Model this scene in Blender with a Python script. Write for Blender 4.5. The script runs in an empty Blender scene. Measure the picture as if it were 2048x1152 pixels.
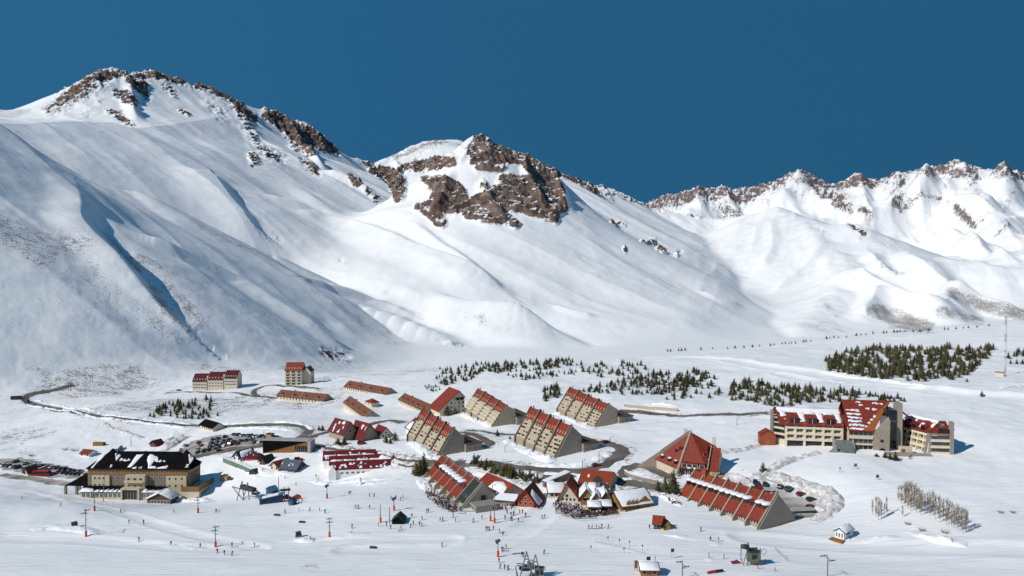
import bpy, bmesh, math, random
import numpy as np
from mathutils import Vector, Matrix, Euler
R = math.radians
SC = bpy.context.scene
COL = SC.collection

# ------------------------------------------------------------------ camera
F = 1500.0                       # focal length in pixels of the 2048 wide photograph
TAU = math.atan(36.0 / F)        # slight downward tilt
cam_data = bpy.data.cameras.new('camera')
cam_data.sensor_width = 36.0
cam_data.lens = 36.0 * F / 2048.0
cam_data.clip_start = 1.0
cam_data.clip_end = 40000.0
cam = bpy.data.objects.new('camera', cam_data)
cam.location = (0, 0, 0)
cam.rotation_euler = (math.pi / 2 - TAU, 0, 0)
COL.objects.link(cam)
SC.camera = cam

# ------------------------------------------------------------------ light
SUN_EL = R(37)
SUN_H = Vector((-0.866, -0.50, 0)).normalized()
SUN_DIR = Vector((SUN_H.x * math.cos(SUN_EL), SUN_H.y * math.cos(SUN_EL), math.sin(SUN_EL)))
world = bpy.data.worlds.new('World')
SC.world = world
world.use_nodes = True
wn, wl = world.node_tree.nodes, world.node_tree.links
wn.clear()
wo = wn.new('ShaderNodeOutputWorld')
bg = wn.new('ShaderNodeBackground')
sky = wn.new('ShaderNodeTexSky')
sky.sky_type = 'NISHITA'
sky.sun_disc = False
sky.sun_elevation = SUN_EL
sky.sun_rotation = math.atan2(SUN_DIR.x, SUN_DIR.y)
sky.altitude = 3000
sky.air_density = 1.0
sky.dust_density = 0.0
sky.ozone_density = 3.0
# look the sky up well above the horizon: thin mountain air, deep even blue down to the ridges
tc = wn.new('ShaderNodeTexCoord')
sx = wn.new('ShaderNodeSeparateXYZ')
ab = wn.new('ShaderNodeMath'); ab.operation = 'ABSOLUTE'
ad = wn.new('ShaderNodeMath'); ad.operation = 'MULTIPLY_ADD'; ad.inputs[1].default_value = 0.55; ad.inputs[2].default_value = 0.75
cx = wn.new('ShaderNodeCombineXYZ')
nm = wn.new('ShaderNodeVectorMath'); nm.operation = 'NORMALIZE'
sc_ = wn.new('ShaderNodeVectorMath'); sc_.operation = 'MULTIPLY'; sc_.inputs[1].default_value = (0.45, 0.45, 1)
wl.new(tc.outputs['Generated'], sx.inputs[0])
wl.new(sx.outputs['X'], cx.inputs['X']); wl.new(sx.outputs['Y'], cx.inputs['Y'])
wl.new(sx.outputs['Z'], ab.inputs[0]); wl.new(ab.outputs[0], ad.inputs[0]); wl.new(ad.outputs[0], cx.inputs['Z'])
wl.new(cx.outputs[0], sc_.inputs[0]); wl.new(sc_.outputs[0], nm.inputs[0]); wl.new(nm.outputs[0], sky.inputs['Vector'])
tint = wn.new('ShaderNodeMix'); tint.data_type = 'RGBA'; tint.blend_type = 'MULTIPLY'; tint.inputs[0].default_value = 1.0
tint.inputs['B'].default_value = SKY_TINT = (0.40, 1.18, 1.16, 1)
wl.new(sky.outputs[0], tint.inputs['A'])
wl.new(tint.outputs['Result'], bg.inputs['Color'])
bg.inputs['Strength'].default_value = 0.12
wl.new(bg.outputs[0], wo.inputs['Surface'])

sun_data = bpy.data.lights.new('sun', 'SUN')
sun_data.energy = 3.95
sun_data.angle = R(0.5)
sun_data.color = (1.0, 0.945, 0.87)
sun = bpy.data.objects.new('sun', sun_data)
sun.rotation_euler = SUN_DIR.to_track_quat('Z', 'Y').to_euler()
sun.location = (-300, -100, 300)
COL.objects.link(sun)

SC.view_settings.view_transform = 'Standard'
SC.view_settings.look = 'None'
SC.view_settings.exposure = 0.0
SC.view_settings.gamma = 1.0
SC.view_settings.use_curve_mapping = False
SC.cycles.max_bounces = 5
SC.cycles.diffuse_bounces = 3
SC.cycles.glossy_bounces = 2
SC.cycles.transmission_bounces = 2
SC.cycles.use_adaptive_sampling = True

# ------------------------------------------------------------------ photograph geometry
FWD = Vector((0, math.cos(TAU), -math.sin(TAU)))
UPV = Vector((0, math.sin(TAU), math.cos(TAU)))
def ray(px, py):
    return FWD + Vector(((px - 1024) / F, 0, 0)) + UPV * ((576 - py) / F)
def pt(px, py, d):
    return ray(px, py) * d

# ================================================================== terrain
_rng = np.random.RandomState(7)
_TAB = _rng.rand(8, 256, 256).astype(np.float32) * 2 - 1
def vnoise(x, y, k=0):
    xi = np.floor(x); yi = np.floor(y)
    fx = (x - xi).astype(np.float32); fy = (y - yi).astype(np.float32)
    xi = xi.astype(np.int64) & 255; yi = yi.astype(np.int64) & 255
    x1 = (xi + 1) & 255; y1 = (yi + 1) & 255
    fx = fx * fx * fx * (fx * (fx * 6 - 15) + 10); fy = fy * fy * fy * (fy * (fy * 6 - 15) + 10)
    t = _TAB[k % 8]
    return (t[yi, xi] * (1 - fx) + t[yi, x1] * fx) * (1 - fy) + (t[y1, xi] * (1 - fx) + t[y1, x1] * fx) * fy
def fbm(x, y, wl, octs, gain=0.5, k=0, ridged=False):
    out = np.zeros_like(x, dtype=np.float32); a = 1.0; tot = 0
    c, s = math.cos(0.6), math.sin(0.6)
    px, py = x / wl + 17.3, y / wl + 5.1
    for o in range(octs):
        n = vnoise(px, py, k + o)
        if ridged: n = 1 - 2 * np.abs(n)
        out += a * n; tot += a; a *= gain
        px, py = (px * c - py * s) * 2.03 + 11.7, (px * s + py * c) * 2.03 + 3.9
    return out / tot
def sstep(a, b, x):
    t = np.clip((x - a) / (b - a), 0, 1)
    return t * t * (3 - 2 * t)

NC = 1180
AZ = np.linspace(R(-42), R(42), NC)
RR = np.concatenate([np.geomspace(150, 1250, 470, endpoint=False), np.geomspace(1250, 5000, 640, endpoint=False), np.geomspace(5000, 9800, 170)])
NR = len(RR)
AZg, RRg = np.meshgrid(AZ, RR)
GX = (np.sin(AZg) * RRg).astype(np.float32)
GY = (np.cos(AZg) * RRg).astype(np.float32)

# ---- valley floor and village terrace: px, py, scale (pixels per metre there)
CTRL = [(-400,1152,6.6),(0,1152,6.7),(500,1152,6.75),(1024,1152,6.8),(1600,1152,6.85),(2048,1152,6.9),(2500,1152,6.9),
 (1024,1500,12.2),(-300,1500,12.2),(2400,1500,12.4),(200,1500,12.2),(1700,1500,12.4),
 (0,1060,5.45),(300,1060,5.45),(600,1060,5.5),(0,1005,4.85),(150,1012,4.85),(300,1022,4.95),(440,1028,5.05),(-200,990,4.7),
 (1024,1060,5.6),(1400,1070,5.8),(1800,1060,5.75),(2048,1040,5.7),(2300,1040,5.7),
 (60,948,3.6),(-150,940,3.5),(180,975,3.9),(290,990,4.1),(400,990,4.15),(490,997,4.35),(570,985,4.4),(430,930,3.85),(700,955,4.25),(700,1000,4.9),
 (880,1010,5.0),(930,985,4.7),(1190,1025,5.2),(1260,1020,5.2),(1380,960,4.75),(1480,1030,5.3),(1600,1000,5.1),
 (570,898,3.75),(690,880,3.6),(600,858,3.3),(480,862,3.25),(400,885,3.3),(300,880,3.15),(150,830,2.7),(60,795,2.15),(0,860,2.8),(-100,800,2.2),(0,800,2.1),(140,775,2.0),
 (300,830,2.75),(430,830,2.75),(450,858,3.15),(620,808,2.5),(598,775,2.2),(440,778,2.1),(300,775,2.0),(180,763,1.9),(0,763,1.6),(-200,765,1.6),(740,788,2.45),(730,835,2.95),(830,820,2.8),
 (895,828,3.1),(985,850,3.45),(1180,850,3.55),(870,912,4.1),(1100,915,4.25),(1300,870,3.9),(1180,950,4.6),(1030,945,4.5),(1500,850,3.9),(1720,897,4.4),(1560,890,4.3),(1900,907,4.5),(2048,880,4.4),(2300,880,4.4),
 (2048,800,3.6),(2300,800,3.6),(1720,780,3.2),(1500,820,3.6),(1350,825,3.45),(1200,790,3.0),(1100,740,2.3),(1000,745,2.25),(900,745,2.1),(850,775,2.4),(750,750,1.95),(650,752,1.9),(1250,730,2.2),(1300,715,1.95),
 (1500,697,1.75),(1700,672,1.7),(1900,652,1.68),(2048,640,1.66),(2300,625,1.6),(1800,700,2.2),(1800,755,2.95),(2030,745,2.9),(1650,740,2.6),(1450,770,2.7),
 (500,740,1.75),(350,745,1.75),(1450,930,4.6),(1700,950,4.9),(1850,1000,5.3),(780,905,4.0)]
CW = []
for a in CTRL:
    p = pt(a[0], a[1], F / a[2]); CW.append((p.x, p.y, p.z))
# beyond the terrace edge the valley floor lies lower
for px, d, z in [(1500,1050,-112),(1700,1130,-115),(1900,1220,-115),(2048,1270,-112),(2300,1300,-110),(1300,960,-116),(1100,900,-120),(900,900,-126),(700,920,-130),(500,960,-132),(300,920,-128),
                 (850,1500,-160),(1000,1600,-160),(1200,1714,-160),(1400,1846,-160),(1560,1920,-160),(1800,1950,-150),(2048,1900,-142),(2300,1850,-140),(700,1371,-160),(400,1150,-153),(200,1000,-141),(0,800,-118),(-200,760,-112),
                 (500,1800,-140),(0,1500,-120),(1500,2400,-95),(1480,3300,-66),(1800,2800,-60),(2048,2800,-60),(2300,2800,-60),(1200,2300,-120),(500,2600,-100),(0,2600,-100),(-300,2600,-100)]:
    dr = ray(px, 540); CW.append((dr.x * d, dr.y * d, z))
for a in (-42, -20, 0, 20, 42):
    for r in (4000, 9800): CW.append((math.sin(R(a)) * r, math.cos(R(a)) * r, -40 if r < 5000 else 20))
CW = np.array(CW)
def tps(cw, lam=2e-5):
    u = np.arctan2(cw[:, 0], cw[:, 1]); v = np.log(np.hypot(cw[:, 0], cw[:, 1]))
    n = len(cw)
    r2 = (u[:, None] - u) ** 2 + (v[:, None] - v) ** 2
    K = np.where(r2 > 0, 0.5 * r2 * np.log(r2 + 1e-20), 0) + np.eye(n) * lam
    P = np.stack([np.ones(n), u, v], 1)
    A = np.block([[K, P], [P.T, np.zeros((3, 3))]])
    w = np.linalg.solve(A, np.concatenate([cw[:, 2], np.zeros(3)]))
    ua, va = np.linspace(AZ[0], AZ[-1], 240), np.linspace(math.log(RR[0]), math.log(RR[-1]), 420)
    U, V = np.meshgrid(ua, va)
    H = w[n] + w[n + 1] * U + w[n + 2] * V
    for i in range(n):
        q = (U - u[i]) ** 2 + (V - v[i]) ** 2
        H += w[i] * 0.5 * q * np.log(q + 1e-20)
    # bicubic-ish upsample: linear on a fine enough grid
    fi = (np.log(RR) - va[0]) / (va[1] - va[0]); fj = (AZ - ua[0]) / (ua[1] - ua[0])
    i0 = np.clip(fi.astype(int), 0, len(va) - 2); j0 = np.clip(fj.astype(int), 0, len(ua) - 2)
    ti = (fi - i0)[:, None]; tj = (fj - j0)[None, :]
    a = H[i0][:, j0]; b = H[i0][:, j0 + 1]; c = H[i0 + 1][:, j0]; d = H[i0 + 1][:, j0 + 1]
    return ((a * (1 - tj) + b * tj) * (1 - ti) + (c * (1 - tj) + d * tj) * ti).astype(np.float32)
HB = tps(CW)

def smax(a, b, k):
    return np.maximum(a, b) + np.maximum(k - np.abs(a - b), 0) ** 2 / (4 * k)
def polydist(P, zs=None, gx=None, gy=None):
    """distance of every grid point to the polyline P (world xyz) and the crest height at the nearest point"""
    gx = GX if gx is None else gx; gy = GY if gy is None else gy
    best = np.full(gx.shape, 1e9, np.float32); zc = np.zeros(gx.shape, np.float32)
    for a, b in zip(P[:-1], P[1:]):
        dx, dy = b[0] - a[0], b[1] - a[1]; L2 = dx * dx + dy * dy + 1e-6
        t = np.clip(((gx - a[0]) * dx + (gy - a[1]) * dy) / L2, 0, 1)
        d = np.hypot(gx - (a[0] + t * dx), gy - (a[1] + t * dy))
        m = d < best
        best = np.where(m, d, best); zc = np.where(m, a[2] + t * (b[2] - a[2]), zc)
    return best, zc
def smooth_line(P, n=4):
    """Catmull-Rom refinement of a list of xyz"""
    P = [np.array(p, float) for p in P]
    if len(P) < 3: return [tuple(p) for p in P]
    out = []
    for i in range(len(P) - 1):
        p0 = P[max(i - 1, 0)]; p1 = P[i]; p2 = P[i + 1]; p3 = P[min(i + 2, len(P) - 1)]
        for k in range(n):
            t = k / n
            out.append(tuple(0.5 * ((2 * p1) + (p2 - p0) * t + (2 * p0 - 5 * p1 + 4 * p2 - p3) * t * t + (3 * p1 - p0 - 3 * p2 + p3) * t ** 3)))
    out.append(tuple(P[-1]))
    return out

def crest_height(pts, drop, warp, dropr=None):
    """upper envelope of the slopes that fall away from each stretch of a crest line; dropr is the flank towards +x"""
    out = np.full(GX.shape, -1e4, np.float32)
    wf = 1 + warp * WARP
    for a, b in zip(pts[:-1], pts[1:]):
        dx, dy = b[0] - a[0], b[1] - a[1]; L2 = dx * dx + dy * dy + 1e-6
        t = np.clip(((GX - a[0]) * dx + (GY - a[1]) * dy) / L2, 0, 1)
        d = np.hypot(GX - (a[0] + t * dx), GY - (a[1] + t * dy)) * wf
        dr = drop(d)
        if dropr:
            sg = -1.0 if dy > 0 else 1.0
            side = ((GX - a[0]) * dy - (GY - a[1]) * dx) / math.sqrt(L2) * -sg
            u = sstep(-8, 8, side)
            dr = dr * (1 - u) + dropr(d) * u
        out = np.maximum(out, a[2] + t * (b[2] - a[2]) - dr)
    return out
def ridge(H, pts, K, K2, L, w, k, warp=0):
    P = smooth_line([tuple(pt(*p)) for p in pts], 2)
    def drop(d):
        q = np.sqrt(d * d + w * w) - w
        return K2 * q + (K - K2) * L * (1 - np.exp(-q / L))
    return smax(H, crest_height(P, drop, warp), k)
WARP = fbm(GX, GY, 700, 3, k=2)

H = HB.copy()
# far range on the right
FAR = [(1200,430,8200),(1260,415,8100),(1300,405,8000),(1340,392,8000),(1400,379,8000),(1460,376,8000),(1530,371,8000),(1580,353,7900),(1610,350,7900),(1650,369,8000),(1680,369,8100),(1720,358,8200),(1760,360,8200),(1800,350,8000),(1840,340,7900),(1900,331,7800),(1920,328,7800),(1960,345,7900),(2000,350,8000),(2030,343,8000),(2120,350,8000),(2300,330,8000)]
H = ridge(H, FAR, .62, .34, 700, 25, 40, .15)
# main mountain on the left
MAIN = [(-400,330,2650),(-150,290,2750),(0,245,2850),(60,232,2930),(110,212,3020),(150,187,3130),(195,157,3210),(230,147,3360),(265,151,3460),(300,148,3560),(345,157,3640),(385,173,3680),(430,183,3780),(480,201,3900),(530,223,4010),(575,238,4120),(605,249,4200),(640,277,4310),(675,302,4420),(710,317,4520),(745,330,4640),(775,323,4750)]
H = ridge(H, MAIN, .85, .55, 600, 25, 60, .10)
H = ridge(H, [(760,330,4750),(800,312,4900),(830,299,5000),(890,283,5050),(930,288,5050),(1000,310,5050),(1100,345,5050)], .6, .45, 600, 60, 40, .1)
# rocky peak in the middle and its long shoulder
H = ridge(H, [(1080,330,3200),(1110,347,3300),(1160,360,3500),(1220,382,3700),(1280,405,3900),(1340,423,3900),(1400,435,3900),(1455,441,3850),(1500,433,3750),(1555,423,3600)], .62, .52, 300, 25, 40, .08)
H = ridge(H, [(944,304,2760),(958,264,2700),(974,282,2710),(990,287,2720),(1050,307,2750),(1080,330,2770),(1110,347,2800),(1130,385,2840),(1160,425,2900),(1200,448,2970),(1250,478,3080),(1300,490,3250),(1350,511,3400),(1385,527,3500)], 1.0, .46, 300, 10, 30, .08)
# right hill
H = ridge(H, [(1555,423,3600),(1600,436,3400),(1640,449,3200),(1705,456,3000),(1735,472,2900),(1775,496,2750),(1850,513,2600),(1950,529,2450),(2048,541,2350),(2300,560,2200)], .42, .40, 500, 40, 30, .1)
H = ridge(H, [(1555,424,3600),(1600,450,3200),(1644,487,2850),(1692,525,2600),(1695,551,2400),(1640,611,2120),(1600,650,1950)], .42, .36, 300, 30, 25, .1)
def ridge2(H, pts, K, Kr, w, k, warp=.08):
    P = smooth_line([tuple(pt(*p)) for p in pts], 5)
    f = lambda kk: (lambda d: kk * (np.sqrt(d * d + w * w) - w))
    return smax(H, crest_height(P, f(K), warp, f(Kr)), k)
# the broad flank of the main mountain, falling away to the right
YC = 3700 - 800 * sstep(1850, 2050, -GX)
PL = -545 - .39 * GX + .20 * np.minimum(GY, YC) - .5 * np.maximum(GY - YC, 0) - .345 * np.maximum(-GX - 1330, 0) + 26 * WARP
# a side valley runs behind the crest of the near hill
_v = [Vector(pt(*q)) for q in [(124,338,1570),(180,367,1600),(262,383,1650),(330,417,1680),(375,440,1700),(431,466,1720),(487,496,1740),(544,512,1750),(619,551,1740),(697,603,1700),(790,632,1650)]]
_d, _z = polydist(smooth_line([(q.x + 95, q.y + 150, 0) for q in _v], 3))
PL = PL - 105 * np.exp(-(_d / 190) ** 2)
H = smax(H, PL.astype(np.float32), 60 + 130 * sstep(900, 1500, -GX))
H = ridge2(H, [(840,590,1900),(900,604,1780),(974,607,1740),(1034,609,1720),(1090,638,1680),(1127,660,1650),(1161,681,1630)], .55, .75, 20, 10)
# hills on the left
H = ridge(H, [(-500,20,1150),(-250,120,1300),(0,264,1500),(37,286,1520),(79,319,1545),(124,338,1570),(165,357,1590),(180,367,1600)], .71, .55, 400, 40, 30, .08)
H = ridge(H, [(180,367,1600),(262,383,1650),(330,417,1680),(375,440,1700),(431,466,1720),(487,496,1740),(544,512,1750),(585,533,1745),(619,551,1740),(656,580,1720),(697,603,1700),(734,613,1680),(790,632,1650),(846,655,1610),(869,664,1600)], .58, .50, 300, 25, 20, .08)

def col_lookup(Hh, az):
    fj = (az - AZ[0]) / (AZ[1] - AZ[0]); j = int(min(max(fj, 0), NC - 2)); t = fj - j
    return Hh[:, j] * (1 - t) + Hh[:, j + 1] * t
def hit(Hh, px, py, lift=0.0, rmin=0.0):
    """where the line of sight through a photo point first meets the ground (raised by lift)"""
    d = ray(px, py); az = math.atan2(d.x, d.y); sl = d.z / math.hypot(d.x, d.y)
    hc = np.where(RR > rmin, col_lookup(Hh, az) - sl * RR, -1.0)
    c = hc
    idx = np.nonzero(c > 0)[0]
    if lift and len(idx):
        r0 = RR[idx[0]]
        c = hc + lift * (RR > max(rmin, r0 - 2.0 * lift))
        idx = np.nonzero(c > 0)[0]
    if len(idx) == 0 or idx[0] == 0:
        r = (4000.0 if not rmin else 1.0) if len(idx) == 0 else RR[0]
    else:
        i = idx[0]; r = RR[i - 1] + (RR[i] - RR[i - 1]) * (-c[i - 1]) / (c[i] - c[i - 1])
    return (math.sin(az) * r, math.cos(az) * r, sl * r)
def spur(H, pts, lift, K, w, k=12, warp=.1, fade=True, Kr=None, rmin=0.0):
    n = len(pts)
    P = []
    for i, p in enumerate(pts):
        if rmin and hit(H, p[0], p[1], 0, rmin)[1] < rmin * .8: continue
        l = lift * (0.0 if fade and i in (0, n - 1) else 1)
        P.append(hit(H, p[0], p[1], l, rmin))
    if len(P) > 3:
        D = [math.hypot(q[0], q[1]) for q in P]; D2 = [D[0]] + [.25 * D[i - 1] + .5 * D[i] + .25 * D[i + 1] for i in range(1, len(D) - 1)] + [D[-1]]
        P = [tuple(v * e / d for v in q) for q, d, e in zip(P, D, D2)]
    return H + rib(smooth_line(P, 5), lift, lift / K, lift / (Kr or K), warp, fade)
def rib(pts, lift, wl, wr, warp, fade):
    """a rib standing on the slope: gentle flank wl metres wide, sharper flank wr (towards +x)"""
    out = np.zeros(GX.shape, np.float32); wf = 1 + warp * WARP; n = len(pts) - 1
    for i, (a, b) in enumerate(zip(pts[:-1], pts[1:])):
        dx, dy = b[0] - a[0], b[1] - a[1]; L2 = dx * dx + dy * dy + 1e-6
        t = np.clip(((GX - a[0]) * dx + (GY - a[1]) * dy) / L2, 0, 1)
        d = np.hypot(GX - (a[0] + t * dx), GY - (a[1] + t * dy)) * wf
        side = ((GX - a[0]) * dy - (GY - a[1]) * dx) / math.sqrt(L2) * (1 if dy > 0 else -1)
        w = np.where(side > 0, wr, wl)
        q = np.clip(d / w, 0, 1); h = lift * (1 - q) ** 2 * (1 + 1.2 * q)
        if fade:
            f = (i + t) / n; h = h * np.clip(np.minimum(f, 1 - f) * 5, .0, 1)
        out = np.maximum(out, h)
    return out
def gully(H, pts, depth, w):
    P = [hit(H, *p) for p in pts]
    d, zc = polydist(smooth_line(P, 3))
    return H - depth * np.exp(-(d / w) ** 2)

# spurs and gullies traced on the big slopes
H = spur(H, [(500,395),(560,402),(640,425),(700,439),(752,454),(827,484),(902,518),(977,552),(1010,586)], 34, .30, 30, 25, Kr=.62)
H = spur(H, [(600,560),(680,575),(760,600),(840,640)], 14, .25, 40, 20, Kr=.5)
H = spur(H, [(820,440),(880,480),(940,520),(1000,565)], 10, .2, 40, 20, Kr=.45)
H = spur(H, [(150,362),(160,400),(167,437),(212,490),(264,550),(321,610),(377,659),(411,681)], 17, .3, 24, 10, Kr=.46)
H = gully(H, [(187,430),(215,465),(245,500),(295,545),(347,622),(412,690)], 7, 34)
H = spur(H, [(187,419),(277,460),(337,494),(431,531),(499,569),(544,602),(600,640),(652,670),(675,692)], 16, .3, 24, 10, Kr=.45)
H = gully(H, [(280,440),(360,485),(470,540),(560,590),(640,640)], 8, 35)
H = spur(H, [(425,362),(436,376),(455,398),(480,432),(500,458)], 26, .16, 18, Kr=.5)

H = spur(H, [(575,240),(600,275),(625,310),(650,345)], 28, .7, 15)
H = spur(H, [(640,345),(690,362),(720,378),(750,400)], 30, .7, 15)
H = spur(H, [(250,150),(262,185),(262,215),(275,250)], 30, .7, 15)
H = spur(H, [(1105,600),(1150,615),(1185,628)], 10, .35, 30)
H = gully(H, [(1000,585),(1080,625),(1140,665)], 10, 60)
H = spur(H, [(780,335),(795,325),(795,350),(810,385)], 26, .7, 12)
H = spur(H, [(958,275),(940,300),(905,320),(870,335),(840,335)], 12, .6, 12)
H = spur(H, [(1050,308),(1055,350),(1075,385),(1085,410)], 26, .8, 12)
H = spur(H, [(1110,348),(1120,375),(1128,400),(1135,415)], 30, .8, 12)
H = spur(H, [(900,345),(890,375),(880,400),(865,430)], 26, .8, 12)
H = spur(H, [(960,360),(985,395),(1010,430)], 24, .8, 12)
H = spur(H, [(1540,440),(1545,495),(1520,545)], 10, .25, 30)
H = spur(H, [(1640,490),(1617,525),(1575,560),(1548,585)], 13, .3, 25)
H = spur(H, [(1692,551),(1752,577),(1824,605),(1887,646)], 50, .55, 14)
H = spur(H, [(1735,505),(1752,532),(1775,545),(1810,565)], 30, .5, 20)
H = spur(H, [(1752,577),(1745,605),(1720,640)], 32, .55, 12)
H = spur(H, [(1800,507),(1855,548),(1899,577),(1897,605),(1885,635)], 48, .5, 14)
H = spur(H, [(1899,577),(1950,592),(1990,605),(2040,635)], 36, .5, 14)
H = spur(H, [(1480,610),(1440,600),(1400,580)], 10, .3, 40)
H = gully(H, [(1480,560),(1490,590),(1550,625),(1540,640),(1575,670)], 5, 25)
for pts, l in [([(1608,352),(1585,375),(1560,400),(1535,425)], 110), ([(1605,355),(1640,390),(1665,410),(1690,435)], 90), ([(1740,456),(1770,432),(1805,410),(1845,393),(1880,383)], 150),
               ([(1880,383),(1912,398),(1936,430),(1962,458)], 130), ([(1960,458),(1990,425),(2020,396),(2050,375)], 110), ([(1968,490),(1990,465),(2022,448),(2060,440)], 130),
               ([(1865,497),(1890,482),(1917,470),(1945,497),(1978,530)], 110), ([(1400,380),(1395,400),(1400,425)], 60), ([(1450,378),(1460,405),(1480,430)], 60), ([(1500,373),(1515,400),(1530,420)], 60),
               ([(1720,360),(1725,390),(1735,425)], 90), ([(1800,352),(1790,385),(1785,410)], 80), ([(1920,330),(1935,365),(1960,395)], 80), ([(1840,342),(1850,370),(1830,390)], 70), ([(1990,352),(2010,375),(2035,395)], 70)]:
    H = spur(H, pts, l * 1.3, .45, 15, 30, .2, rmin=5600, Kr=.7)

# ---- roughness, rock and scrub masks (fixed to the ground they grow out of)
def project(x, y, z):
    dep = y * math.cos(TAU) - z * math.sin(TAU)
    return 1024 + F * x / dep, 576 - F * (y * math.sin(TAU) + z * math.cos(TAU)) / dep
def seg_mask(PX, PY, pts, rad, soft):
    """1 inside a band of the given half width round the traced line"""
    m = np.full(PX.shape, 1e9, np.float32)
    if len(pts) == 1: pts = pts + pts
    for a, b in zip(pts[:-1], pts[1:]):
        dx, dy = b[0] - a[0], b[1] - a[1]; L2 = dx * dx + dy * dy + 1e-6
        t = np.clip(((PX - a[0]) * dx + (PY - a[1]) * dy) / L2, 0, 1)
        ra = (a[2] if len(a) > 2 else rad); rb = (b[2] if len(b) > 2 else rad)
        m = np.minimum(m, np.hypot(PX - a[0] - t * dx, PY - a[1] - t * dy) - .86 * (ra + t * (rb - ra)))
    return 1 - sstep(-soft, soft, m)
PX, PY = project(GX, GY, H)
PX = PX + 7 * fbm(GX, GY, 120, 3, k=4); PY = PY + 6 * fbm(GX, GY, 90, 3, k=6)
ROADS = [([(148,770),(110,780),(70,787),(50,796),(62,807),(110,817),(160,826),(230,836),(300,845),(380,851),(440,853),(500,850),(560,849),(600,853),(617,862),(606,873),(585,882),(556,889)], 7.5),
 ([(598,883),(622,873),(650,865),(690,858),(722,852),(745,848),(778,841),(808,845)], 7),
 ([(380,915),(440,903),(500,895),(560,889),(625,893),(700,903),(780,917),(850,925),(950,928),(1010,933),(1075,938),(1150,944),(1200,933),(1236,914),(1243,900),(1222,889),(1196,884)], 9),
 ([(335,786),(380,784),(440,786),(512,793),(560,797)], 5), ([(545,797),(514,791),(507,783),(522,774),(550,770),(575,773),(640,778)], 5), ([(1238,822),(1300,826),(1400,830),(1470,829),(1535,826)], 6),
 ([(924,864),(955,873),(980,886),(972,893)], 6), ([(935,860),(980,866),(1030,869),(1075,860),(1095,850),(1115,842)], 5), ([(1060,962),(1110,952),(1150,946)], 7), ([(1195,950),(1230,962),(1275,970),(1330,976)], 9), ([(1250,955),(1246,944),(1256,936),(1280,931),(1310,940),(1345,955)], 6)]
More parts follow.
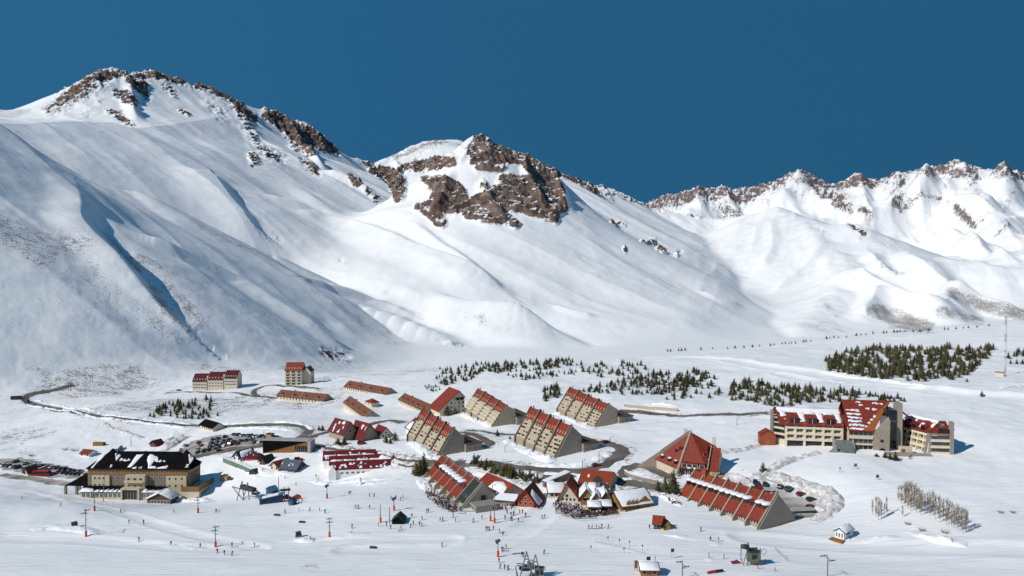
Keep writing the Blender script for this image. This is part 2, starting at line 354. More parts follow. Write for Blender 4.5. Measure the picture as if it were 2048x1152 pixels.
ROCKS = [ # traced outcrops: line, half width, softness, strength
 ([(90,215,6),(150,185,10),(200,160,13),(240,152,9),(300,152,9),(350,160,8),(430,185,9),(480,203,10)], 8, 8, .9),
 ([(100,225,5),(170,190,16),(205,170,16)], 8, 12, .55), ([(165,225,14),(190,205,14)], 8, 14, .32),
 ([(262,165,12),(285,180,15),(292,195,10)], 8, 8, .8), ([(235,195,8),(255,202,14),(268,210,9)], 8, 6, 1.), ([(215,228,4),(245,238,8),(265,256,7)], 8, 6, .8),
 ([(330,175,8),(350,195,8)], 8, 8, .6), ([(360,228,4),(372,232,7)], 8, 4, .9), ([(415,205,8),(440,230,16)], 8, 14, .35),
 ([(470,205,12),(485,225,15),(500,235,14)], 8, 8, 1.), ([(490,250,10),(510,280,12),(540,310,14),(560,320,10)], 8, 12, .6), ([(505,312,10),(510,322,10)], 8, 4, 1.),
 ([(530,228,8),(565,245,16),(600,270,22),(640,290,18),(668,305,8)], 8, 8, 1.), ([(590,285,14),(620,300,12)], 8, 10, .7), ([(605,320,5),(625,338,9),(635,348,5)], 8, 5, .9),
 ([(702,355,6),(715,370,10)], 8, 5, .9), ([(735,385,6),(752,400,8)], 8, 5, .9), ([(720,315,6),(745,330,8)], 8, 8, .7),
 ([(745,340,8),(775,350,16),(795,365,22),(795,388,14)], 8, 5, 1.), ([(800,340,5),(830,332,12),(865,330,14),(905,325,10)], 8, 5, 1.),
 ([(780,318,5),(830,303,8),(890,287,6)], 8, 8, .5), ([(830,310,6),(860,300,8)], 8, 10, .4),
 ([(958,276,17),(948,298,20),(985,300,26),(1020,312,20),(1060,320,18)], 8, 5, 1.), ([(960,325,22),(1000,330,18)], 8, 7, .95), ([(1065,330,22),(1085,355,28),(1105,385,26),(1120,410,16)], 8, 5, 1.),
 ([(850,360,10),(880,372,22),(910,385,24)], 8, 6, 1.), ([(835,415,6),(865,420,20),(880,440,12)], 8, 4, 1.), ([(880,405,26),(920,405,22)], 8, 5, 1.), ([(950,410,24),(1000,395,28),(1040,390,26),(1070,400,24),(1110,425,12)], 8, 5, 1.), ([(930,420,14),(1000,430,18),(1030,440,10)], 8, 5, 1.),
 ([(1010,360,14),(1060,370,18)], 8, 8, .9), ([(970,365,10)], 8, 8, .7),
 ([(1100,340,8),(1160,358,8),(1190,372,8)], 8, 5, .9), ([(1190,372,6),(1280,404,4),(1400,436,3)], 8, 4, .6), 
 ([(1225,443,3),(1250,448,4)], 8, 4, .9), ([(1250,493,5)], 8, 3, 1.), ([(1285,482,3),(1310,484,4)], 8, 4, .9), ([(1318,497,7),(1330,503,5)], 8, 4, 1.), ([(1358,512,5)], 8, 4, 1.), ([(1340,478,3)], 8, 4, .8),
 ([(1695,450,4),(1708,455,8),(1730,468,5)], 8, 4, 1.), ([(1720,480,4)], 8, 4, .6), ([(1645,466,4)], 8, 3, .7), ([(1770,490,3)], 8, 4, .6),
 ([(645,703,10),(665,708,14),(690,716,10)], 8, 6, .95), ([(880,683,4),(905,685,6),(925,690,3)], 8, 4, .75), ([(540,478,3),(555,492,4)], 8, 6, .5), ([(680,528,4)], 8, 4, .6),
 ([(1765,535,10),(1785,545,6)], 8, 8, .35),
 # far range
 ([(1310,405,4),(1400,380,5),(1470,378,10),(1540,378,14),(1590,358,6),(1640,370,16),(1690,375,14)], 8, 14, .6), ([(1400,410,10),(1440,415,16),(1480,420,12)], 8, 12, .45), ([(1640,380,14),(1680,400,18),(1700,420,8)], 8, 10, .7),
 ([(1700,368,8),(1760,368,16),(1800,372,24),(1790,400,14)], 8, 14, .6), ([(1720,415,14),(1740,425,10)], 8, 10, .6), ([(1820,352,10),(1880,345,14),(1930,350,20),(1970,365,14),(2040,355,16)], 8, 14, .62), ([(1880,360,8),(1910,365,14),(1950,375,12)], 8, 10, .6),
 ([(2030,365,14),(2060,380,14)], 8, 8, .8), ([(1800,412,8),(1850,398,8),(1880,388,8)], 8, 9, .5), ([(1900,400,8),(1935,432,10),(1950,450,8)], 8, 8, .6), ([(1960,440,8),(2000,415,8),(2035,395,8)], 8, 12, .4), ([(1985,468,4),(2022,450,5)], 8, 6, .6), ([(1590,385,10),(1610,395,12)], 8, 12, .4), ([(1880,490,5),(1920,475,5),(1960,515,5)], 8, 8, .3)]
rock = np.zeros_like(H)
for pts, r0, soft, st in ROCKS:
    rock = np.maximum(rock, st * seg_mask(PX, PY, pts, r0, soft) * ((RRg > 5600) if pts[0][0] > 1290 and pts[0] not in ((1318,497,7),(1358,512,5),(1340,478,3),(1695,450,4),(1720,480,4),(1645,466,4),(1770,490,3),(1765,535,10)) else (RRg < 5500)))
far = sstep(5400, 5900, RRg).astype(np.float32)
SCRUB = [([(785,318,6),(830,304,10),(890,289,8),(925,295,6)], 8, 10, .62), ([(190,440,8),(235,490,10),(290,560,14),(330,620,14),(380,670,10)], 8, 16, .62), ([(270,500,12),(330,570,20),(400,640,22)], 8, 22, .5), ([(100,450,25),(160,500,20)], 8, 30, .35), ([(180,540,16),(300,640,22),(360,680,16)], 8, 26, .42), ([(120,560,30),(250,660,30)], 8, 40, .22),
 ([(385,445,8),(470,495,10),(560,530,12),(620,570,12)], 8, 14, .5), ([(600,580,14),(680,620,22),(760,660,26),(800,690,16)], 8, 26, .42), ([(420,560,20),(520,620,22),(600,680,16)], 8, 26, .3), ([(50,735,8),(85,745,12)], 8, 12, .45), ([(270,735,12)], 8, 14, .35),
 ([(920,625,8),(960,640,16),(1020,670,14)], 8, 14, .40), ([(770,595,12)], 8, 12, .35), ([(30,280,4),(70,310,8)], 8, 10, .3), ([(40,255,10),(75,250,16)], 8, 12, .3),
 ([(1600,650,14),(1650,655,22),(1690,665,12)], 8, 14, .36), ([(1650,600,16),(1670,630,14)], 8, 14, .38), ([(1740,620,16),(1800,640,24),(1860,655,14)], 8, 14, .62), ([(1900,590,14),(1950,605,20),(2048,630,18),(2150,640,18)], 8, 14, .62), ([(1880,630,14),(1960,640,16)], 8, 12, .55),
 ([(1590,560,8),(1640,530,10)], 8, 12, .32), ([(1760,535,10),(1790,545,10)], 8, 10, .45), ([(1560,575,8),(1600,560,8)], 8, 12, .35), ([(1480,460,14),(1560,440,12)], 8, 16, .28), ([(1200,400,8),(1350,440,10),(1420,450,8)], 8, 14, .28), ([(1560,590,8),(1610,600,10)], 8, 12, .3),
 ([(960,490,14),(1010,470,14)], 8, 20, .12), ([(1200,560,20),(1280,590,30),(1340,580,20)], 8, 30, .16), ([(500,440,10),(560,420,14)], 8, 14, .14), ([(520,250,12),(560,300,14)], 8, 20, .35), ([(440,225,10),(450,250,12)], 8, 16, .3)]
rock = np.maximum(rock, far * .8 * (1 - sstep(120, 520, polydist([tuple(pt(*q)) for q in FAR])[0] + 260 * fbm(GX, GY, 420, 4, .55, 2))))
scrub = np.zeros_like(H)
for pts, r0, soft, st in SCRUB:
    scrub = np.maximum(scrub, st * seg_mask(PX, PY, pts, r0, soft))

mtn = sstep(900, 1300, RRg).astype(np.float32) * sstep(0, 30, H - HB)
H += mtn * (12 * fbm(GX, GY, 420, 3, k=1) + 2.5 * fbm(GX, GY, 190, 4, .5, 2, True) + 1.3 * fbm(GX, GY, 45, 3, k=3))
# soft ribs and runnels that follow the fall of the slopes
def ribs(cx, cy, wl, k):
    n_ = math.hypot(cx, cy); cx, cy = cx / n_, cy / n_
    return fbm(GX * -cy + GY * cx, (GX * cx + GY * cy) * .16, wl, 3, .5, k, True)
lw = 1 - sstep(1300, 1480, PX)
H += mtn * (1 - far) * (1 - .8 * np.minimum(rock, 1)) * (lw * ((34 * ribs(.80, -.60, 620, 1) - 10) * sstep(1500, 2100, RRg) + 12 * ribs(.85, -.52, 300, 3) * (.3 + 1.0 * sstep(-.4, .5, WARP)) + .9 * ribs(.85, -.52, 80, 5)) + (1 - lw) * (13 * ribs(-.35, -.93, 260, 2) + 3.5 * ribs(-.35, -.93, 90, 4))) * sstep(20, 90, H - HB)
# craggy relief where the rock breaks through
crag = np.minimum(rock * 1.2, 1) * np.clip(RRg / 3200, .1, 1.3) ** 1.6 * (RRg > 1000)
H += crag * (19 * fbm(GX, GY, 130, 4, .5, 3, True) + 20 * fbm(GX * 0.8 + GY * .6, GY * .8 - GX * .6, 34, 4, .6, 5, True) - 7)
crest_d, _z = polydist(smooth_line([tuple(pt(*q)) for q in FAR], 2))
H += far * (.08 + .92 * sstep(60, 900, crest_d)) * (150 * fbm(GX, GY, 1250, 4, .45, 2, True) + 95 * ribs(-.25, -.97, 560, 6) + 22 * ribs(.3, -.95, 190, 1) - 60) + far * 16 * fbm(GX, GY, 240, 3, .5, 1)
HSM = H.copy()      # smooth lie of the land, used to set out the buildings
near = sstep(250, 420, RRg) * (1 - sstep(1150, 1350, RRg))
H += near * (2.3 * fbm(GX, GY, 75, 3, k=5) + .9 * fbm(GX, GY, 19, 3, k=6) + .16 * fbm(GX, GY, 5, 2, k=1))
H += (1 - near) * (RRg < 500) * (.5 * fbm(GX * .45, GY, 30, 3, k=2) + .16 * fbm(GX * .4, GY, 6, 2, k=4))
# groomed runs pressed into the snow of the upper terrace, and tracks on the near piste
for px_, dep, wd in [([(1300,712),(1400,715),(1500,727),(1600,742),(1700,757),(1800,772),(1900,785),(2040,795)], 1.5, 9), ([(1560,748),(1640,760),(1740,770),(1850,775),(2048,772)], .7, 6), ([(1100,1012),(1020,1075),(900,1095),(700,1100)], .35, 5), ([(0,1075),(200,1082),(420,1098),(640,1085),(900,1078)], .45, 4), ([(1500,1075),(1700,1092),(2048,1100)], .6, 6), ([(60,985),(300,1045),(520,1098)], .3, 3)]:
    P_ = [hit(H, *q) for q in px_]; d_, _z = polydist(smooth_line(P_, 4)); H = H - dep * np.exp(-(d_ / wd) ** 4) + .4 * dep * np.exp(-((d_ - wd * 1.35) / (wd * .3)) ** 2)

# ================================================================== materials
MATS = {}
def rgb(c): return (c[0], c[1], c[2], 1)
def mat(name, col, rough=.7, var=.0, scale=1.0, metal=0., spec=.3, col2=None, bump=0., bscale=6., stretch=(1, 1, 1)):
    """plain surface with a little procedural variation"""
    if name in MATS: return MATS[name]
    m = bpy.data.materials.new(name); m.use_nodes = True; MATS[name] = m
    n, l = m.node_tree.nodes, m.node_tree.links
    b = n['Principled BSDF']
    b.inputs['Roughness'].default_value = rough; b.inputs['Metallic'].default_value = metal
    b.inputs['Specular IOR Level'].default_value = spec
    tcn = n.new('ShaderNodeTexCoord'); mp = n.new('ShaderNodeMapping'); mp.inputs['Scale'].default_value = stretch
    l.new(tcn.outputs['Object'], mp.inputs['Vector'])
    nz = n.new('ShaderNodeTexNoise'); nz.inputs['Scale'].default_value = scale; nz.inputs['Detail'].default_value = 5
    l.new(mp.outputs[0], nz.inputs['Vector'])
    rp = n.new('ShaderNodeValToRGB'); rp.color_ramp.elements[0].position = .32; rp.color_ramp.elements[1].position = .68
    c2 = col2 if col2 else tuple(min(1, v * (1 + var)) for v in col)
    c1 = col if col2 else tuple(v * (1 - var) for v in col)
    rp.color_ramp.elements[0].color = rgb(c1); rp.color_ramp.elements[1].color = rgb(c2)
    l.new(nz.outputs['Fac'], rp.inputs['Fac']); l.new(rp.outputs['Color'], b.inputs['Base Color'])
    if bump:
        nb = n.new('ShaderNodeTexNoise'); nb.inputs['Scale'].default_value = bscale; nb.inputs['Detail'].default_value = 4
        l.new(mp.outputs[0], nb.inputs['Vector'])
        bp = n.new('ShaderNodeBump'); bp.inputs['Strength'].default_value = bump; bp.inputs['Distance'].default_value = .3
        l.new(nb.outputs['Fac'], bp.inputs['Height']); l.new(bp.outputs['Normal'], b.inputs['Normal'])
    return m

def terrain_material():
    m = bpy.data.materials.new('snow_and_rock'); m.use_nodes = True
    n, l = m.node_tree.nodes, m.node_tree.links
    b = n['Principled BSDF']; b.inputs['Specular IOR Level'].default_value = .25
    geo = n.new('ShaderNodeNewGeometry')
    def noise(scale, det=4, rough=.55, vec=None, stretch=None):
        x = n.new('ShaderNodeTexNoise'); x.inputs['Scale'].default_value = scale; x.inputs['Detail'].default_value = det; x.inputs['Roughness'].default_value = rough
        src = geo.outputs['Position']
        if stretch:
            mp = n.new('ShaderNodeMapping'); mp.inputs['Scale'].default_value = stretch[:3]; mp.inputs['Rotation'].default_value = (0, 0, stretch[3] if len(stretch) > 3 else 0)
            l.new(src, mp.inputs['Vector']); src = mp.outputs[0]
        l.new(src, x.inputs['Vector']); return x.outputs['Fac']
    def attr(name):
        a = n.new('ShaderNodeAttribute'); a.attribute_name = name; return a.outputs['Fac']
    def math_(op, a, bb=None, c=None, clamp=False):
        x = n.new('ShaderNodeMath'); x.operation = op; x.use_clamp = clamp
        for i, v in enumerate((a, bb, c)):
            if v is None: continue
            if isinstance(v, (int, float)): x.inputs[i].default_value = v
            else: l.new(v, x.inputs[i])
        return x.outputs[0]
    def mix(f, A, B):
        x = n.new('ShaderNodeMix'); x.data_type = 'RGBA'
        l.new(f, x.inputs[0])
        for k, v in (('A', A), ('B', B)):
            if isinstance(v, tuple): x.inputs[k].default_value = rgb(v)
            else: l.new(v, x.inputs[k])
        return x.outputs['Result']
    def ramp(f, stops):
        x = n.new('ShaderNodeValToRGB'); e = x.color_ramp.elements
        while len(e) < len(stops): e.new(.5)
        for i, (p, c) in enumerate(stops): e[i].position = p; e[i].color = rgb(c)
        l.new(f, x.inputs['Fac']); return x.outputs['Color']
    snow = ramp(noise(.02, 5), [(.3, (.80, .808, .822)), (.7, (.87, .872, .878))])
    # rock: beds of brown, rust and grey
    rk = ramp(noise(.035, 6, .65), [(.30, (.022, .019, .018)), (.43, (.10, .070, .057)), (.56, (.19, .138, .110)), (.72, (.31, .25, .205))])
    rust = math_('MULTIPLY', math_('SUBTRACT', noise(.006, 2), .48, None), 6, None, True)
    rk = mix(math_('MULTIPLY', rust, .45), rk, (.17, .075, .052))
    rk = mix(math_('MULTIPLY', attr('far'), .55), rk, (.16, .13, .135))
    rn = math_('ADD', math_('MULTIPLY', noise(.075, 8, .72, None, (1, 1, .45)), .85), math_('MULTIPLY', noise(.016, 4, .6), .45))
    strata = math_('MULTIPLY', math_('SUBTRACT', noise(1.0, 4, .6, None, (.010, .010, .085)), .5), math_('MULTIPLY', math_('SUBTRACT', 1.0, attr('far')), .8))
    rn = math_('ADD', rn, strata)
    rf = math_('MULTIPLY', math_('ADD', math_('SUBTRACT', rn, .93), math_('MULTIPLY', attr('rock'), .56)), 9, None, True)
    colr = mix(rf, snow, rk)
    # scrub and stones showing through thin snow
    sn = math_('ADD', math_('MULTIPLY', noise(.30, 3, .6, None, (1, 1, 1.6)), .62), math_('MULTIPLY', noise(.035, 4, .6, None, (1, .45, 1.)), .5))
    sf = math_('MULTIPLY', math_('SUBTRACT', math_('ADD', sn, math_('MULTIPLY', attr('scrub'), .60)), .785), 6, None, True)
    scol = ramp(noise(.5, 2), [(.35, (.13, .118, .105)), (.65, (.28, .255, .23))])
    colr = mix(math_('MULTIPLY', sf, .86), colr, scol)
    tr = []
    for st_ in ((.022, .9, .1, .10), (.03, 1.0, .1, -.12)):
        tr.append(math_('MULTIPLY', math_('SUBTRACT', noise(1.0, 2, .5, None, st_), .60), 9, None, True))
    track = math_('MULTIPLY', math_('MAXIMUM', tr[0], tr[1]), attr('piste'))
    colr = mix(math_('MULTIPLY', track, .13), colr, (.52, .55, .60))
    # trodden, gritty and muddy snow in the village
    dn = math_('ADD', math_('MULTIPLY', noise(.45, 5, .7), .75), math_('MULTIPLY', noise(.09, 4, .6), .4))
    df = math_('MULTIPLY', math_('SUBTRACT', math_('ADD', dn, math_('MULTIPLY', attr('dirt'), .50)), .86), 9, None, True)
    dcol = ramp(noise(.8, 3), [(.3, (.10, .075, .058)), (.7, (.27, .22, .18))])
    colr = mix(math_('MULTIPLY', df, .9), colr, dcol)
    l.new(colr, b.inputs['Base Color'])
    l.new(math_('ADD', .55, math_('MULTIPLY', rf, .35)), b.inputs['Roughness'])
    b1 = n.new('ShaderNodeBump'); b1.inputs['Strength'].default_value = .5; b1.inputs['Distance'].default_value = 1.0
    near = math_('ADD', math_('MULTIPLY', noise(.14, 4, .6, None, (.35, 1, 1, .12)), 1.2), math_('MULTIPLY', noise(.9, 3, .6, None, (.3, 1, 1, -.1)), .22))
    rough = math_('MULTIPLY', noise(.09, 5, .75), math_('MULTIPLY', attr('rock'), 14))
    tuft = math_('MULTIPLY', noise(.22, 3, .7), math_('MULTIPLY', attr('scrub'), 5))
    clod = math_('MULTIPLY', noise(.5, 4, .7), math_('MULTIPLY', attr('dirt'), 1.2))
    l.new(math_('ADD', math_('ADD', near, rough), math_('ADD', math_('ADD', tuft, clod), math_('MULTIPLY', track, -.35))), b1.inputs['Height'])
    l.new(b1.outputs['Normal'], b.inputs['Normal'])
    return m
TERRAIN = terrain_material()

def grid_mesh(name, H, r0, r1, attrs):
    nr = r1 - r0
    me = bpy.data.meshes.new(name)
    co = np.stack([GX[r0:r1], GY[r0:r1], H[r0:r1]], -1).reshape(-1, 3).astype(np.float32)
    me.vertices.add(len(co)); me.vertices.foreach_set('co', co.ravel())
    i = np.arange(nr - 1)[:, None] * NC + np.arange(NC - 1)[None, :]
    f = np.stack([i, i + 1, i + NC + 1, i + NC], -1).reshape(-1, 4).astype(np.int32)
    me.loops.add(f.size); me.loops.foreach_set('vertex_index', f.ravel())
    me.polygons.add(len(f)); me.polygons.foreach_set('loop_start', np.arange(0, f.size, 4, dtype=np.int32))
    me.polygons.foreach_set('use_smooth', np.ones(len(f), bool))
    me.update(calc_edges=True)
    for k, v in attrs.items():
        a = me.attributes.new(k, 'FLOAT', 'POINT'); a.data.foreach_set('value', v[r0:r1].astype(np.float32).ravel())
    me.materials.append(TERRAIN)
    o = bpy.data.objects.new(name, me); COL.objects.link(o)
    o['kind'] = 'structure'
    return o
# steepness decides where snow lies on the crags
dHr = np.gradient(H, axis=0) / np.gradient(RR)[:, None]
dHa = np.gradient(H, axis=1) / (RRg * (AZ[1] - AZ[0]))
steep = np.sqrt(dHr ** 2 + dHa ** 2)
rockA = rock * (.42 + .78 * sstep(.5, 1.15, steep)) + .22 * sstep(.9, 1.4, steep) * (RRg > 1400)
rockA = np.where(far > .5, rock * (.52 + .30 * sstep(.3, .8, steep)) + .28 * sstep(.6, 1.1, steep), rockA)
PXr, PYr = project(GX, GY, H)
DIRT = [([(0,800,12),(90,815,14),(200,840,14),(320,862,14)], 8, 25, 0.52), ([(0,850,16),(120,868,18),(230,880,14)], 8, 27, 0.46), ([(640,900,8),(760,918,10),(860,935,6)], 8, 17, 0.50), ([(430,790,6),(560,806,8),(640,815,8)], 8, 15, 0.45), ([(1480,700,6),(1560,725,8),(1640,745,6)], 8, 15, 0.34), ([(1000,905,8),(1080,930,8)], 8, 15, 0.34), ([(1440,915,6),(1530,900,5)], 8, 13, 0.30), ([(230,1000,4),(420,1004,5)], 8, 9, 0.30),([(0,900,14),(60,905,10)], 8, 17, 0.60), ([(40,880,10),(52,905,8)], 8, 11, 0.66), ([(0,870,6),(60,875,4)], 8, 11, 0.50), ([(85,848,4),(120,853,5),(140,858,4)], 8, 8, 0.66), ([(165,862,5),(190,858,4)], 8, 8, 0.66), ([(0,792,6),(30,793,5)], 8, 9, 0.66), ([(0,815,10),(100,830,14),(180,850,10)], 8, 21, 0.40),
 ([(205,838,3),(225,850,8),(280,875,10)], 8, 12, 0.66), ([(325,850,3),(360,853,7)], 8, 10, 0.66), ([(350,870,12),(380,860,8),(400,850,5)], 8, 12, 0.66), ([(300,880,8),(330,870,8)], 8, 13, 0.55), ([(330,785,8),(370,778,6)], 8, 10, 0.66), ([(520,800,8),(560,800,7),(590,802,5)], 8, 12, 0.55), ([(640,815,8),(660,818,6)], 8, 12, 0.60),
 ([(120,895,10),(170,900,12)], 8, 13, 0.50), ([(0,930,6),(120,965,6)], 8, 13, 0.60), ([(640,915,6),(720,905,6)], 8, 12, 0.35), ([(660,895,8),(760,910,8),(830,925,8)], 8, 12, 0.45), ([(1040,920,6),(1130,930,8),(1200,915,6)], 8, 11, 0.42), ([(950,945,5),(1000,965,6),(1080,970,8)], 8, 11, 0.35),
 ([(1100,965,8),(1150,985,8)], 8, 13, 0.40), ([(1830,1055,3),(1870,1075,4),(1930,1085,3)], 8, 9, 0.66), ([(1820,1045,3)], 8, 7, 0.66), ([(1740,1045,2),(1760,1046,2)], 8, 6, 0.66), ([(1895,770,2),(1935,773,2)], 8, 6, 0.66), ([(1840,770,2),(1890,772,2)], 8, 6, 0.60), ([(1430,715,10),(1600,735,12),(1650,745,8)], 8, 15, 0.25), ([(1450,650,3),(1530,665,4)], 8, 7, 0.66), ([(1190,682,2),(1250,680,2)], 8, 6, 0.66), ([(1500,700,5),(1540,710,4)], 8, 11, 0.40), ([(1000,715,3),(930,712,2)], 8, 6, 0.60),
 ([(1620,823,4),(1640,825,3)], 8, 7, 0.60), ([(1940,815,5),(1990,812,4)], 8, 8, 0.66), ([(1990,760,8)], 8, 8, 0.20), ([(2030,760,6)], 8, 9, 0.66), ([(1480,940,8),(1520,945,6),(1560,915,4),(1625,905,4)], 8, 9, 0.45), ([(560,865,3),(600,870,3)], 8, 8, 0.40), ([(430,880,20),(380,905,16),(480,890,14)], 8, 15, 0.50), ([(200,790,10),(400,760,16),(480,755,10)], 8, 23, 0.18), ([(100,795,6),(200,815,6),(330,845,6),(400,850,6)], 8, 12, 0.30)]
dirt = np.zeros_like(H)
for pts, r0, soft, st in DIRT:
    dirt = np.maximum(dirt, st * seg_mask(PXr, PYr, pts, r0, soft))
dirt *= (RRg < 1900)
NV = int(np.searchsorted(RR, 1250))
for px_, wd in ROADS:   # grit thrown up along the road edges
    P_ = [hit(H, *q) for q in px_]; d_, _z = polydist(smooth_line(P_, 2), None, GX[:NV], GY[:NV])
    dirt[:NV] = np.maximum(dirt[:NV], .62 * (1 - sstep(wd * .5, wd * 1.9, d_)))
dirt[:NV] = np.maximum(dirt[:NV], .60 * sstep(-.05, .35, fbm(GX[:NV], GY[:NV], 120, 3, k=7)) * (PXr[:NV] < 900) * sstep(380, 520, RRg[:NV]) * (1 - sstep(850, 1000, PXr[:NV])))
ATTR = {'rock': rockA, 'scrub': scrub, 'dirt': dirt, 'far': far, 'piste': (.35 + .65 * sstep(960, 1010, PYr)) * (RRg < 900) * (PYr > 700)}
RSPLIT = int(np.searchsorted(RR, 1180))
grid_mesh('snow_ground', H, 0, RSPLIT + 1, ATTR)
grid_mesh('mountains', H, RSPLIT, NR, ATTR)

def hz(x, y):
    """ground height at a world point"""
    r = math.hypot(x, y); az = math.atan2(x, y)
    fi = np.searchsorted(RR, r) - 1; fi = int(min(max(fi, 0), NR - 2)); t = (r - RR[fi]) / (RR[fi + 1] - RR[fi])
    fj = (az - AZ[0]) / (AZ[1] - AZ[0]); j = int(min(max(fj, 0), NC - 2)); u = fj - j
    return float((H[fi, j] * (1 - u) + H[fi, j + 1] * u) * (1 - t) + (H[fi + 1, j] * (1 - u) + H[fi + 1, j + 1] * u) * t)
def G(px, py):
    """ground point seen at a photo pixel"""
    return Vector(hit(H, px, py))
def S(p):
    """photo pixels per metre at a world point"""
    return F / (p.y * math.cos(TAU) - p.z * math.sin(TAU))

# ================================================================== object helpers
class MB:
    """collects shapes and links them as one mesh object"""
    def __init__(s): s.v = []; s.f = []; s.m = []; s.sm = []
    def poly(s, pts, m=0, smooth=False):
        n = len(s.v); s.v += [tuple(p) for p in pts]; s.f.append(tuple(range(n, n + len(pts)))); s.m.append(m); s.sm.append(smooth)
    def mesh(s, vs, fs, m=0, smooth=False):
        n = len(s.v); s.v += [tuple(p) for p in vs]
        for f in fs: s.f.append(tuple(n + i for i in f)); s.m.append(m); s.sm.append(smooth)
    def box(s, x0, x1, y0, y1, z0, z1, m=0):
        s.mesh([(x0,y0,z0),(x1,y0,z0),(x1,y1,z0),(x0,y1,z0),(x0,y0,z1),(x1,y0,z1),(x1,y1,z1),(x0,y1,z1)],
               [(0,3,2,1),(4,5,6,7),(0,1,5,4),(1,2,6,5),(2,3,7,6),(3,0,4,7)], m)
    def prism(s, prof, a0, a1, axis='x', m=0):
        """polygon extruded along an axis: prof holds the two other coordinates ('x': (y,z), 'y': (x,z), 'z': (x,y))"""
        def P(q, a): return (a, q[0], q[1]) if axis == 'x' else (q[0], a, q[1]) if axis == 'y' else (q[0], q[1], a)
        n = len(prof); vs = [P(q, a0) for q in prof] + [P(q, a1) for q in prof]
        area = sum(prof[i][0] * prof[(i + 1) % n][1] - prof[(i + 1) % n][0] * prof[i][1] for i in range(n))
        fl = (area > 0) != (axis == 'y') 
        fs = [tuple(range(n))[::-1] if fl else tuple(range(n)), tuple(range(n, 2 * n)) if fl else tuple(range(n, 2 * n))[::-1]]
        for i in range(n):
            j = (i + 1) % n
            fs.append((i, j, n + j, n + i) if fl else (j, i, n + i, n + j))
        s.mesh(vs, fs, m)
    def slab(s, pts, t, m=0):
        """flat polygon given thickness t along its own normal (downwards)"""
        p = [Vector(q) for q in pts]; nrm = Vector((0, 0, 0))
        for i in range(len(p)): nrm += p[i].cross(p[(i + 1) % len(p)])
        nrm.normalize()
        if nrm.z < 0: p = p[::-1]; nrm = -nrm
        n = len(p); vs = p + [q - nrm * t for q in p]
        fs = [tuple(range(n)), tuple(range(2 * n - 1, n - 1, -1))] + [(i, n + i, n + (i + 1) % n, (i + 1) % n) for i in range(n)]
        s.mesh(vs, fs, m)
    def tube(s, p0, p1, r0, r1=None, n=6, m=0, smooth=True):
        r1 = r0 if r1 is None else r1; p0 = Vector(p0); p1 = Vector(p1); d = (p1 - p0)
        if d.length < 1e-6: return
        d.normalize(); u = d.orthogonal().normalized(); w = d.cross(u)
        vs = []
        for p, r in ((p0, r0), (p1, r1)):
            for i in range(n):
                a = 2 * math.pi * i / n; vs.append(p + (u * math.cos(a) + w * math.sin(a)) * r)
        s.mesh(vs, [(i, (i + 1) % n, n + (i + 1) % n, n + i) for i in range(n)], m, smooth)
        s.mesh(vs[:n], [tuple(range(n))[::-1]], m); s.mesh(vs[n:], [tuple(range(n))], m)
    def cone(s, x, y, z0, z1, r0, r1=0.0, n=8, m=0, smooth=False):
        s.tube((x, y, z0), (x, y, z1), r0, max(r1, .001), n, m, smooth)
    def blob(s, c, r, seed=0, m=0, sub=1, sq=(1, 1, 1), rough=.25):
        rg = random.Random(seed); b = bmesh.new(); bmesh.ops.create_icosphere(b, subdivisions=sub, radius=1)
        vs = []
        for v in b.verts:
            k = r * (1 + rg.uniform(-rough, rough)); vs.append((c[0] + v.co.x * k * sq[0], c[1] + v.co.y * k * sq[1], c[2] + v.co.z * k * sq[2]))
        fs = [tuple(v.index for v in f.verts) for f in b.faces]; b.free()
        s.mesh(vs, fs, m, True)
    def data(s, name, mats):
        me = bpy.data.meshes.new(name); me.from_pydata(s.v, [], s.f)
        for mm in (mats if isinstance(mats, (list, tuple)) else [mats]): me.materials.append(mm)
        me.polygons.foreach_set('material_index', s.m); me.polygons.foreach_set('use_smooth', s.sm); me.update()
        return me
    def build(s, name, mats, parent=None, label=None):
        o = bpy.data.objects.new(name, s.data(name, mats)); COL.objects.link(o)
        if parent is not None: o.parent = parent
        if label: o['label'] = label
        return o
def tag(o, label, cat, group=None, kind=None):
    o['label'] = label; o['category'] = cat
    if group: o['group'] = group
    if kind: o['kind'] = kind
    return o
def thing(name, label, cat, loc, rz=0.0, group=None):
    o = bpy.data.objects.new(name, None); COL.objects.link(o); o.empty_display_size = .5
    o.location = loc; o.rotation_euler = (0, 0, rz)
    return tag(o, label, cat, group)
def struct(o):
    o['kind'] = 'structure'; return o
def inst(name, me, parent, loc, rz=0.0, scale=None):
    o = bpy.data.objects.new(name, me); COL.objects.link(o); o.parent = parent; o.location = loc; o.rotation_euler = (0, 0, rz)
    if scale: o.scale = scale
    return o
def copy_tree(o, parent=None):
    c = o.copy(); COL.objects.link(c)
    if parent is not None: c.parent = parent
    for ch in o.children: copy_tree(ch, c)
    return c
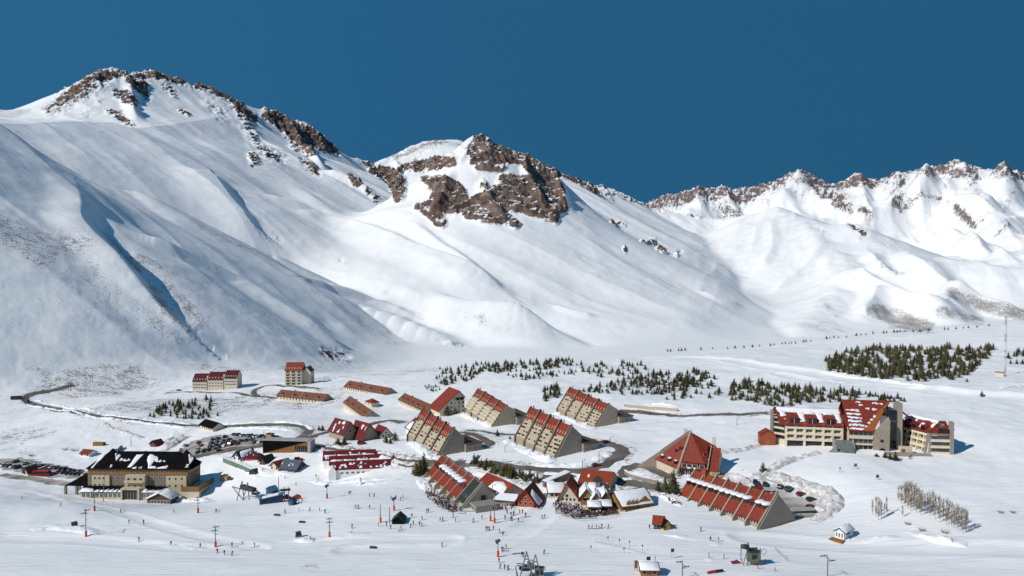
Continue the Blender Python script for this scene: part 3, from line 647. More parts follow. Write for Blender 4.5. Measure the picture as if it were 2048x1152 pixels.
class Site:
    """a level building plot: x runs from photo point A to B, y away from the viewer, z up"""
    def __init__(s, A, B, z='min', rz=None):
        a, b = Vector(hit(HSM, *A)), Vector(hit(HSM, *B)); a.z = hz(a.x, a.y); b.z = hz(b.x, b.y); s.a, s.b = a, b
        s.L = math.hypot(b.x - a.x, b.y - a.y); s.rz = math.atan2(b.y - a.y, b.x - a.x)
        if rz is not None: s.rz = R(rz); s.L = (B[0] - A[0]) / ((S(a) + S(b)) / 2) / math.cos(s.rz)
        zz = min(a.z, b.z) if z == 'min' else (a.z + b.z) / 2 if z == 'mean' else a.z if z == 'a' else b.z
        s.loc = Vector((a.x, a.y, zz)); s.s = (S(a) + S(b)) / 2
    def thing(s, name, label, cat, group=None): return thing(name, label, cat, s.loc, s.rz, group)
    def w(s, x, y, z):
        c, n = math.cos(s.rz), math.sin(s.rz); return Vector((s.loc.x + x * c - y * n, s.loc.y + x * n + y * c, s.loc.z + z))

# ---- colours
SNOW = mat('packed_snow', (.80, .815, .84), .6, .04, .5, bump=.3, bscale=1.5)
RED = mat('red_metal_roof', (.205, .034, .020), .6, .2, .8, spec=.2)
RED2 = mat('orange_red_roof', (.235, .043, .018), .6, .2, .8, spec=.2)
DRED = mat('dark_red_roof', (.085, .009, .013), .55, .15, .8)
CRIM = mat('crimson_roof', (.135, .013, .013), .5, .15, .6)
BROWN = mat('brown_roof', (.165, .062, .036), .7, .18, .7)
BLACKR = mat('black_roof', (.007, .0065, .007), .95, .25, .6, spec=.05)
GREENR = mat('dark_green_roof', (.025, .034, .030), .55, .2, .6)
BEIGE = mat('beige_concrete', (.315, .268, .205), .8, .08, .5)
BEIGE2 = mat('beige_panel', (.415, .345, .25), .8, .07, .6)
TAUPE = mat('brown_concrete_fin', (.165, .13, .098), .85, .1, .6)
GREYC = mat('grey_concrete', (.27, .245, .215), .85, .1, .5)
CREAM = mat('cream_render', (.60, .53, .40), .8, .06, .4)
CREAM2 = mat('yellow_cream_render', (.50, .43, .295), .8, .06, .4)
MAUVE = mat('brown_grey_render', (.20, .16, .14), .85, .08, .4)
WOOD = mat('orange_timber', (.25, .12, .035), .7, .2, 2.0)
WOODD = mat('dark_timber', (.10, .055, .03), .75, .2, 2.0)
YWOOD = mat('yellow_timber', (.27, .135, .035), .7, .2, 2.0)
WHITE = mat('white_paint', (.78, .77, .74), .6, .05, .5)
STONE = mat('stone', (.23, .20, .175), .9, .3, 1.5, bump=.5, bscale=2)
GLASS = mat('window_glass', (.05, .058, .066), .15, .4, .4, spec=.6)
DGLASS = mat('dark_glass', (.012, .013, .016), .15, .4, .4, spec=.5)
FRAME = mat('window_frame', (.60, .55, .46), .6, .05, 1)
METAL = mat('grey_steel', (.20, .21, .215), .45, .15, 1, metal=.5)
DMETAL = mat('dark_steel', (.05, .052, .058), .5, .2, 1, metal=.3)
ORANGE = mat('orange_padding', (.62, .085, .025), .7, .1, 2)
BLUE = mat('blue_paint', (.014, .05, .12), .5, .1, 1)
LBLUE = mat('light_blue_paint', (.05, .14, .23), .55, .1, 1)
YEL = mat('yellow_paint', (.62, .36, .035), .6, .1, 1)
REDP = mat('red_paint', (.40, .022, .02), .5, .1, 1)
GREENW = mat('grey_green_wall', (.14, .20, .16), .8, .15, .5)
BLK = mat('black_plastic', (.014, .014, .016), .5, .2, 1)
ROADM = mat('wet_asphalt', (.085, .074, .066), .75, .0, .12, col2=(.185, .155, .135), bump=.2, bscale=.8)
DIRTM = mat('gritty_snow_and_mud', (.16, .125, .10), .9, .0, .10, col2=(.50, .475, .46), bump=.4, bscale=.6)
BANKM = mat('dirty_bank_snow', (.36, .325, .30), .85, .0, .45, col2=(.82, .82, .83), bump=.6, bscale=1.2)
GSNOW = mat('grey_trodden_snow', (.33, .31, .30), .85, .0, .10, col2=(.70, .70, .71), bump=.3, bscale=.6)

# ---- draped ground sheets and snow banks
def resample(P, step):
    out = [P[0]]; acc = 0
    for a, b in zip(P[:-1], P[1:]):
        L = math.hypot(b[0] - a[0], b[1] - a[1]); n = max(1, int(L / step))
        for i in range(1, n + 1): out.append((a[0] + (b[0] - a[0]) * i / n, a[1] + (b[1] - a[1]) * i / n))
    return out
def trace(px, step=3.0):
    P = [tuple(G(*p))[:2] + (0,) for p in px]
    return resample([q[:2] for q in smooth_line(P, 6)], step)
def normals(P):
    N = []
    for i in range(len(P)):
        a = P[max(i - 1, 0)]; b = P[min(i + 1, len(P) - 1)]
        dx, dy = b[0] - a[0], b[1] - a[1]; l = math.hypot(dx, dy) + 1e-9; N.append((-dy / l, dx / l))
    return N
def strip(name, px, width, m, lift=.16, seed=1, wob=.12):
    P = trace(px); N = normals(P); rg = random.Random(seed); mb = MB(); k = 7
    vs = []; w1 = w2 = 0
    for p, n in zip(P, N):
        w1 = .7 * w1 + rg.uniform(-wob, wob) * width; w2 = .7 * w2 + rg.uniform(-wob, wob) * width
        for j in range(k):
            t = -(width / 2 + w1) + (width + w1 + w2) * j / (k - 1)
            x, y = p[0] + n[0] * t, p[1] + n[1] * t; vs.append((x, y, hz(x, y) + lift - (.3 if j in (0, k - 1) else 0)))
    fs = [(i * k + j, i * k + j + 1, (i + 1) * k + j + 1, (i + 1) * k + j) for i in range(len(P) - 1) for j in range(k - 1)]
    fs = [f[::-1] for f in fs]
    mb.mesh(vs, fs, 0, True); return struct(mb.build(name, m))
def area(name, px, m, lift=.14, step=3.0):
    """irregular ground patch filling a traced outline"""
    P = [G(*p) for p in px]; xs = [p.x for p in P]; ys = [p.y for p in P]
    def inside(x, y):
        c = False
        for i in range(len(P)):
            a, b = P[i], P[i - 1]
            if (a.y > y) != (b.y > y) and x < (b.x - a.x) * (y - a.y) / (b.y - a.y) + a.x: c = not c
        return c
    mb = MB(); idx = {}; vs = []; fs = []
    def vid(i, j):
        if (i, j) not in idx:
            x, y = min(xs) + i * step, min(ys) + j * step; idx[(i, j)] = len(vs); vs.append((x, y, hz(x, y) + lift))
        return idx[(i, j)]
    for i in range(int((max(xs) - min(xs)) / step) + 1):
        for j in range(int((max(ys) - min(ys)) / step) + 1):
            if inside(min(xs) + (i + .5) * step, min(ys) + (j + .5) * step): fs.append((vid(i, j), vid(i + 1, j), vid(i + 1, j + 1), vid(i, j + 1)))
    mb.mesh(vs, fs, 0, True); return struct(mb.build(name, m))
def bank(px, width, height, seed=3, m=None, name='snow_bank', step=.9):
    """ploughed ridge of lumpy snow"""
    P = trace(px, step); N = normals(P); rg = random.Random(seed); mb = MB()
    vs = []; nj = 9; ph = seed * 37.1
    for i, (p, n) in enumerate(zip(P, N)):
        e = min(1, i / 4, (len(P) - 1 - i) / 4) * .9 + .1
        for j in range(nj):
            a = j / (nj - 1) - .5; x, y = p[0] + n[0] * a * width * 1.15, p[1] + n[1] * a * width * 1.15
            c = float(vnoise(np.array([x / 2.6 + ph]), np.array([y / 2.1]), 3)[0]) * .55 + float(vnoise(np.array([x / .9]), np.array([y / .9 + ph]), 5)[0]) * .6 + float(vnoise(np.array([x / 9]), np.array([y / 9 + ph]), 1)[0]) * .5
            b = max(0, 1 - (2 * abs(a)) ** 2.2) * (.55 + .85 * c) * height * e
            vs.append((x + rg.uniform(-.2, .2), y + rg.uniform(-.2, .2), hz(x, y) + (b if 0 < j < nj - 1 else -.4)))
    prof = range(nj)
    k = len(prof)
    mb.mesh(vs, [(i * k + j + 1, i * k + j, (i + 1) * k + j, (i + 1) * k + j + 1) for i in range(len(P) - 1) for j in range(k - 1)], 0, True)
    return struct(mb.build(name, m or SNOW))

# ================================================================== roads, car parks, snow banks
for i, (px, w) in enumerate(ROADS): strip('road', px, w, ROADM, .16 + .04 * (i % 3), seed=i)
strip('road', [(0,950),(40,956),(90,962),(140,968)], 9, DIRTM, seed=12)
strip('road', [(925,962),(985,955),(1035,965)], 5, GSNOW, seed=13)
area('car_park', [(355,905),(380,885),(420,872),(470,868),(530,872),(556,884),(520,890),(440,902),(385,912)], DIRTM)
area('car_park', [(0,918),(40,916),(110,930),(170,944),(172,958),(110,955),(0,938)], DIRTM)
area('car_park', [(1490,962),(1530,966),(1590,976),(1640,992),(1652,1012),(1640,1030),(1608,1036),(1590,1034),(1555,1000)], GSNOW, .12)
area('car_park', [(1560,1000),(1600,990),(1640,1008),(1635,1026),(1605,1030),(1588,1026)], DIRTM, .2)
area('terrace', [(855,985),(900,990),(985,1012),(1000,1005),(960,1020),(925,1028),(880,1010)], GSNOW, .2)
area('terrace', [(1108,1008),(1150,1000),(1250,1015),(1235,1028),(1160,1038),(1112,1026)], GSNOW, .2)
for i, (px, w, h) in enumerate([
    ([(56,810),(110,820),(170,830),(240,840),(300,848),(370,855)], 3, 1.0), ([(70,800),(120,812),(200,826),(300,841),(400,849)], 3, .9),
    ([(440,849),(500,846),(560,845),(605,849),(625,860)], 3, 1.2), ([(590,862),(540,857),(470,857)], 2.5, .8),
    ([(628,898),(700,909),(780,923),(840,930)], 4, 1.3), ([(640,890),(720,900),(790,912),(850,919)], 3.5, 1.2),
    ([(820,886),(845,900),(870,916),(890,921)], 6, 1.8), ([(1012,880),(1040,897),(1075,912),(1108,924)], 6, 1.8), ([(1060,930),(1110,933),(1165,929),(1200,918),(1222,905)], 5, 1.4), ([(1090,945),(1130,952),(1180,951),(1220,938)], 4, 1.2),
    ([(925,828),(955,842),(985,855)], 5, 1.5), ([(1108,826),(1150,842),(1190,858)], 5, 1.6), ([(1085,958),(1060,950),(1020,945)], 5, 1.4), ([(950,945),(1000,958),(1045,975)], 4, 1.0),
    ([(1505,955),(1550,961),(1600,970),(1640,985),(1662,1000),(1655,1018),(1640,1034)], 9, 2.6), ([(1520,950),(1570,958),(1620,972),(1655,992)], 5, 1.8), ([(1660,1008),(1648,1030),(1630,1042)], 5, 2.0),
    ([(1500,964),(1525,950),(1545,936),(1575,923),(1610,912),(1640,904)], 4.5, 1.6), ([(1430,907),(1470,902),(1500,896),(1532,888)], 4.5, 1.6), ([(1440,950),(1470,958),(1500,966)], 6, 1.8),
    ([(1250,975),(1290,985),(1340,992)], 5, 1.4), ([(1255,945),(1280,952),(1320,965)], 4, 1.4), ([(1215,975),(1250,980)], 4, 1.6), ([(1320,985),(1350,1005),(1372,1012)], 4, 1.2), ([(1160,970),(1190,962),(1225,970)], 4, 1.4),
    ([(640,905),(665,912),(700,907),(760,917),(800,928)], 5, 1.2), ([(500,935),(530,945),(560,948),(590,944)], 5, 1.4), ([(440,915),(490,935),(520,952)], 5, 1.6), ([(620,960),(650,968),(680,966),(740,960),(780,955)], 4, 1.2), ([(280,996),(330,998),(370,1002),(420,1000)], 4, 1.4), ([(840,958),(850,972),(862,985)], 5, 1.6),
    ([(380,872),(360,880),(340,892),(320,905)], 7, 2.0), ([(365,868),(345,878),(330,890)], 6, 1.6), ([(205,846),(225,858),(260,868),(285,876)], 4, 1.2), ([(1990,780),(2048,772)], 5, 1.2), ([(1640,742),(1740,757),(1830,768),(1900,772)], 3, .7), ([(1240,812),(1300,808),(1360,812)], 4, 1.0), ([(1820,1062),(1870,1078),(1935,1090)], 5, 1.3), ([(1690,1086),(1740,1080),(1800,1072)], 4, .8), ([(62,1062),(100,1054),(150,1058),(200,1068)], 6, .9), ([(650,1078),(690,1072),(740,1066)], 4, .6), ([(330,1092),(380,1096),(420,1100)], 3, .5), ([(700,968),(760,966),(810,958)], 5, .8), ([(590,1078),(610,1080),(630,1080)], 4, .7), ([(1410,1120),(1425,1119)], 4, 1.2), ([(1330,1068),(1390,1078),(1440,1090)], 4, .5)]):
    bank(px, w, h, 20 + i, BANKM if i in (14, 15, 16, 17, 18, 19, 31, 32, 33, 20, 22, 4, 5) else None)

# ================================================================== buildings
_WM = {}
def win_data(w, h, fr=.10, glass=None, frame=None, key=''):
    k = (round(w, 2), round(h, 2), key)
    if k not in _WM:
        mb = MB(); mb.box(-w/2, w/2, -.05, .05, -h/2, h/2, 0); mb.box(-w/2 + fr, w/2 - fr, -.08, -.04, -h/2 + fr, h/2 - fr, 1)
        if w > 1.3: mb.box(-.04, .04, -.10, -.03, -h/2 + fr, h/2 - fr, 0)
        _WM[k] = mb.data('window', [frame or FRAME, glass or GLASS])
    return _WM[k]
def windows(t, xs, z, y=0.0, w=1.1, h=1.3, side='front', x=0.0, glass=None, frame=None, key='', name='window'):
    me = win_data(w, h, .10, glass, frame, key)
    for q in xs:
        if side == 'front': inst(name, me, t, (q, y, z))
        elif side == 'right': inst(name, me, t, (x, q, z), math.pi / 2)
        else: inst(name, me, t, (x, q, z), -math.pi / 2)
def lerp(a, b, n): return [a + (b - a) * i / max(1, n - 1) for i in range(n)]
def patches(t, P, polys, th=.3, name='roof_snow', seed=0, m=None):
    """lumpy patches of snow lying on a roof surface: P(u, v) gives a point on it"""
    rg = random.Random(seed)
    for poly in polys:
        mb = MB(); pts = []
        for i in range(len(poly)):
            a, b = poly[i], poly[(i + 1) % len(poly)]
            for k in range(3):
                f = k / 3; pts.append((a[0] + (b[0] - a[0]) * f + rg.uniform(-.012, .012), a[1] + (b[1] - a[1]) * f + rg.uniform(-.02, .02)))
        q = [P(u, v) for u, v in pts]
        c = Vector((0, 0, 0))
        for p in q: c += Vector(p)
        c /= len(q)
        top = [Vector(p) * .88 + c * .12 + Vector((0, 0, th)) for p in q]; bot = [Vector(p) + Vector((0, 0, -.05)) for p in q]
        n = len(q); area2 = sum(q[i][0] * q[(i + 1) % n][1] - q[(i + 1) % n][0] * q[i][1] for i in range(n))
        if area2 < 0: top.reverse(); bot.reverse()
        mb.mesh(top + bot + [c + Vector((0, 0, th * 1.15))], [(i, (i + 1) % n, 2 * n) for i in range(n)] + [(n + i, n + (i + 1) % n, (i + 1) % n, i) for i in range(n)], 0, True)
        mb.build(name, m or SNOW, t)
def quad(p00, p10, p11, p01):
    p00, p10, p11, p01 = map(Vector, (p00, p10, p11, p01))
    return lambda u, v: (p00 * (1 - u) + p10 * u) * (1 - v) + (p01 * (1 - u) + p11 * u) * v
def gable(t, x0, x1, y0, y1, h, hr, axis, wm, rm, ov=.5, z0=-3.0, eave=.5, ridge=.5, th=.22, wallname='wall', roofname='roof'):
    """gabled block; returns the two roof surfaces as functions of u, v (v runs from eave to ridge)"""
    mb = MB()
    if axis == 'x':
        ym = y0 + (y1 - y0) * ridge
        mb.prism([(y0, z0), (y1, z0), (y1, h), (ym, hr), (y0, h)], x0, x1, 'x')
        k0 = (hr - h) / (ym - y0); k1 = (hr - h) / (y1 - ym)
        f = quad((x0 - ov, y0 - eave, h - eave * k0 + .12), (x1 + ov, y0 - eave, h - eave * k0 + .12), (x1 + ov, ym, hr + .12), (x0 - ov, ym, hr + .12))
        b = quad((x1 + ov, y1 + eave, h - eave * k1 + .12), (x0 - ov, y1 + eave, h - eave * k1 + .12), (x0 - ov, ym, hr + .12), (x1 + ov, ym, hr + .12))
    else:
        xm = x0 + (x1 - x0) * ridge
        mb.prism([(x0, z0), (x1, z0), (x1, h), (xm, hr), (x0, h)], y0, y1, 'y')
        k0 = (hr - h) / (xm - x0); k1 = (hr - h) / (x1 - xm)
        f = quad((x0 - eave, y1 + ov, h - eave * k0 + .12), (x0 - eave, y0 - ov, h - eave * k0 + .12), (xm, y0 - ov, hr + .12), (xm, y1 + ov, hr + .12))
        b = quad((x1 + eave, y0 - ov, h - eave * k1 + .12), (x1 + eave, y1 + ov, h - eave * k1 + .12), (xm, y1 + ov, hr + .12), (xm, y0 - ov, hr + .12))
    mb.build(wallname, wm, t)
    r = MB()
    for q in (f, b): r.slab([q(0, 0), q(1, 0), q(1, 1), q(0, 1)], th)
    r.build(roofname, rm, t)
    return f, b
def box_part(t, name, m, *bx):
    mb = MB()
    for b in bx: mb.box(*b)
    return mb.build(name, m, t)

# ---------------------------------------------------------------- cream hotel with the black roof
def black_roof_hotel():
    st = Site((176, 989), (381, 995), 'mean', -2); L = st.L; D = 13.5; k = L / 50.0
    t = st.thing('hotel', 'cream and brown hotel with black hipped roof holding snow patches, left foreground', 'hotel')
    box_part(t, 'wall', MAUVE, (0, L, 0, D, -4, 10.0))
    box_part(t, 'upper_wall', WOOD, (-.06, L + .06, -.06, D + .06, 10.0, 13.2))
    X = lambda px: (px - 176) / 205.0 * L
    for a, b in ((186, 222), (338, 379)): box_part(t, 'bay', CREAM2, (X(a), X(b), -.7, 0.02, -2, 10.0))
    box_part(t, 'centre_bay', CREAM2, (X(258), X(298), -2.4, .02, -2, 10.6))
    for z in (4.2, 7.6):
        b = MB(); b.box(X(259), X(297), -3.8, -2.42, z - .25, z); b.box(X(259), X(297), -3.8, -3.62, z, z + 1.05)
        b.build('balcony', CREAM2, t)
    for z in (5.3, 8.7, 11.7):
        yy = {0: -.06}
        for a in (181,): windows(t, [X(a)], z, -.0 if z < 10 else -.06)
        windows(t, [X(p) for p in (192.5, 201.5, 210)], z, -.70 if z < 10 else -.06)
        windows(t, [X(p) for p in (227, 236.5, 246.5)], z, 0 if z < 10 else -.06)
        windows(t, [X(p) for p in (265, 278, 290)], z, -2.4 if z < 10 else -.06, 1.3, 1.6)
        windows(t, [X(p) for p in (302.5, 313.5, 324, 334)], z, 0 if z < 10 else -.06)
        windows(t, [X(p) for p in (345, 357.5, 370)], z, -.70 if z < 10 else -.06)
        windows(t, lerp(2.2, D - 2.5, 5), z, side='right', x=L + (.0 if z < 10 else .06))
    # hipped roof with three cross hips
    e = .9; z0, z1 = 13.15, 20.2
    r = MB()
    A_, B_, C_, D_ = (-e, -e, z0), (L + e, -e, z0), (L + e, D + e, z0), (-e, D + e, z0); r0, r1 = (7.5, D / 2, z1), (L - 7.5, D / 2, z1)
    r.poly([A_, B_, r1, r0]); r.poly([B_, C_, r1]); r.poly([C_, D_, r0, r1]); r.poly([D_, A_, r0])
    r.poly([D_, C_, B_, A_])
    rf = r.build('roof', BLACKR, t)
    for xc, w, ap in ((X(212), 13, 21.6), (X(281), 14, 20.6), (X(366), 11, 21.3)):
        c = MB(); p0, p1, p2, p3 = (xc - w/2, -e - .05, z0 - .03), (xc + w/2, -e - .05, z0 - .03), (xc + w/2, D * .8, z0 - .03), (xc - w/2, D * .8, z0 - .03); q = (xc, 6.8, ap)
        c.poly([p0, p1, q]); c.poly([p1, p2, q]); c.poly([p2, p3, q]); c.poly([p3, p0, q]); c.build('cross_hip', BLACKR, rf)
    P = lambda x, v: (x * L, -e + (D / 2 + e) * v, z0 + (z1 - z0) * v + .08)
    u = lambda p: (p - 176) / 205.0
    patches(t, P, [[(u(183), .05), (u(187), .05), (u(201), .8), (u(195), .85)], [(u(223), .05), (u(226), .1), (u(232), .75), (u(222), .9), (u(219), .8)], [(u(258), .1), (u(263), .1), (u(281), .85), (u(265), .8)], [(u(298), .1), (u(301), .08), (u(308), .7), (u(291), .85), (u(291), .7)],
                   [(u(376), .1), (u(379), .1), (u(386), .6), (u(381), .85), (u(373), .85)], [(u(236), .47), (u(240), .45), (u(241), .56), (u(237), .58)], [(u(243), .44), (u(250), .45), (u(249), .54), (u(244), .53)], [(u(252), .47), (u(256), .48), (u(255), .57), (u(252), .56)], [(u(309), .42), (u(315), .41), (u(314), .6), (u(310), .66)], [(u(318), .42), (u(323), .41), (u(322), .5), (u(318), .52)], [(u(326), .42), (u(332), .40), (u(331), .47), (u(327), .48)], [(u(302), .08), (u(316), .07), (u(314), .16), (u(304), .18)], [(u(320), .08), (u(338), .06), (u(340), .2), (u(330), .14)], [(u(270), .06), (u(278), .05), (u(277), .13), (u(272), .12)], [(u(281), .06), (u(289), .05), (u(287), .13)]], .22)
    ch = MB(); ch.box(X(346), X(346) + 1.0, 9, 10, 18, 21.2); ch.build('chimney', STONE, rf)
    # glazed veranda along the front, with snow on its roof
    for a, b in ((172, 257), (294, 340)):
        box_part(t, 'veranda', CREAM2, (X(a), X(b), -4.6, -.72, -3, 3.1))
        n = int((X(b) - X(a)) / 2.2)
        windows(t, lerp(X(a) + 1.6, X(b) - 1.4, n), 1.5, -4.6, 1.7, 2.1, key='ver', frame=WHITE)
        v = MB(); v.slab([(X(a) - .4, -5.1, 3.2), (X(b) + .2, -5.1, 3.2), (X(b) + .2, -.72, 5.0), (X(a) - .4, -.72, 5.0)], .25); v.build('veranda_roof', BLACKR, t)
        Q = quad((X(a) - .4, -5.1, 3.22), (X(b) + .2, -5.1, 3.22), (X(b) + .2, -.8, 4.98), (X(a) - .4, -.8, 4.98))
        rg = random.Random(a); pl = [[(0.0, 0), (.35, 0), (.3, .45), (.12, .6), (0, .5)]]
        for i in range(6): c = .36 + i * .105; pl.append([(c, .02), (c + .1, .02), (c + .09, .3 + .25 * rg.random()), (c + .02, .25)])
        patches(t, Q, pl, .3, seed=a)
    box_part(t, 'entrance', CREAM2, (X(256), X(259), -5.6, -2.42, -3, 4.4), (X(290), X(293.5), -5.6, -2.42, -3, 4.4), (X(256), X(293.5), -5.6, -2.42, 4.4, 5.2))
    box_part(t, 'door', DGLASS, (X(259) + .1, X(290) - .1, -4.6, -4.4, -2, 3.9))
    b = MB()
    for x in lerp(X(259) + 1, X(290) - 1, 5): b.box(x - .06, x + .06, -4.7, -4.55, -2, 3.9)
    b.build('door_frame', CREAM2, t)
    # pavilion with a snow roof in front, right
    f, bb = gable(t, X(326), X(372), -13, -5.2, 2.6, 5.2, 'y', WOODD, WOODD, .6, -3, .8, wallname='pavilion_wall', roofname='pavilion_roof')
    patches(t, f, [[(0.02, .02), (.98, .02), (.98, .98), (.02, .98)]], .5, 'pavilion_snow', 5); patches(t, bb, [[(0.02, .02), (.98, .02), (.98, .98), (.02, .98)]], .5, 'pavilion_snow', 6)
    windows(t, lerp(X(330), X(368), 7), 1.3, -13, 1.3, 1.5, key='ver', frame=WHITE)
    # lower wing at the right end with a timber parapet
    box_part(t, 'side_wing', CREAM, (L + .02, L + 7, -3.5, D - 1, -4, 4.2), (L - 1.5, L + .02, -3.5, -.75, -4, 4.2))
    box_part(t, 'parapet', WOOD, (L - 1.6, L + 7.2, -3.8, -3.45, 3.6, 5.8), (L + 6.9, L + 7.25, -3.45, D - .8, 3.6, 5.8))
    windows(t, lerp(0, D - 4, 5), 1.6, side='right', x=L + 7, w=1.6, h=2, key='ver', frame=WHITE)
    b = MB()
    for y in lerp(-2, D - 2, 6): b.tube((L + 7.6, y, -3), (L + 9.6, y, -4), .12); b.tube((L + 8.2, y, -3), (L + 7.3, y, 4.0), .12)
    b.build('fire_stair', METAL, t)
    # porte-cochere on the left
    c = MB()
    ax0, ax1, ay0, ay1 = -12.5, -.3, 1, 13
    c.poly([(ax0, ay0, 4.2), (ax1, ay0, 4.2), (ax1, 7, 9.3), (-4, 7, 9.3)]); c.poly([(ax1, ay1, 4.2), (ax0, ay1, 4.2), (-4, 7, 9.3), (ax1, 7, 9.3)]); c.poly([(ax0, ay1, 4.2), (ax0, ay0, 4.2), (-4, 7, 9.3)]); c.poly([(ax0, ay0, 4.2), (ax0, ay1, 4.2), (ax1, ay1, 4.2), (ax1, ay0, 4.2)])
    c.build('porch_roof', BLACKR, t)
    for x, y in ((-12, 1.4), (-6.5, 1.4), (-1.2, 1.4), (-12, 12.4), (-6.5, 12.4)): box_part(t, 'pillar', STONE, (x - .5, x + .5, y - .5, y + .5, -4, 4.15))
black_roof_hotel()

# ---------------------------------------------------------------- three joined apartment blocks, dark red roofs
def three_blocks():
    st = Site((385, 781), (474, 780), 'mean', 2); L = st.L; D = 15
    t = st.thing('apartment_building', 'three joined white apartment blocks stepping up under dark red roofs, far left hill', 'apartment building')
    k = L / 89.0
    for i, (a, b, dz) in enumerate(((0, 28, 0), (31, 61, 1.5), (64, 89, 3.0))):
        x0, x1 = a * k, b * k
        f, _ = gable(t, x0, x1, 0, D, 7.8 + dz, 13.8 + dz, 'x', CREAM, DRED, .3, -4, .5)
        for z in (1.4, 4.1, 6.8):
            windows(t, lerp(x0 + 1.6, x1 - 1.6, 5), z + dz, 0, 2.0, 1.1, key='d', glass=DGLASS, frame=WHITE)
        for u in lerp(.12, .88, 5): p = f(u, .2); box_part(t, 'dormer', CREAM, (p[0] - .45, p[0] + .45, p[1] - .3, p[1] + 1.3, p[2] - .2, p[2] + .8))
        if i < 2: box_part(t, 'stair_tower', CREAM, (b * k, (b + 3) * k, .9, D - 1, -4, 12.0 + dz))
    for z in (3.0, 5.7, 8.4): windows(t, (4.5, 8, 11.5), z, side='right', x=L, w=1.0, h=1.0)
three_blocks()

def tower_block():
    st = Site((570, 774), (604, 776), 'mean', 0); L = st.L; D = 14
    t = st.thing('apartment_building', 'tall narrow cream tower block with bright red gabled roof beside the loop road', 'apartment building')
    h = 32 / st.s; hr = h + 6.4
    f, _ = gable(t, 0, L, 0, D, h, hr, 'x', CREAM, RED2, .3, -4, .7)
    for i in range(5):
        z = 1.8 + i * (h - 2.2) / 4.6
        windows(t, lerp(2.6, L - 2.6, 3), z, 0, 3.0, 1.7, key='t', glass=DGLASS)
        for x in lerp(2.6, L - 2.6, 3): box_part(t, 'balcony', CREAM, (x - 1.8, x + 1.8, -.8, 0, z - 1.35, z - .75))
    for u in lerp(.1, .9, 6): p = f(u, .25); box_part(t, 'dormer', CREAM, (p[0] - .4, p[0] + .4, p[1] - .3, p[1] + 1.3, p[2] - .3, p[2] + 1.0))
    gable(t, L + .02, L + 7, 4, D + 3, h - 2, h + 2.2, 'y', CREAM, DRED, .3, -4, .4, wallname='side_wall', roofname='side_roof')
    for i in range(4): windows(t, (5.5, 8.5), 2.0 + i * 2.9, side='right', x=L + 7, w=1.3, h=1.6, glass=DGLASS, key='t2')
    windows(t, (1.6,), h - 1, side='right', x=L, w=.9, h=1.1)
tower_block()

# ---------------------------------------------------------------- long low brown-roofed terraces
def row_house(A, B, label, nd=4, hw=2.4, hr=6.6, D=11, split=.5, seed=0):
    st = Site(A, B, 'mean'); L = st.L
    t = st.thing('row_house', label, 'row house', 'brown roofed row houses behind the village')
    f, _ = gable(t, 0, L, 0, D, hw, hr, 'x', CREAM, BROWN, .25, -4, .6)
    w = MB(); w.prism([(0, -4), (D, -4), (D, hw - .05), (D / 2, hr - .1), (0, hw - .05)], L + .003, L + .28, 'x'); w.build('gable_wall', GREYC, t)
    e = MB(); p, q = f(split, 0), f(split, 1); e.slab([p + Vector((-.3, 0, .28)), p + Vector((.3, 0, .28)), q + Vector((.3, 0, .28)), q + Vector((-.3, 0, .28))], .3); e.build('roof_ridge_strip', BEIGE, t)
    for u in lerp(.11, .86, nd):
        p = f(u, .22); d = MB(); d.box(p[0] - 1.0, p[0] + 1.0, p[1] - .2, p[1] + 2.2, p[2] - .4, p[2] + 1.0, 0); d.prism([(p[0] - 1.3, p[2] + .95), (p[0] + 1.3, p[2] + .95), (p[0], p[2] + 1.9)], p[1] - .5, p[1] + 2.8, 'y', 1); d.box(p[0] - .6, p[0] + .6, p[1] - .25, p[1] - .18, p[2] - .2, p[2] + .8, 2)
        d.build('dormer', [CREAM, BROWN, DGLASS], t)
    n = max(6, int(L / 3.2)); xs = lerp(1.6, L - 1.6, n)
    windows(t, xs[0::2], .9, 0, 1.4, 1.5, key='rh', glass=DGLASS); 
    windows(t, xs[1::2], .7, 0, 1.0, 1.9, key='rd', glass=DGLASS, name='door')
    c = MB(); p = f(.3, .96); c.box(p[0] - .4, p[0] + .4, p[1], p[1] + .8, p[2] - .8, p[2] + 1.0); c.build('chimney', STONE, t)
row_house((553, 800), (647, 806), 'long brown-roofed row house directly in front of the red-roofed tower block')
row_house((688, 783), (772, 792), 'brown-roofed row house furthest back, right of the tower block')
row_house((687, 818), (731, 838), 'short brown-roofed row house nearest the crimson chalets', 4, 2.3, 6.3, 10, .98)
row_house((797, 808), (851, 824), 'brown-roofed row house leading up to the tall red shed-roofed block', 5, 2.3, 6.3, 10, .98)

def small_lodge():
    st = Site((731, 810), (744, 813), 'mean'); t = st.thing('chalet', 'tiny cream chalet with red hipped roof among the brown row houses', 'chalet')
    L = st.L; box_part(t, 'wall', CREAM, (0, L, 0, 6, -3, 3.4)); r = MB(); e = .8; z = 3.45
    a, b, c, d, q = (-e, -e, z), (L + e, -e, z), (L + e, 6 + e, z), (-e, 6 + e, z), (L / 2, 3, 6.0)
    r.poly([a, b, q]); r.poly([b, c, q]); r.poly([c, d, q]); r.poly([d, a, q]); r.poly([d, c, b, a]); r.build('roof', RED, t)
    windows(t, lerp(1, L - 1, 3), 1.8, 0, 1, 1.3, glass=DGLASS, key='rh1')
small_lodge()

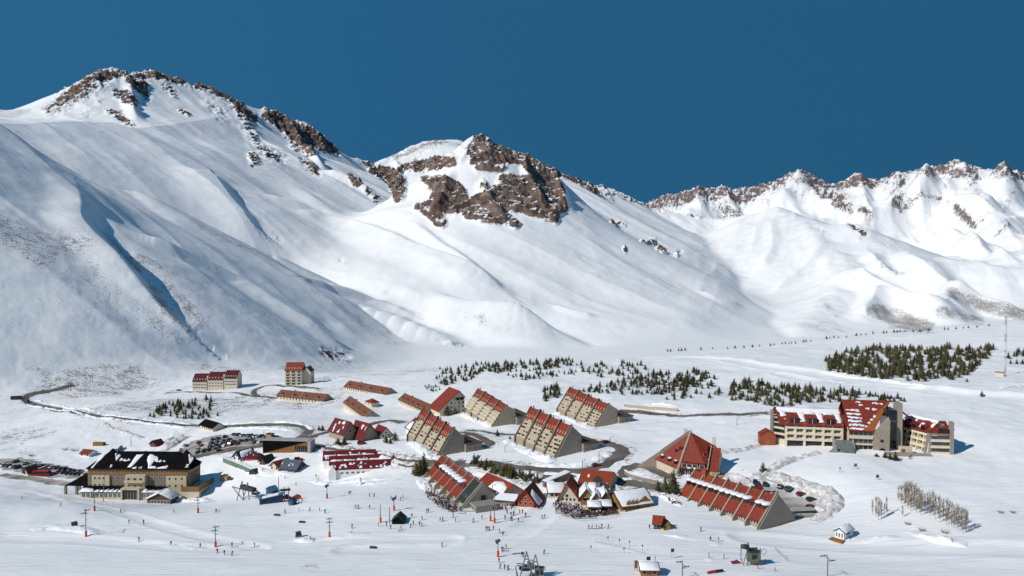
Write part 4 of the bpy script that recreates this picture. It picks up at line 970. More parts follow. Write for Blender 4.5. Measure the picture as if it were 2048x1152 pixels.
# ---------------------------------------------------------------- tall block with one big red sloping roof
def shed_block():
    st = Site((880, 829), (929, 821), 'mean'); L = st.L; D = 17; s = st.s
    t = st.thing('apartment_building', 'tall cream block with one steep bright red roof sweeping down its left side', 'apartment building')
    hr = 46 / s; xr = .78 * L
    w = MB(); w.prism([(0, -4), (L, -4), (L, hr - 4.2), (xr, hr), (0, 4.0)], 0, D, 'y'); w.build('wall', CREAM, t)
    r = MB(); kk = (hr - 4.0) / xr
    r.slab([(-1.8, -1.0, 4.12 - 1.8 * kk), (-1.8, D + 1, 4.12 - 1.8 * kk), (xr, D + 1, hr + .14), (xr, -1.0, hr + .14)], .35); r.slab([(xr, -1.0, hr + .14), (xr, D + 1, hr + .14), (L + .6, D + 1, hr - 4.6), (L + .6, -1.0, hr - 4.6)], .35); r.build('roof', RED, t)
    for i in range(4):
        for x in lerp(.30 * L, .94 * L, 5):
            z = 1.8 + 2.7 * i
            if z + 1.4 < 4.0 + kk * x: inst('window', win_data(1.2, 1.5, .1, DGLASS, FRAME, 'sb'), t, (x, 0, z))
    b = MB()
    for x in (.62 * L, .80 * L): b.box(x - .25, x + .25, -.5, 0, -3, hr - 5)
    b.build('pilaster', CREAM, t)
    box_part(t, 'loggia', DGLASS, (.66 * L, .92 * L, -.08, .05, hr - 6.2, hr - 4.4))
    for i in range(4): windows(t, lerp(2, D - 2, 4), 1.8 + 2.7 * i, side='right', x=L, glass=DGLASS, key='sb')
shed_block()

# ---------------------------------------------------------------- wedge-shaped slope-front blocks
def slope_block(A, B, label, hr, hb, D, drop, style, rows=5, n=4, seed=0, fr=.62):
    st = Site(A, B, 'b'); L = st.L; l = L / n
    t = st.thing('apartment_building', label, 'apartment building', 'wedge shaped apartment blocks')
    yr = fr * D; rg = random.Random(seed)
    Lsl = math.hypot(yr, hr); ny, nz = -hr / Lsl, yr / Lsl
    wall = MB()
    for i in range(n):
        z = drop * (n - 1 - i)
        wall.prism([(0, -6), (D, -6), (D, hb + z), (yr, hr + z), (0, z)], i * l, (i + 1) * l - (.003 if i < n - 1 else 0), 'x')
    wall.build('wall', BEIGE, t)
    def P(x, f, off, z): return Vector((x, yr * f + ny * off, hr * f + nz * off + z))
    for i in range(n):
        z = drop * (n - 1 - i); x0, x1 = i * l + .5, (i + 1) * l - .5
        # facade panels between recessed window bands
        f0, f1 = .03, .62
        for k in range(rows):
            a = f0 + (f1 - f0) * (k + .0) / rows; b = f0 + (f1 - f0) * (k + .72) / rows
            if style == 'balcony':
                p = P(0, a + .03, 0, z); q = P(0, b + .045, 0, z)
                nb = 4; w = (x1 - x0) / nb
                for j in range(nb):
                    xa = x0 + j * w + .18; xb = xa + w - .36; m = MB()
                    m.prism([(p.y - 1.1, p.z + .9), (p.y - 1.1, p.z - .1), (p.y + .2, p.z - .1), (q.y - .2, q.z - .1)], xa, xb, 'x'); m.build('balcony', CREAM, t)
            else:
                m = MB(); m.slab([P(x0, a, .22, z), P(x1, a, .22, z), P(x1, b, .22, z), P(x0, b, .22, z)], .2); m.build('facade_panel', BEIGE2, t)
            wm = MB(); c0 = b + .012; c1 = f0 + (f1 - f0) * (k + 1) / rows - .012
            wm.slab([P(x0 + .1, c0, .08, z), P(x1 - .1, c0, .08, z), P(x1 - .1, c1, .08, z), P(x0 + .1, c1, .08, z)], .06, 0 if style == 'balcony' else 1)
            if style != 'balcony':
                for j in range(6):
                    if rg.random() < .38: xa = x0 + .3 + (x1 - x0 - .6) * j / 6; wm.slab([P(xa, c0 - .03, .28, z), P(xa + 1.2, c0 - .03, .28, z), P(xa + 1.2, c1 + .01, .28, z), P(xa, c1 + .01, .28, z)], .06, 0)
            wm.build('window', [DGLASS, FRAME if style != 'balcony' else DGLASS], t)
        r = MB(); r.slab([P(x0, .64, .3, z), P(x1, .64, .3, z), P(x1, 1.0, .3, z), P(x0, 1.0, .3, z)], .3)
        kb = (hr - hb) / (D - yr)
        r.slab([(i * l + .02, yr - .2, hr + z + .3), ((i + 1) * l - .02, yr - .2, hr + z + .3), ((i + 1) * l - .02, D + .5, hb - .5 * kb + z + .25), (i * l + .02, D + .5, hb - .5 * kb + z + .25)], .25); rr = r.build('roof', RED, t)
        for x in lerp(x0 + .9, x1 - .9, 4): s = MB(); s.slab([P(x - .16, .69, .42, z), P(x + .16, .69, .42, z), P(x + .16, .79, .42, z), P(x - .16, .79, .42, z)], .1); s.build('skylight', CREAM, rr)
        v = MB(); v.tube((x0 + 1.2, yr + .8, hr + z - .3), (x0 + 1.2, yr + .8, hr + z + 1.3), .28); v.build('vent', METAL, rr)
    for i in range(n + 1):
        z = drop * (n - 1 - min(i, n - 1)); z2 = drop * (n - 1 - max(i - 1, 0)); zz = max(z, z2); th = .55 if 0 < i < n else .3; x = min(max(i * l, .3), L - .3)
        m = MB(); pr = [(-.9, -6 + z), (-.9, .1 + z), (yr - .5, hr + zz + .60), (yr + .6, hr + zz + .60), (yr + .6, hr + z - 2)]
        m.prism(pr, x - th, x + th, 'x'); m.build('fin', TAUPE, t)
    m = MB(); m.prism([(.0, -6), (D, -6), (D, hb + .1), (yr, hr + .15), (-.05, 0)], L + .003, L + .35, 'x'); m.build('end_wall', BEIGE, t)
    for k in range(4): windows(t, (D - 2.4, D - .9), hb - 1.4 - 2.2 * k, side='right', x=L + .36, w=.8, h=.9, key='e')
    # rear annex
    a = MB(); a.box(L * .55, L + 2, D + .02, D + 9, -6, hb * .55); a.build('annex', GREYC, t)
    rr = MB(); rr.box(L * .55 - .3, L + 2.5, D + .3, D + 9.5, hb * .55, hb * .55 + .4); rr.build('annex_roof', WOODD, t)
    windows(t, lerp(D + 2, D + 8, 3), hb * .3, side='right', x=L + 2, w=1.4, h=1.4, glass=DGLASS, key='an')
slope_block((931, 826), (986, 851), 'wedge-front block with white balconies, beside the tall red shed-roofed block', 11.6, 8.6, 14, .7, 'balcony', 4, seed=1)
slope_block((1115, 824), (1191, 854), 'furthest right wedge-front beige block with red attic, below the scattered pines', 12.2, 8.8, 14, .8, 'panel', seed=2)
slope_block((816, 881), (876, 914), 'wedge-front beige block nearest left, behind the tall dark spruces', 13.0, 8.2, 14, 1.0, 'panel', seed=3)
slope_block((1031, 888), (1111, 919), 'largest wedge-front beige block, inside the road bend above the dense pine strip', 14.0, 9.2, 14.5, .9, 'panel', seed=4)

# ---------------------------------------------------------------- crimson chalets and the snow-roofed one
def chalet(A, B, D, hw, hr, label, wm=CREAM, rm=CRIM, snow=None, axis='y', nm='chalet', cat='chalet', group=None, win=3, ridge=.5, ov=.8, eave=.9, seed=0, zmode='mean', right=0):
    st = Site(A, B, zmode); t = st.thing(nm, label, cat, group); L = st.L
    f, b = gable(t, 0, L, 0, D, hw, hr, axis, wm, rm, ov, -4, eave, ridge)
    if win:
        windows(t, lerp(L * .2, L * .8, win), min(1.5, hw * .55), 0, min(1.2, L / win * .5), min(1.4, hw * .6), glass=DGLASS, key='ch')
        if axis == 'y' and hr - hw > 2.5: windows(t, [L * ridge], hw + .5, 0, 1.2, 1.2, glass=DGLASS, key='ch')
    if right: windows(t, lerp(D * .15, D * .85, right), min(1.5, hw * .55), side='right', x=L, w=1.2, h=1.3, glass=DGLASS, key='ch')
    if snow:
        for q, polys in zip((f, b), snow):
            if polys: patches(t, q, polys, .35, seed=seed)
    return st, t, f, b
FULL = [[(.03, .03), (.97, .03), (.97, .97), (.03, .97)]]
def streaks(n, seed, v0=.05, v1=.95, w=.05):
    rg = random.Random(seed); out = []
    for i in range(n):
        u = rg.uniform(.03, .9); v = rg.uniform(v0, v1 - .15); h = rg.uniform(.08, .3); ww = rg.uniform(w * .6, w * 1.8); out.append([(u, v), (u + ww, v), (u + ww * .9, v + h), (u + ww * .1, v + h * .8)])
    return out
chalet((687, 884), (714, 878), 15, 4.5, 10.2, 'steep crimson-roofed chalet with snow streaks and grey gable, leftmost of the chalets', BEIGE, CRIM, (streaks(9, 3), None), win=2, seed=3)
chalet((727, 882), (756, 875), 12, 2.4, 9.2, 'crimson tent-roofed chalet in the middle of the chalet row', BEIGE, CRIM, (streaks(3, 5), None), win=0, ov=1.2, eave=1.2, ridge=.35)
chalet((762, 876), (782, 872), 9, 2.6, 6.0, 'small crimson-roofed chalet at the right end of the chalet row, by dark trees', CREAM, CRIM, (None, None), win=2)
chalet((812, 868), (836, 878), 12, 4.6, 9.0, 'white house with red roof half under snow, tucked behind the nearest left wedge block', WHITE, CRIM, ([[(.05, .05), (.7, .05), (.6, .5), (.3, .75), (.05, .6)], [(.7, .5), (.95, .4), (.9, .8)]], FULL), axis='x', win=4)

# ---------------------------------------------------------------- flat black and timber building
def flat_building():
    st = Site((526, 906), (617, 903), 'mean'); L = st.L; D = 6; h = 24 / st.s
    t = st.thing('flat_roofed_building', 'long flat-roofed building with black triangle and orange timber front, grey surround', 'building')
    box_part(t, 'wall', WOOD, (0, L, 0, D, -3, h))
    m = MB(); m.prism([(-.05, h + .05), (L * .985, h + .05), (.02, -.3)], -.25, -.02, 'y'); m.build('black_panel', BLACKR, t)
    b = MB(); b.box(L * .70, L * .965, -.35, -.26, .3, h * .62, 0); b.build('window', [DGLASS], t)
    b = MB()
    for x in lerp(L * .70, L * .965, 7): b.box(x - .05, x + .05, -.42, -.34, .3, h * .62)
    b.box(L * .70, L * .965, -.42, -.34, h * .3, h * .3 + .1); b.build('window_frame', GREYC, t)
    b = MB(); b.box(L * .705, L * .96, -.5, -.36, .2, .8); b.build('counter', CREAM, t)
    b = MB(); b.box(L, L + 1.4, -1.2, D, -3, h + .3); b.box(-.1, L, -.5, D, h + .06, h + .5); b.build('surround', mat('light_grey_cladding', (.36, .35, .36), .6, .1, .5), t)
flat_building()

# ---------------------------------------------------------------- triple red-roofed hall
def triple_hall():
    st = Site((673, 957), (778, 948), 'mean', 10); L = st.L; t = st.thing('hall', 'low white hall under three parallel red ridged roofs streaked with snow', 'hall'); d = 8.6
    for i in range(3):
        sh = -3.6 * i
        f, b = gable(t, sh, L + sh, i * d, (i + 1) * d - .02, 2.4 + .2 * i, 5.6 + .5 * i, 'x', WHITE, CRIM, .5, -3, .05, .5)
        patches(t, f, streaks((24, 9, 12)[i], 40 + i, .05, .8, .03), .15, seed=i)
        if i: patches(t, f, [[(.02 + .24 * q, .40), (.24 + .24 * q, .38), (.25 + .24 * q, .52), (.03 + .24 * q, .55)] for q in range(4)], .2, seed=90 + i)
        windows(t, [i * d + 2.6, i * d + 5.8], 1.2, side='left', x=sh, w=1.2, h=1.5, glass=DGLASS, key='th')
    windows(t, lerp(2.5, L - 2.5, 9), 1.0, 0, 1.4, .9, key='th2', glass=GLASS)
    c = MB(); c.prism([(-3.6, -3), (-.1, -3), (-.1, 2.2), (-1.85, 4.6), (-3.6, 2.2)], -.8, 2.5, 'y'); c.build('side_porch', WHITE, t)
triple_hall()

chalet((467, 918), (480, 921), 9, 2.6, 5.4, 'white gabled house with dark green snow-dusted roof beside the football pitch wall', WHITE, GREENR, (None, [[(.1, .1), (.9, .1), (.9, .9), (.2, .8)]]), win=2)
chalet((492, 919), (514, 919), 5, 2.2, 3.6, 'low maroon shed adjoining the white gabled house', REDP, DRED, (streaks(4, 8), None), axis='x', win=3, ov=.3)
chalet((541, 938), (556, 942), 8, 2.6, 4.8, 'small white hut with red roof near the parked red car', CREAM, RED, None, win=2)
chalet((562, 942), (592, 942), 8, 2.4, 5.4, 'dark blue-grey roofed ski hut with people at its counter, next to the red-roofed hut', WOODD, mat('slate_blue_roof', (.07, .10, .135), .5, .15, .6), (streaks(4, 9), None), axis='x', win=4)
chalet((519, 928), (530, 930), 6, 2.2, 4.4, 'little dark-roofed hut half buried in snow left of the red-roofed hut', WOODD, GREENR, None, win=0)
chalet((400, 858), (426, 861), 8, 3.0, 5.6, 'low cream service building with black roof beside the main road bend', CREAM, BLACKR, None, axis='x', win=5, ov=.6)
chalet((160, 910), (178, 911), 6, 2.2, 3.8, 'small white hut with bright red roof on the snow left of the black-roofed hotel', WHITE, RED, (None, None), axis='x', win=2, ov=.3)
chalet((223, 902), (236, 901), 6, 2.6, 3.4, 'small pale grey flat hut behind the black-roofed hotel', GREYC, SNOW, None, axis='x', win=2, ov=.2)
chalet((300, 893), (312, 894), 5, 2.0, 4.0, 'brown hut with dark red gable on the bank by the upper car park', WOODD, DRED, None, win=0)
chalet((48, 949), (56, 950), 5, 2.4, 4.8, 'tiny cream kiosk with brown roof in the far left car park', CREAM, BROWN, None, win=1)

# ---------------------------------------------------------------- long A-frame lodges with fins and snow-capped dormers
def lodge(A, B, n, D, h, label, side_mat, front_mat, snow=True, green_last=0, dn=2, seed=0, name='lodge', base=True, z='mean', end=BEIGE, zl=0.0):
    st = Site(A, B, z); st.loc.z += zl; L = st.L; l = L / n; t = st.thing(name, label, 'lodge'); rg = random.Random(seed)
    ym = D / 2; y0, zb = 1.6, 2.3
    mb = MB(); mb.prism([(y0, -4), (D - .5, -4), (D - .5, .8), (ym, h), (y0, zb)], 0, L, 'x'); mb.build('wall', end, t)
    ln = math.hypot(ym - y0 + .0, h - zb)
    def P(x, f, off=0): return Vector((x, y0 + (ym - y0) * f - (h - zb) / ln * off, zb + (h - zb) * f + (ym - y0) / ln * off))
    for i in range(n):
        g = i >= n - green_last; m = GREENR if g else front_mat[i % len(front_mat)]
        r = MB(); r.slab([P(i * l + .02, -.12, .25), P((i + 1) * l - .02, -.12, .25), P((i + 1) * l - .02, 1.0, .25), P(i * l + .02, 1.0, .25)], .24)
        rr = r.build('roof', m, t)
        if not g:
            for j in range(dn):
                xc = i * l + l * (j + .5) / dn; w = l / dn * .36
                p = P(xc, .40); d = MB(); top = p.z + 1.5
                d.box(xc - w, xc + w, p.y - .4, p.y + 2.4, p.z - .7, top, 0); d.box(xc - w + .2, xc + w - .2, p.y - .47, p.y - .39, p.z + .1, top - .15, 1); d.box(xc - w - .15, xc + w + .15, p.y - .7, p.y + 2.6, top, top + .2, 2)
                dd = d.build('dormer', [WOODD, DGLASS, m], t)
                if snow and rg.random() < .93:
                    c = MB(); c.blob((xc, p.y + .9, top + .42), 1, int(rg.random() * 1e6), 0, 2, (w + .65, 2.2, .65), .10); c.build('snow_cap', SNOW, dd)
                p = P(xc, .80); k = MB(); k.box(xc - w * .5, xc + w * .5, p.y - .2, p.y + .8, p.z - .3, p.z + .55, 0); k.build('small_dormer', WOODD, t)
        elif True:
            k = MB(); k.slab([P(i * l + 1, .12, .40), P((i + 1) * l - 1, .12, .40), P((i + 1) * l - 1, .3, .40), P(i * l + 1, .3, .40)], .1); k.build('roof_window', GLASS, rr)
        if base: windows(t, lerp(i * l + 1.0, (i + 1) * l - 1.0, 4), 1.0, y0, .9, 1.9, glass=DGLASS, frame=WHITE, key='lo')
    r = MB(); r.slab([(0, ym, h + .3), (L, ym, h + .3), (L, D + .3, .9), (0, D + .3, .9)], .24); r.build('rear_roof', side_mat, t)
    for i in range(n + 1):
        x = min(max(i * l, .28), L - .28); th = .28
        m = MB(); m.prism([(-1.3, -4), (-1.1, .4), (ym, h + 1.25), (D + .6, .6), (D + .6, -4), (D - .2, -4), (D - .2, .2), (ym, h + .1), (y0 + .1, zb - .3), (y0 - .2, -4)], x - th, x + th, 'x'); m.build('fin', end, t)
    m = MB(); m.prism([(-.1, -4), (D + .2, -4), (D + .2, .5), (ym, h + .4), (-.1, .3)], L + .003, L + .3, 'x'); m.build('end_wall', end, t)
    return st, t
st, t = lodge((1356, 993), (1519, 1060), 7, 19, 9.6, 'long red A-frame lodge with beige fins and snow-capped dormers beside the right car park', BROWN, [RED2, RED2, RED, RED, RED, RED, RED], seed=1)
c = MB(); c.box(5, 7, 8, 9.6, 8, 11.6); c.build('chimney', mat('red_brick', (.30, .07, .04), .85, .2, 2), t)
gable(t, st.L * .42, st.L * .55, 13, 26, 3.2, 6.2, 'y', CREAM, RED2, .5, -3, .4, wallname='rear_wing_wall', roofname='rear_wing_roof')
st, t = lodge((851, 953), (925, 1019), 6, 17, 8.8, 'long red A-frame lodge ending in a dark green roof bay, beside the crowded sun terrace', GREYC, [RED], green_last=1, seed=2, base=False)
m = MB(); m.box(st.L + .31, st.L + .42, 7.6, 9.6, -1, 4.6); m.build('window', DGLASS, t)
m = MB(); m.box(st.L + .35, st.L + 7, 3, 12, -3, 2.6); m.build('glazed_porch', GREYC, t)
windows(t, lerp(st.L + 1.4, st.L + 6, 3), 1.3, 3, 1.6, 1.7, key='ver', frame=WHITE, glass=DGLASS)

# ---------------------------------------------------------------- red pyramid hotel with the long wedge wall
def pyramid_hotel():
    st = Site((1357, 952), (1414, 958), 'mean'); s = st.s; L = st.L; h = 80 / s
    t = st.thing('hotel', 'red pyramid-roofed hotel split by a beige fin, with long wedge wall', 'hotel')
    ap = Vector((3.4, 9, h)); R0 = Vector((14.2, 9, h - 5.2))
    w = MB(); w.box(.2, L, 1.5, 17, -4, 3.4); w.build('wall', WOODD, t)
    b = MB()
    for x in lerp(1, L - .6, 7): b.box(x - .18, x + .18, .9, 1.5, -3, 3.2)
    b.box(0, L, .7, 1.5, 3.0, 3.4); b.build('front_posts', GREYC, t)
    windows(t, lerp(1.8, L - 1.6, 6), 1.4, 1.5, 1.5, 2.2, glass=GLASS, key='ph')
    lo, hi = Vector((.1, -.6, 3.3)), Vector((L + .3, -.6, 3.3))
    r = MB(); r.slab([lo, hi, Vector((L - 1.2, 9, h - 5.2)), R0, ap], .3); rf = r.build('front_roof', RED, t)
    r = MB(); r.slab([ap, R0, Vector((14.2, 19, 4)), Vector((3.4, 19, 4))], .3); r.slab([R0, Vector((L - 1.2, 9, h - 5.2)), Vector((L - .6, 19, 3.5)), Vector((14.2, 19, 3.5))], .3); r.build('rear_roof', RED, t)
    F = quad(lo, hi, (L - 1.2, 9, h - 5.2), (3.4, 9, h - 5.2))
    for (u, v) in ((.18, .06), (.36, .06), (.56, .06), (.80, .06), (.36, .50), (.72, .50)):
        p = F(u, v); d = MB(); d.box(p[0] - 1.1, p[0] + 1.1, p[1] - .2, p[1] + 2.2, p[2] - .3, p[2] + 1.7, 0); d.box(p[0] - .9, p[0] + .9, p[1] - .28, p[1] - .18, p[2] + .1, p[2] + 1.4, 1); d.box(p[0] - 1.3, p[0] + 1.3, p[1] - .5, p[1] + 2.4, p[2] + 1.7, p[2] + 1.95, 2)
        dd = d.build('dormer', [FRAME, GLASS, RED], t)
        if v > .3 or u in (.36, .56): c = MB(); c.blob((p[0], p[1] + .2, p[2] - .1), 1, int(u * 100), 0, 1, (1.2, .9, .5)); c.build('snow_cap', SNOW, dd)
    # left face: falls away to the left from the tall fin
    l0 = Vector((-11.2, 3.5, 5.0)); l1 = Vector((-.3, -.4, 2.6)); l2 = Vector((2.2, 9, h - 1.0)); l3 = Vector((1.0, 9.4, h - 2.6))
    r = MB(); r.slab([l0, l1, l2, l3], .3); r.build('left_roof', RED, t)
    w = MB(); w.mesh([l0 + Vector((.6, .8, -.6)), l1 + Vector((-.1, .9, -.5)), Vector((-.4, 1, -4)), Vector((-10.4, 4.6, -4)), Vector((-10.4, 16, -4)), Vector((-10.4, 16, 4)), l3 + Vector((0, .4, -1)), Vector((-.4, 17, -4)), Vector((-.4, 17, 4))],
           [(3, 2, 1, 0), (4, 3, 0, 5), (0, 1, 6), (5, 0, 6, 8), (7, 4, 5, 8)]); w.build('left_wall', CREAM, t)
    Q = quad(l0, l1, l2, l3)
    for u, v in ((.2, .12), (.55, .12), (.85, .12), (.6, .45), (.8, .55)):
        p = Q(u, v); d = MB(); d.box(p[0] - .9, p[0] + .9, p[1] - .2, p[1] + 1.6, p[2] - .4, p[2] + 1.1, 0); d.box(p[0] - .7, p[0] + .7, p[1] - .27, p[1] - .18, p[2] - .1, p[2] + .8, 1); dd = d.build('dormer', [RED, DGLASS], t)
        if v < .3: c = MB(); c.blob((p[0], p[1] + .6, p[2] + 1.25), 1, int(u * 50), 0, 1, (1.1, 1.1, .35)); c.build('snow_cap', SNOW, dd)
    windows(t, lerp(-9.2, -1.6, 5), 2.2, 0, 1.2, 1.1, glass=DGLASS, key='ph2')
    for o in list(t.children)[-5:]:
        f = (o.location.x + 10.4) / 10.0; o.location.y = 4.6 - 3.6 * f - .12; o.rotation_euler.z = -math.atan2(3.6, 10.0)
    m = MB(); f0, f1 = Vector((-.1, -1.5, 2.9)), Vector((3.3, 9.2, h + .9)); e_ = Vector((.42, 0, 0)); dn = Vector((0, 0, 2.2))
    q = [f0 - e_, f1 - e_, f1 + e_, f0 + e_]; q += [v - dn for v in q]; m.mesh(q, [(3, 2, 1, 0), (4, 5, 6, 7), (0, 1, 5, 4), (1, 2, 6, 5), (2, 3, 7, 6), (3, 0, 4, 7)]); m.box(-.52, .32, -1.5, -.4, -4, 2.0)
    m.build('fin', BEIGE, t)
    m = MB(); m.prism([(-.4, -4), (19.5, -4), (19.5, 4), (9.2, h - 4.5), (-.7, 3.6)], L, L + .4, 'x'); m.build('side_wall', BEIGE, t)
    m = MB(); m.prism([(.5, -4), (14, -4), (14, 7), (9, 11), (.5, 3.0)], L + .42, L + 4.0, 'x'); m.build('side_wing', CREAM, t)
    m = MB(); m.slab([(L + .42, .2, 2.95), (L + 4.3, .2, 2.95), (L + 4.3, 9, 11.2), (L + .42, 9, 11.2)], .25); m.build('side_wing_roof', RED, t)
    # long wedge wall
    g = G(1275, 934); c, n = math.cos(st.rz), math.sin(st.rz); dx, dy = g.x - st.loc.x, g.y - st.loc.y
    gx, gy = dx * c + dy * n, -dx * n + dy * c; gz = g.z - st.loc.z
    top = Vector((2.6, 10.4, h + .3)); m = MB(); a = Vector((gx, gy, gz + .3)); d = (top - a); nn = Vector((-d.y, d.x, 0)).normalized() * .5
    q = [a + nn, top + nn, Vector((top.x, top.y, -4)) + nn, Vector((gx, gy, gz - 4)) + nn]; q2 = [v - 2 * nn for v in q]
    m.mesh(q + q2, [(0, 1, 2, 3), (7, 6, 5, 4), (0, 4, 5, 1), (1, 5, 6, 2), (2, 6, 7, 3), (3, 7, 4, 0)]); m.build('wedge_wall', BEIGE, t)
    e = MB(); a2 = a.lerp(top, .45); e.slab([a2 + nn * .9 + Vector((0, 0, .15)), top + nn * .9 + Vector((0, 0, .15)), top - nn * .2 + Vector((0, 0, .16)), a2 - nn * .2 + Vector((0, 0, .16))], .1); e.build('wall_coping', RED, t)
    for x, y, z0, z1 in ((13.0, 9, h - 7, h - 1.6), (.0, 13, h - 5, h + .2)):
        m = MB(); m.box(x - .6, x + .6, y, y + 1.4, z0, z1); m.build('chimney', CREAM, t)
pyramid_hotel()

# ---------------------------------------------------------------- big hotel on the right
def big_hotel():
    st = Site((1572, 893), (1684, 896), 'mean'); L = st.L; s = st.s; k = L / 112.0; D = 15
    t = st.thing('hotel', 'large cream hotel with red snowy roofs, grey tower and two balconied wings on the right', 'hotel')
    E = 10.8
    HC = mat('warm_cream_render', (.70, .615, .455), .8, .06, .4)
    wl = box_part(t, 'left_wing_wall', HC, (0, L, .8, D, -4, E))
    for z in (2.6, 5.3, 8.0): box_part(t, 'balcony_slab', HC, (0, L, -.3, .8, z, z + 1.05))
    nb = 6
    for i, x in enumerate(lerp(0, L, nb + 1)): box_part(t, 'column', HC, (x - .45, x + .45, -.2, .8, 3.75 if i % 2 else -4, E - .2))
    for z in (4.5, 7.2, 9.9): windows(t, [L * (i + .5) / nb for i in range(nb)], z, .8, L / nb * .62, 1.55, key='bh', glass=GLASS, frame=WHITE)
    for i in range(3): windows(t, [L * (i + .5) / 3], 1.0, .8, L / 3 * .86, 2.8, key='bhg', glass=DGLASS, frame=TAUPE)
    # red mansard with dormers and snow
    z0, z1 = E - 1.0, E + 6.0
    r = MB(); F_ = quad((-3, -1.0, z0), (L + .6, -1.0, z0), (L + .6, 6.5, z1), (-4.5, 6.5, z1)); B_ = quad((L + .6, D + .5, z0 + 2), (-4.5, D + .5, z0 + 2), (-4.5, 6.5, z1), (L + .6, 6.5, z1))
    for q in (F_, B_): r.slab([q(0, 0), q(1, 0), q(1, 1), q(0, 1)], .3)
    r.build('left_wing_roof', RED, t)
    sn = []
    for i, u in enumerate((.24, .52, .80)):
        p = F_(u, .18); d = MB(); d.box(p[0] - 1.9, p[0] + 1.9, p[1] - .5, p[1] + 3.6, p[2] - 1.0, p[2] + 2.0, 0); d.box(p[0] - 1.6, p[0] + 1.6, p[1] - .6, p[1] - .48, p[2] - .6, p[2] + 1.6, 1); d.box(p[0] - .08, p[0] + .08, p[1] - .66, p[1] - .55, p[2] - .6, p[2] + 1.6, 3); d.box(p[0] - 2.1, p[0] + 2.1, p[1] - .8, p[1] + 3.8, p[2] + 2.0, p[2] + 2.25, 2)
        d.build('dormer', [RED, DGLASS, RED, FRAME], t)
    sn = [[(.03, .72), (.98, .66), (.99, .97), (.02, .97)], [(.34, .2), (.42, .2), (.43, .7), (.33, .7)], [(.62, .2), (.70, .2), (.71, .7), (.61, .7)], [(.9, .2), (.97, .2), (.98, .7), (.89, .68)], [(.06, .45), (.14, .5), (.15, .7), (.05, .75)], [(.44, .62), (.6, .62), (.6, .74), (.44, .74)], [(.72, .62), (.88, .62), (.88, .72), (.72, .72)]]
    patches(t, F_, sn, .35, seed=11)
    # angled end bay and pillar on the left
    m = MB(); m.prism([(0, .8), (0, 8), (-5, 11), (-5.0, 5.2)], -4, E + 1.5, 'z'); m.build('end_bay', CREAM, t)
    for z in (2.8, 5.5, 8.2, 10.4):
        m = MB(); m.prism([(.02, .55), (-.1, .75), (-4.95, 5.1), (-5.05, 4.8)], z, z + 1.5, 'z'); m.build('window', DGLASS, t)
    m = MB(); m.box(-6.0, -4.9, 4.6, 7.2, -4, E + 4.4); m.build('pillar', GREYC, t)
    # middle block: glass storeys under one great sloping roof
    x0, x1 = L + 2.4, L + 13.0
    box_part(t, 'link_wall', RED, (L + .05, x0, 1.5, D, -4, E + 3.5))
    for z in (1.5, 4.4, 7.2): box_part(t, 'link_window', DGLASS, (L + .4, x0 - .3, 1.35, 1.52, z, z + 1.8))
    box_part(t, 'middle_wall', CREAM, (x0, x1, -1.5, 14, -5, 9.4))
    for z, g in ((1.0, DGLASS), (3.7, GLASS), (7.4, GLASS)):
        windows(t, lerp(x0 + 1.1, x1 - 1.4, 5), z, -1.5, 1.8, 1.9, key='mid' + g.name, glass=g, frame=WOODD)
    box_part(t, 'middle_balcony', CREAM, (x0 - .1, x1 - .5, -2.6, -1.52, 5.0, 6.2), (x0 - .1, x1 - .5, -2.6, -1.52, .3 + 1.9, 2.9))
    G0 = quad((x0 - .3, -3.2, 8.6), (x1 - .6, -3.2, 8.6), (x1 + 10.2, 11, 20.4), (x0 - .3, 11, 20.4))
    r = MB(); r.slab([G0(0, 0), G0(1, 0), G0(1, 1), G0(0, 1)], .4); r.slab([G0(0, 1), G0(1, 1), (x1 + 10, 20, 12), (x0 - .3, 20, 12)], .4); r.build('great_roof', RED, t)
    rg = random.Random(4); sp = []
    for j in range(6):
        v = .05 + j * .115; e_ = .66 - .05 * j - rg.uniform(0, .14); sp.append([(.04, v), (.2, v + .008), (.4, v - .006), (e_, v), (e_ - .03, v + .045), (.3, v + .052), (.05, v + .05)])
    for j in range(9): u, v = rg.uniform(.15, .85), rg.uniform(.62, .93); sp.append([(u, v), (u + .1, v), (u + .1, v + .035), (u, v + .03)])
    for j in range(4): u, v = .62 + .05 * j, .12 + .11 * j; sp.append([(u, v), (u + .09, v), (u + .1, v + .05), (u, v + .05)])
    patches(t, G0, sp, .22, seed=9)
    m = MB(); m.slab([G0(.62, .02) + Vector((0, 0, .06)), G0(1.0, .02) + Vector((0, 0, .06)), G0(1.0, .98) + Vector((0, 0, .06)), G0(.86, .66) + Vector((0, 0, .06))], .05); m.build('orange_roof_stripe', mat('orange_roof', (.30, .09, .018), .5, .15, .8), t)
    m = MB(); m.prism([(x1 - .55, -5), (x1 + 6.2, -5), (x1 + 6.6, 13.2), (x1 + 5.9, 15.2), (x1 + .1, 8.4)], -2.6, -1.4, 'y'); m.build('wedge_wall', BEIGE, t)
    m = MB(); m.tube((x1 + 3.2, -2.68, 4.4), (x1 + 3.2, -2.58, 4.4), .75, n=12); m.build('round_window', DGLASS, t)
    m = MB(); m.tube((x1 + 3.4, -2.68, -.2), (x1 + 3.4, -2.58, -.2), 1.4, n=12); m.build('arched_door', DGLASS, t)
    m = MB(); m.box(x1 + 6.2, x1 + 10.6, 2.2, 12, -5, 17.5); m.build('glass_hall', DGLASS, t)
    m = MB()
    for z in (2.0, 5.5, 9.0, 12.5): m.box(x1 + 6.3, x1 + 10.5, 2.05, 2.19, z, z + .3)
    m.build('floor_band', TAUPE, t)
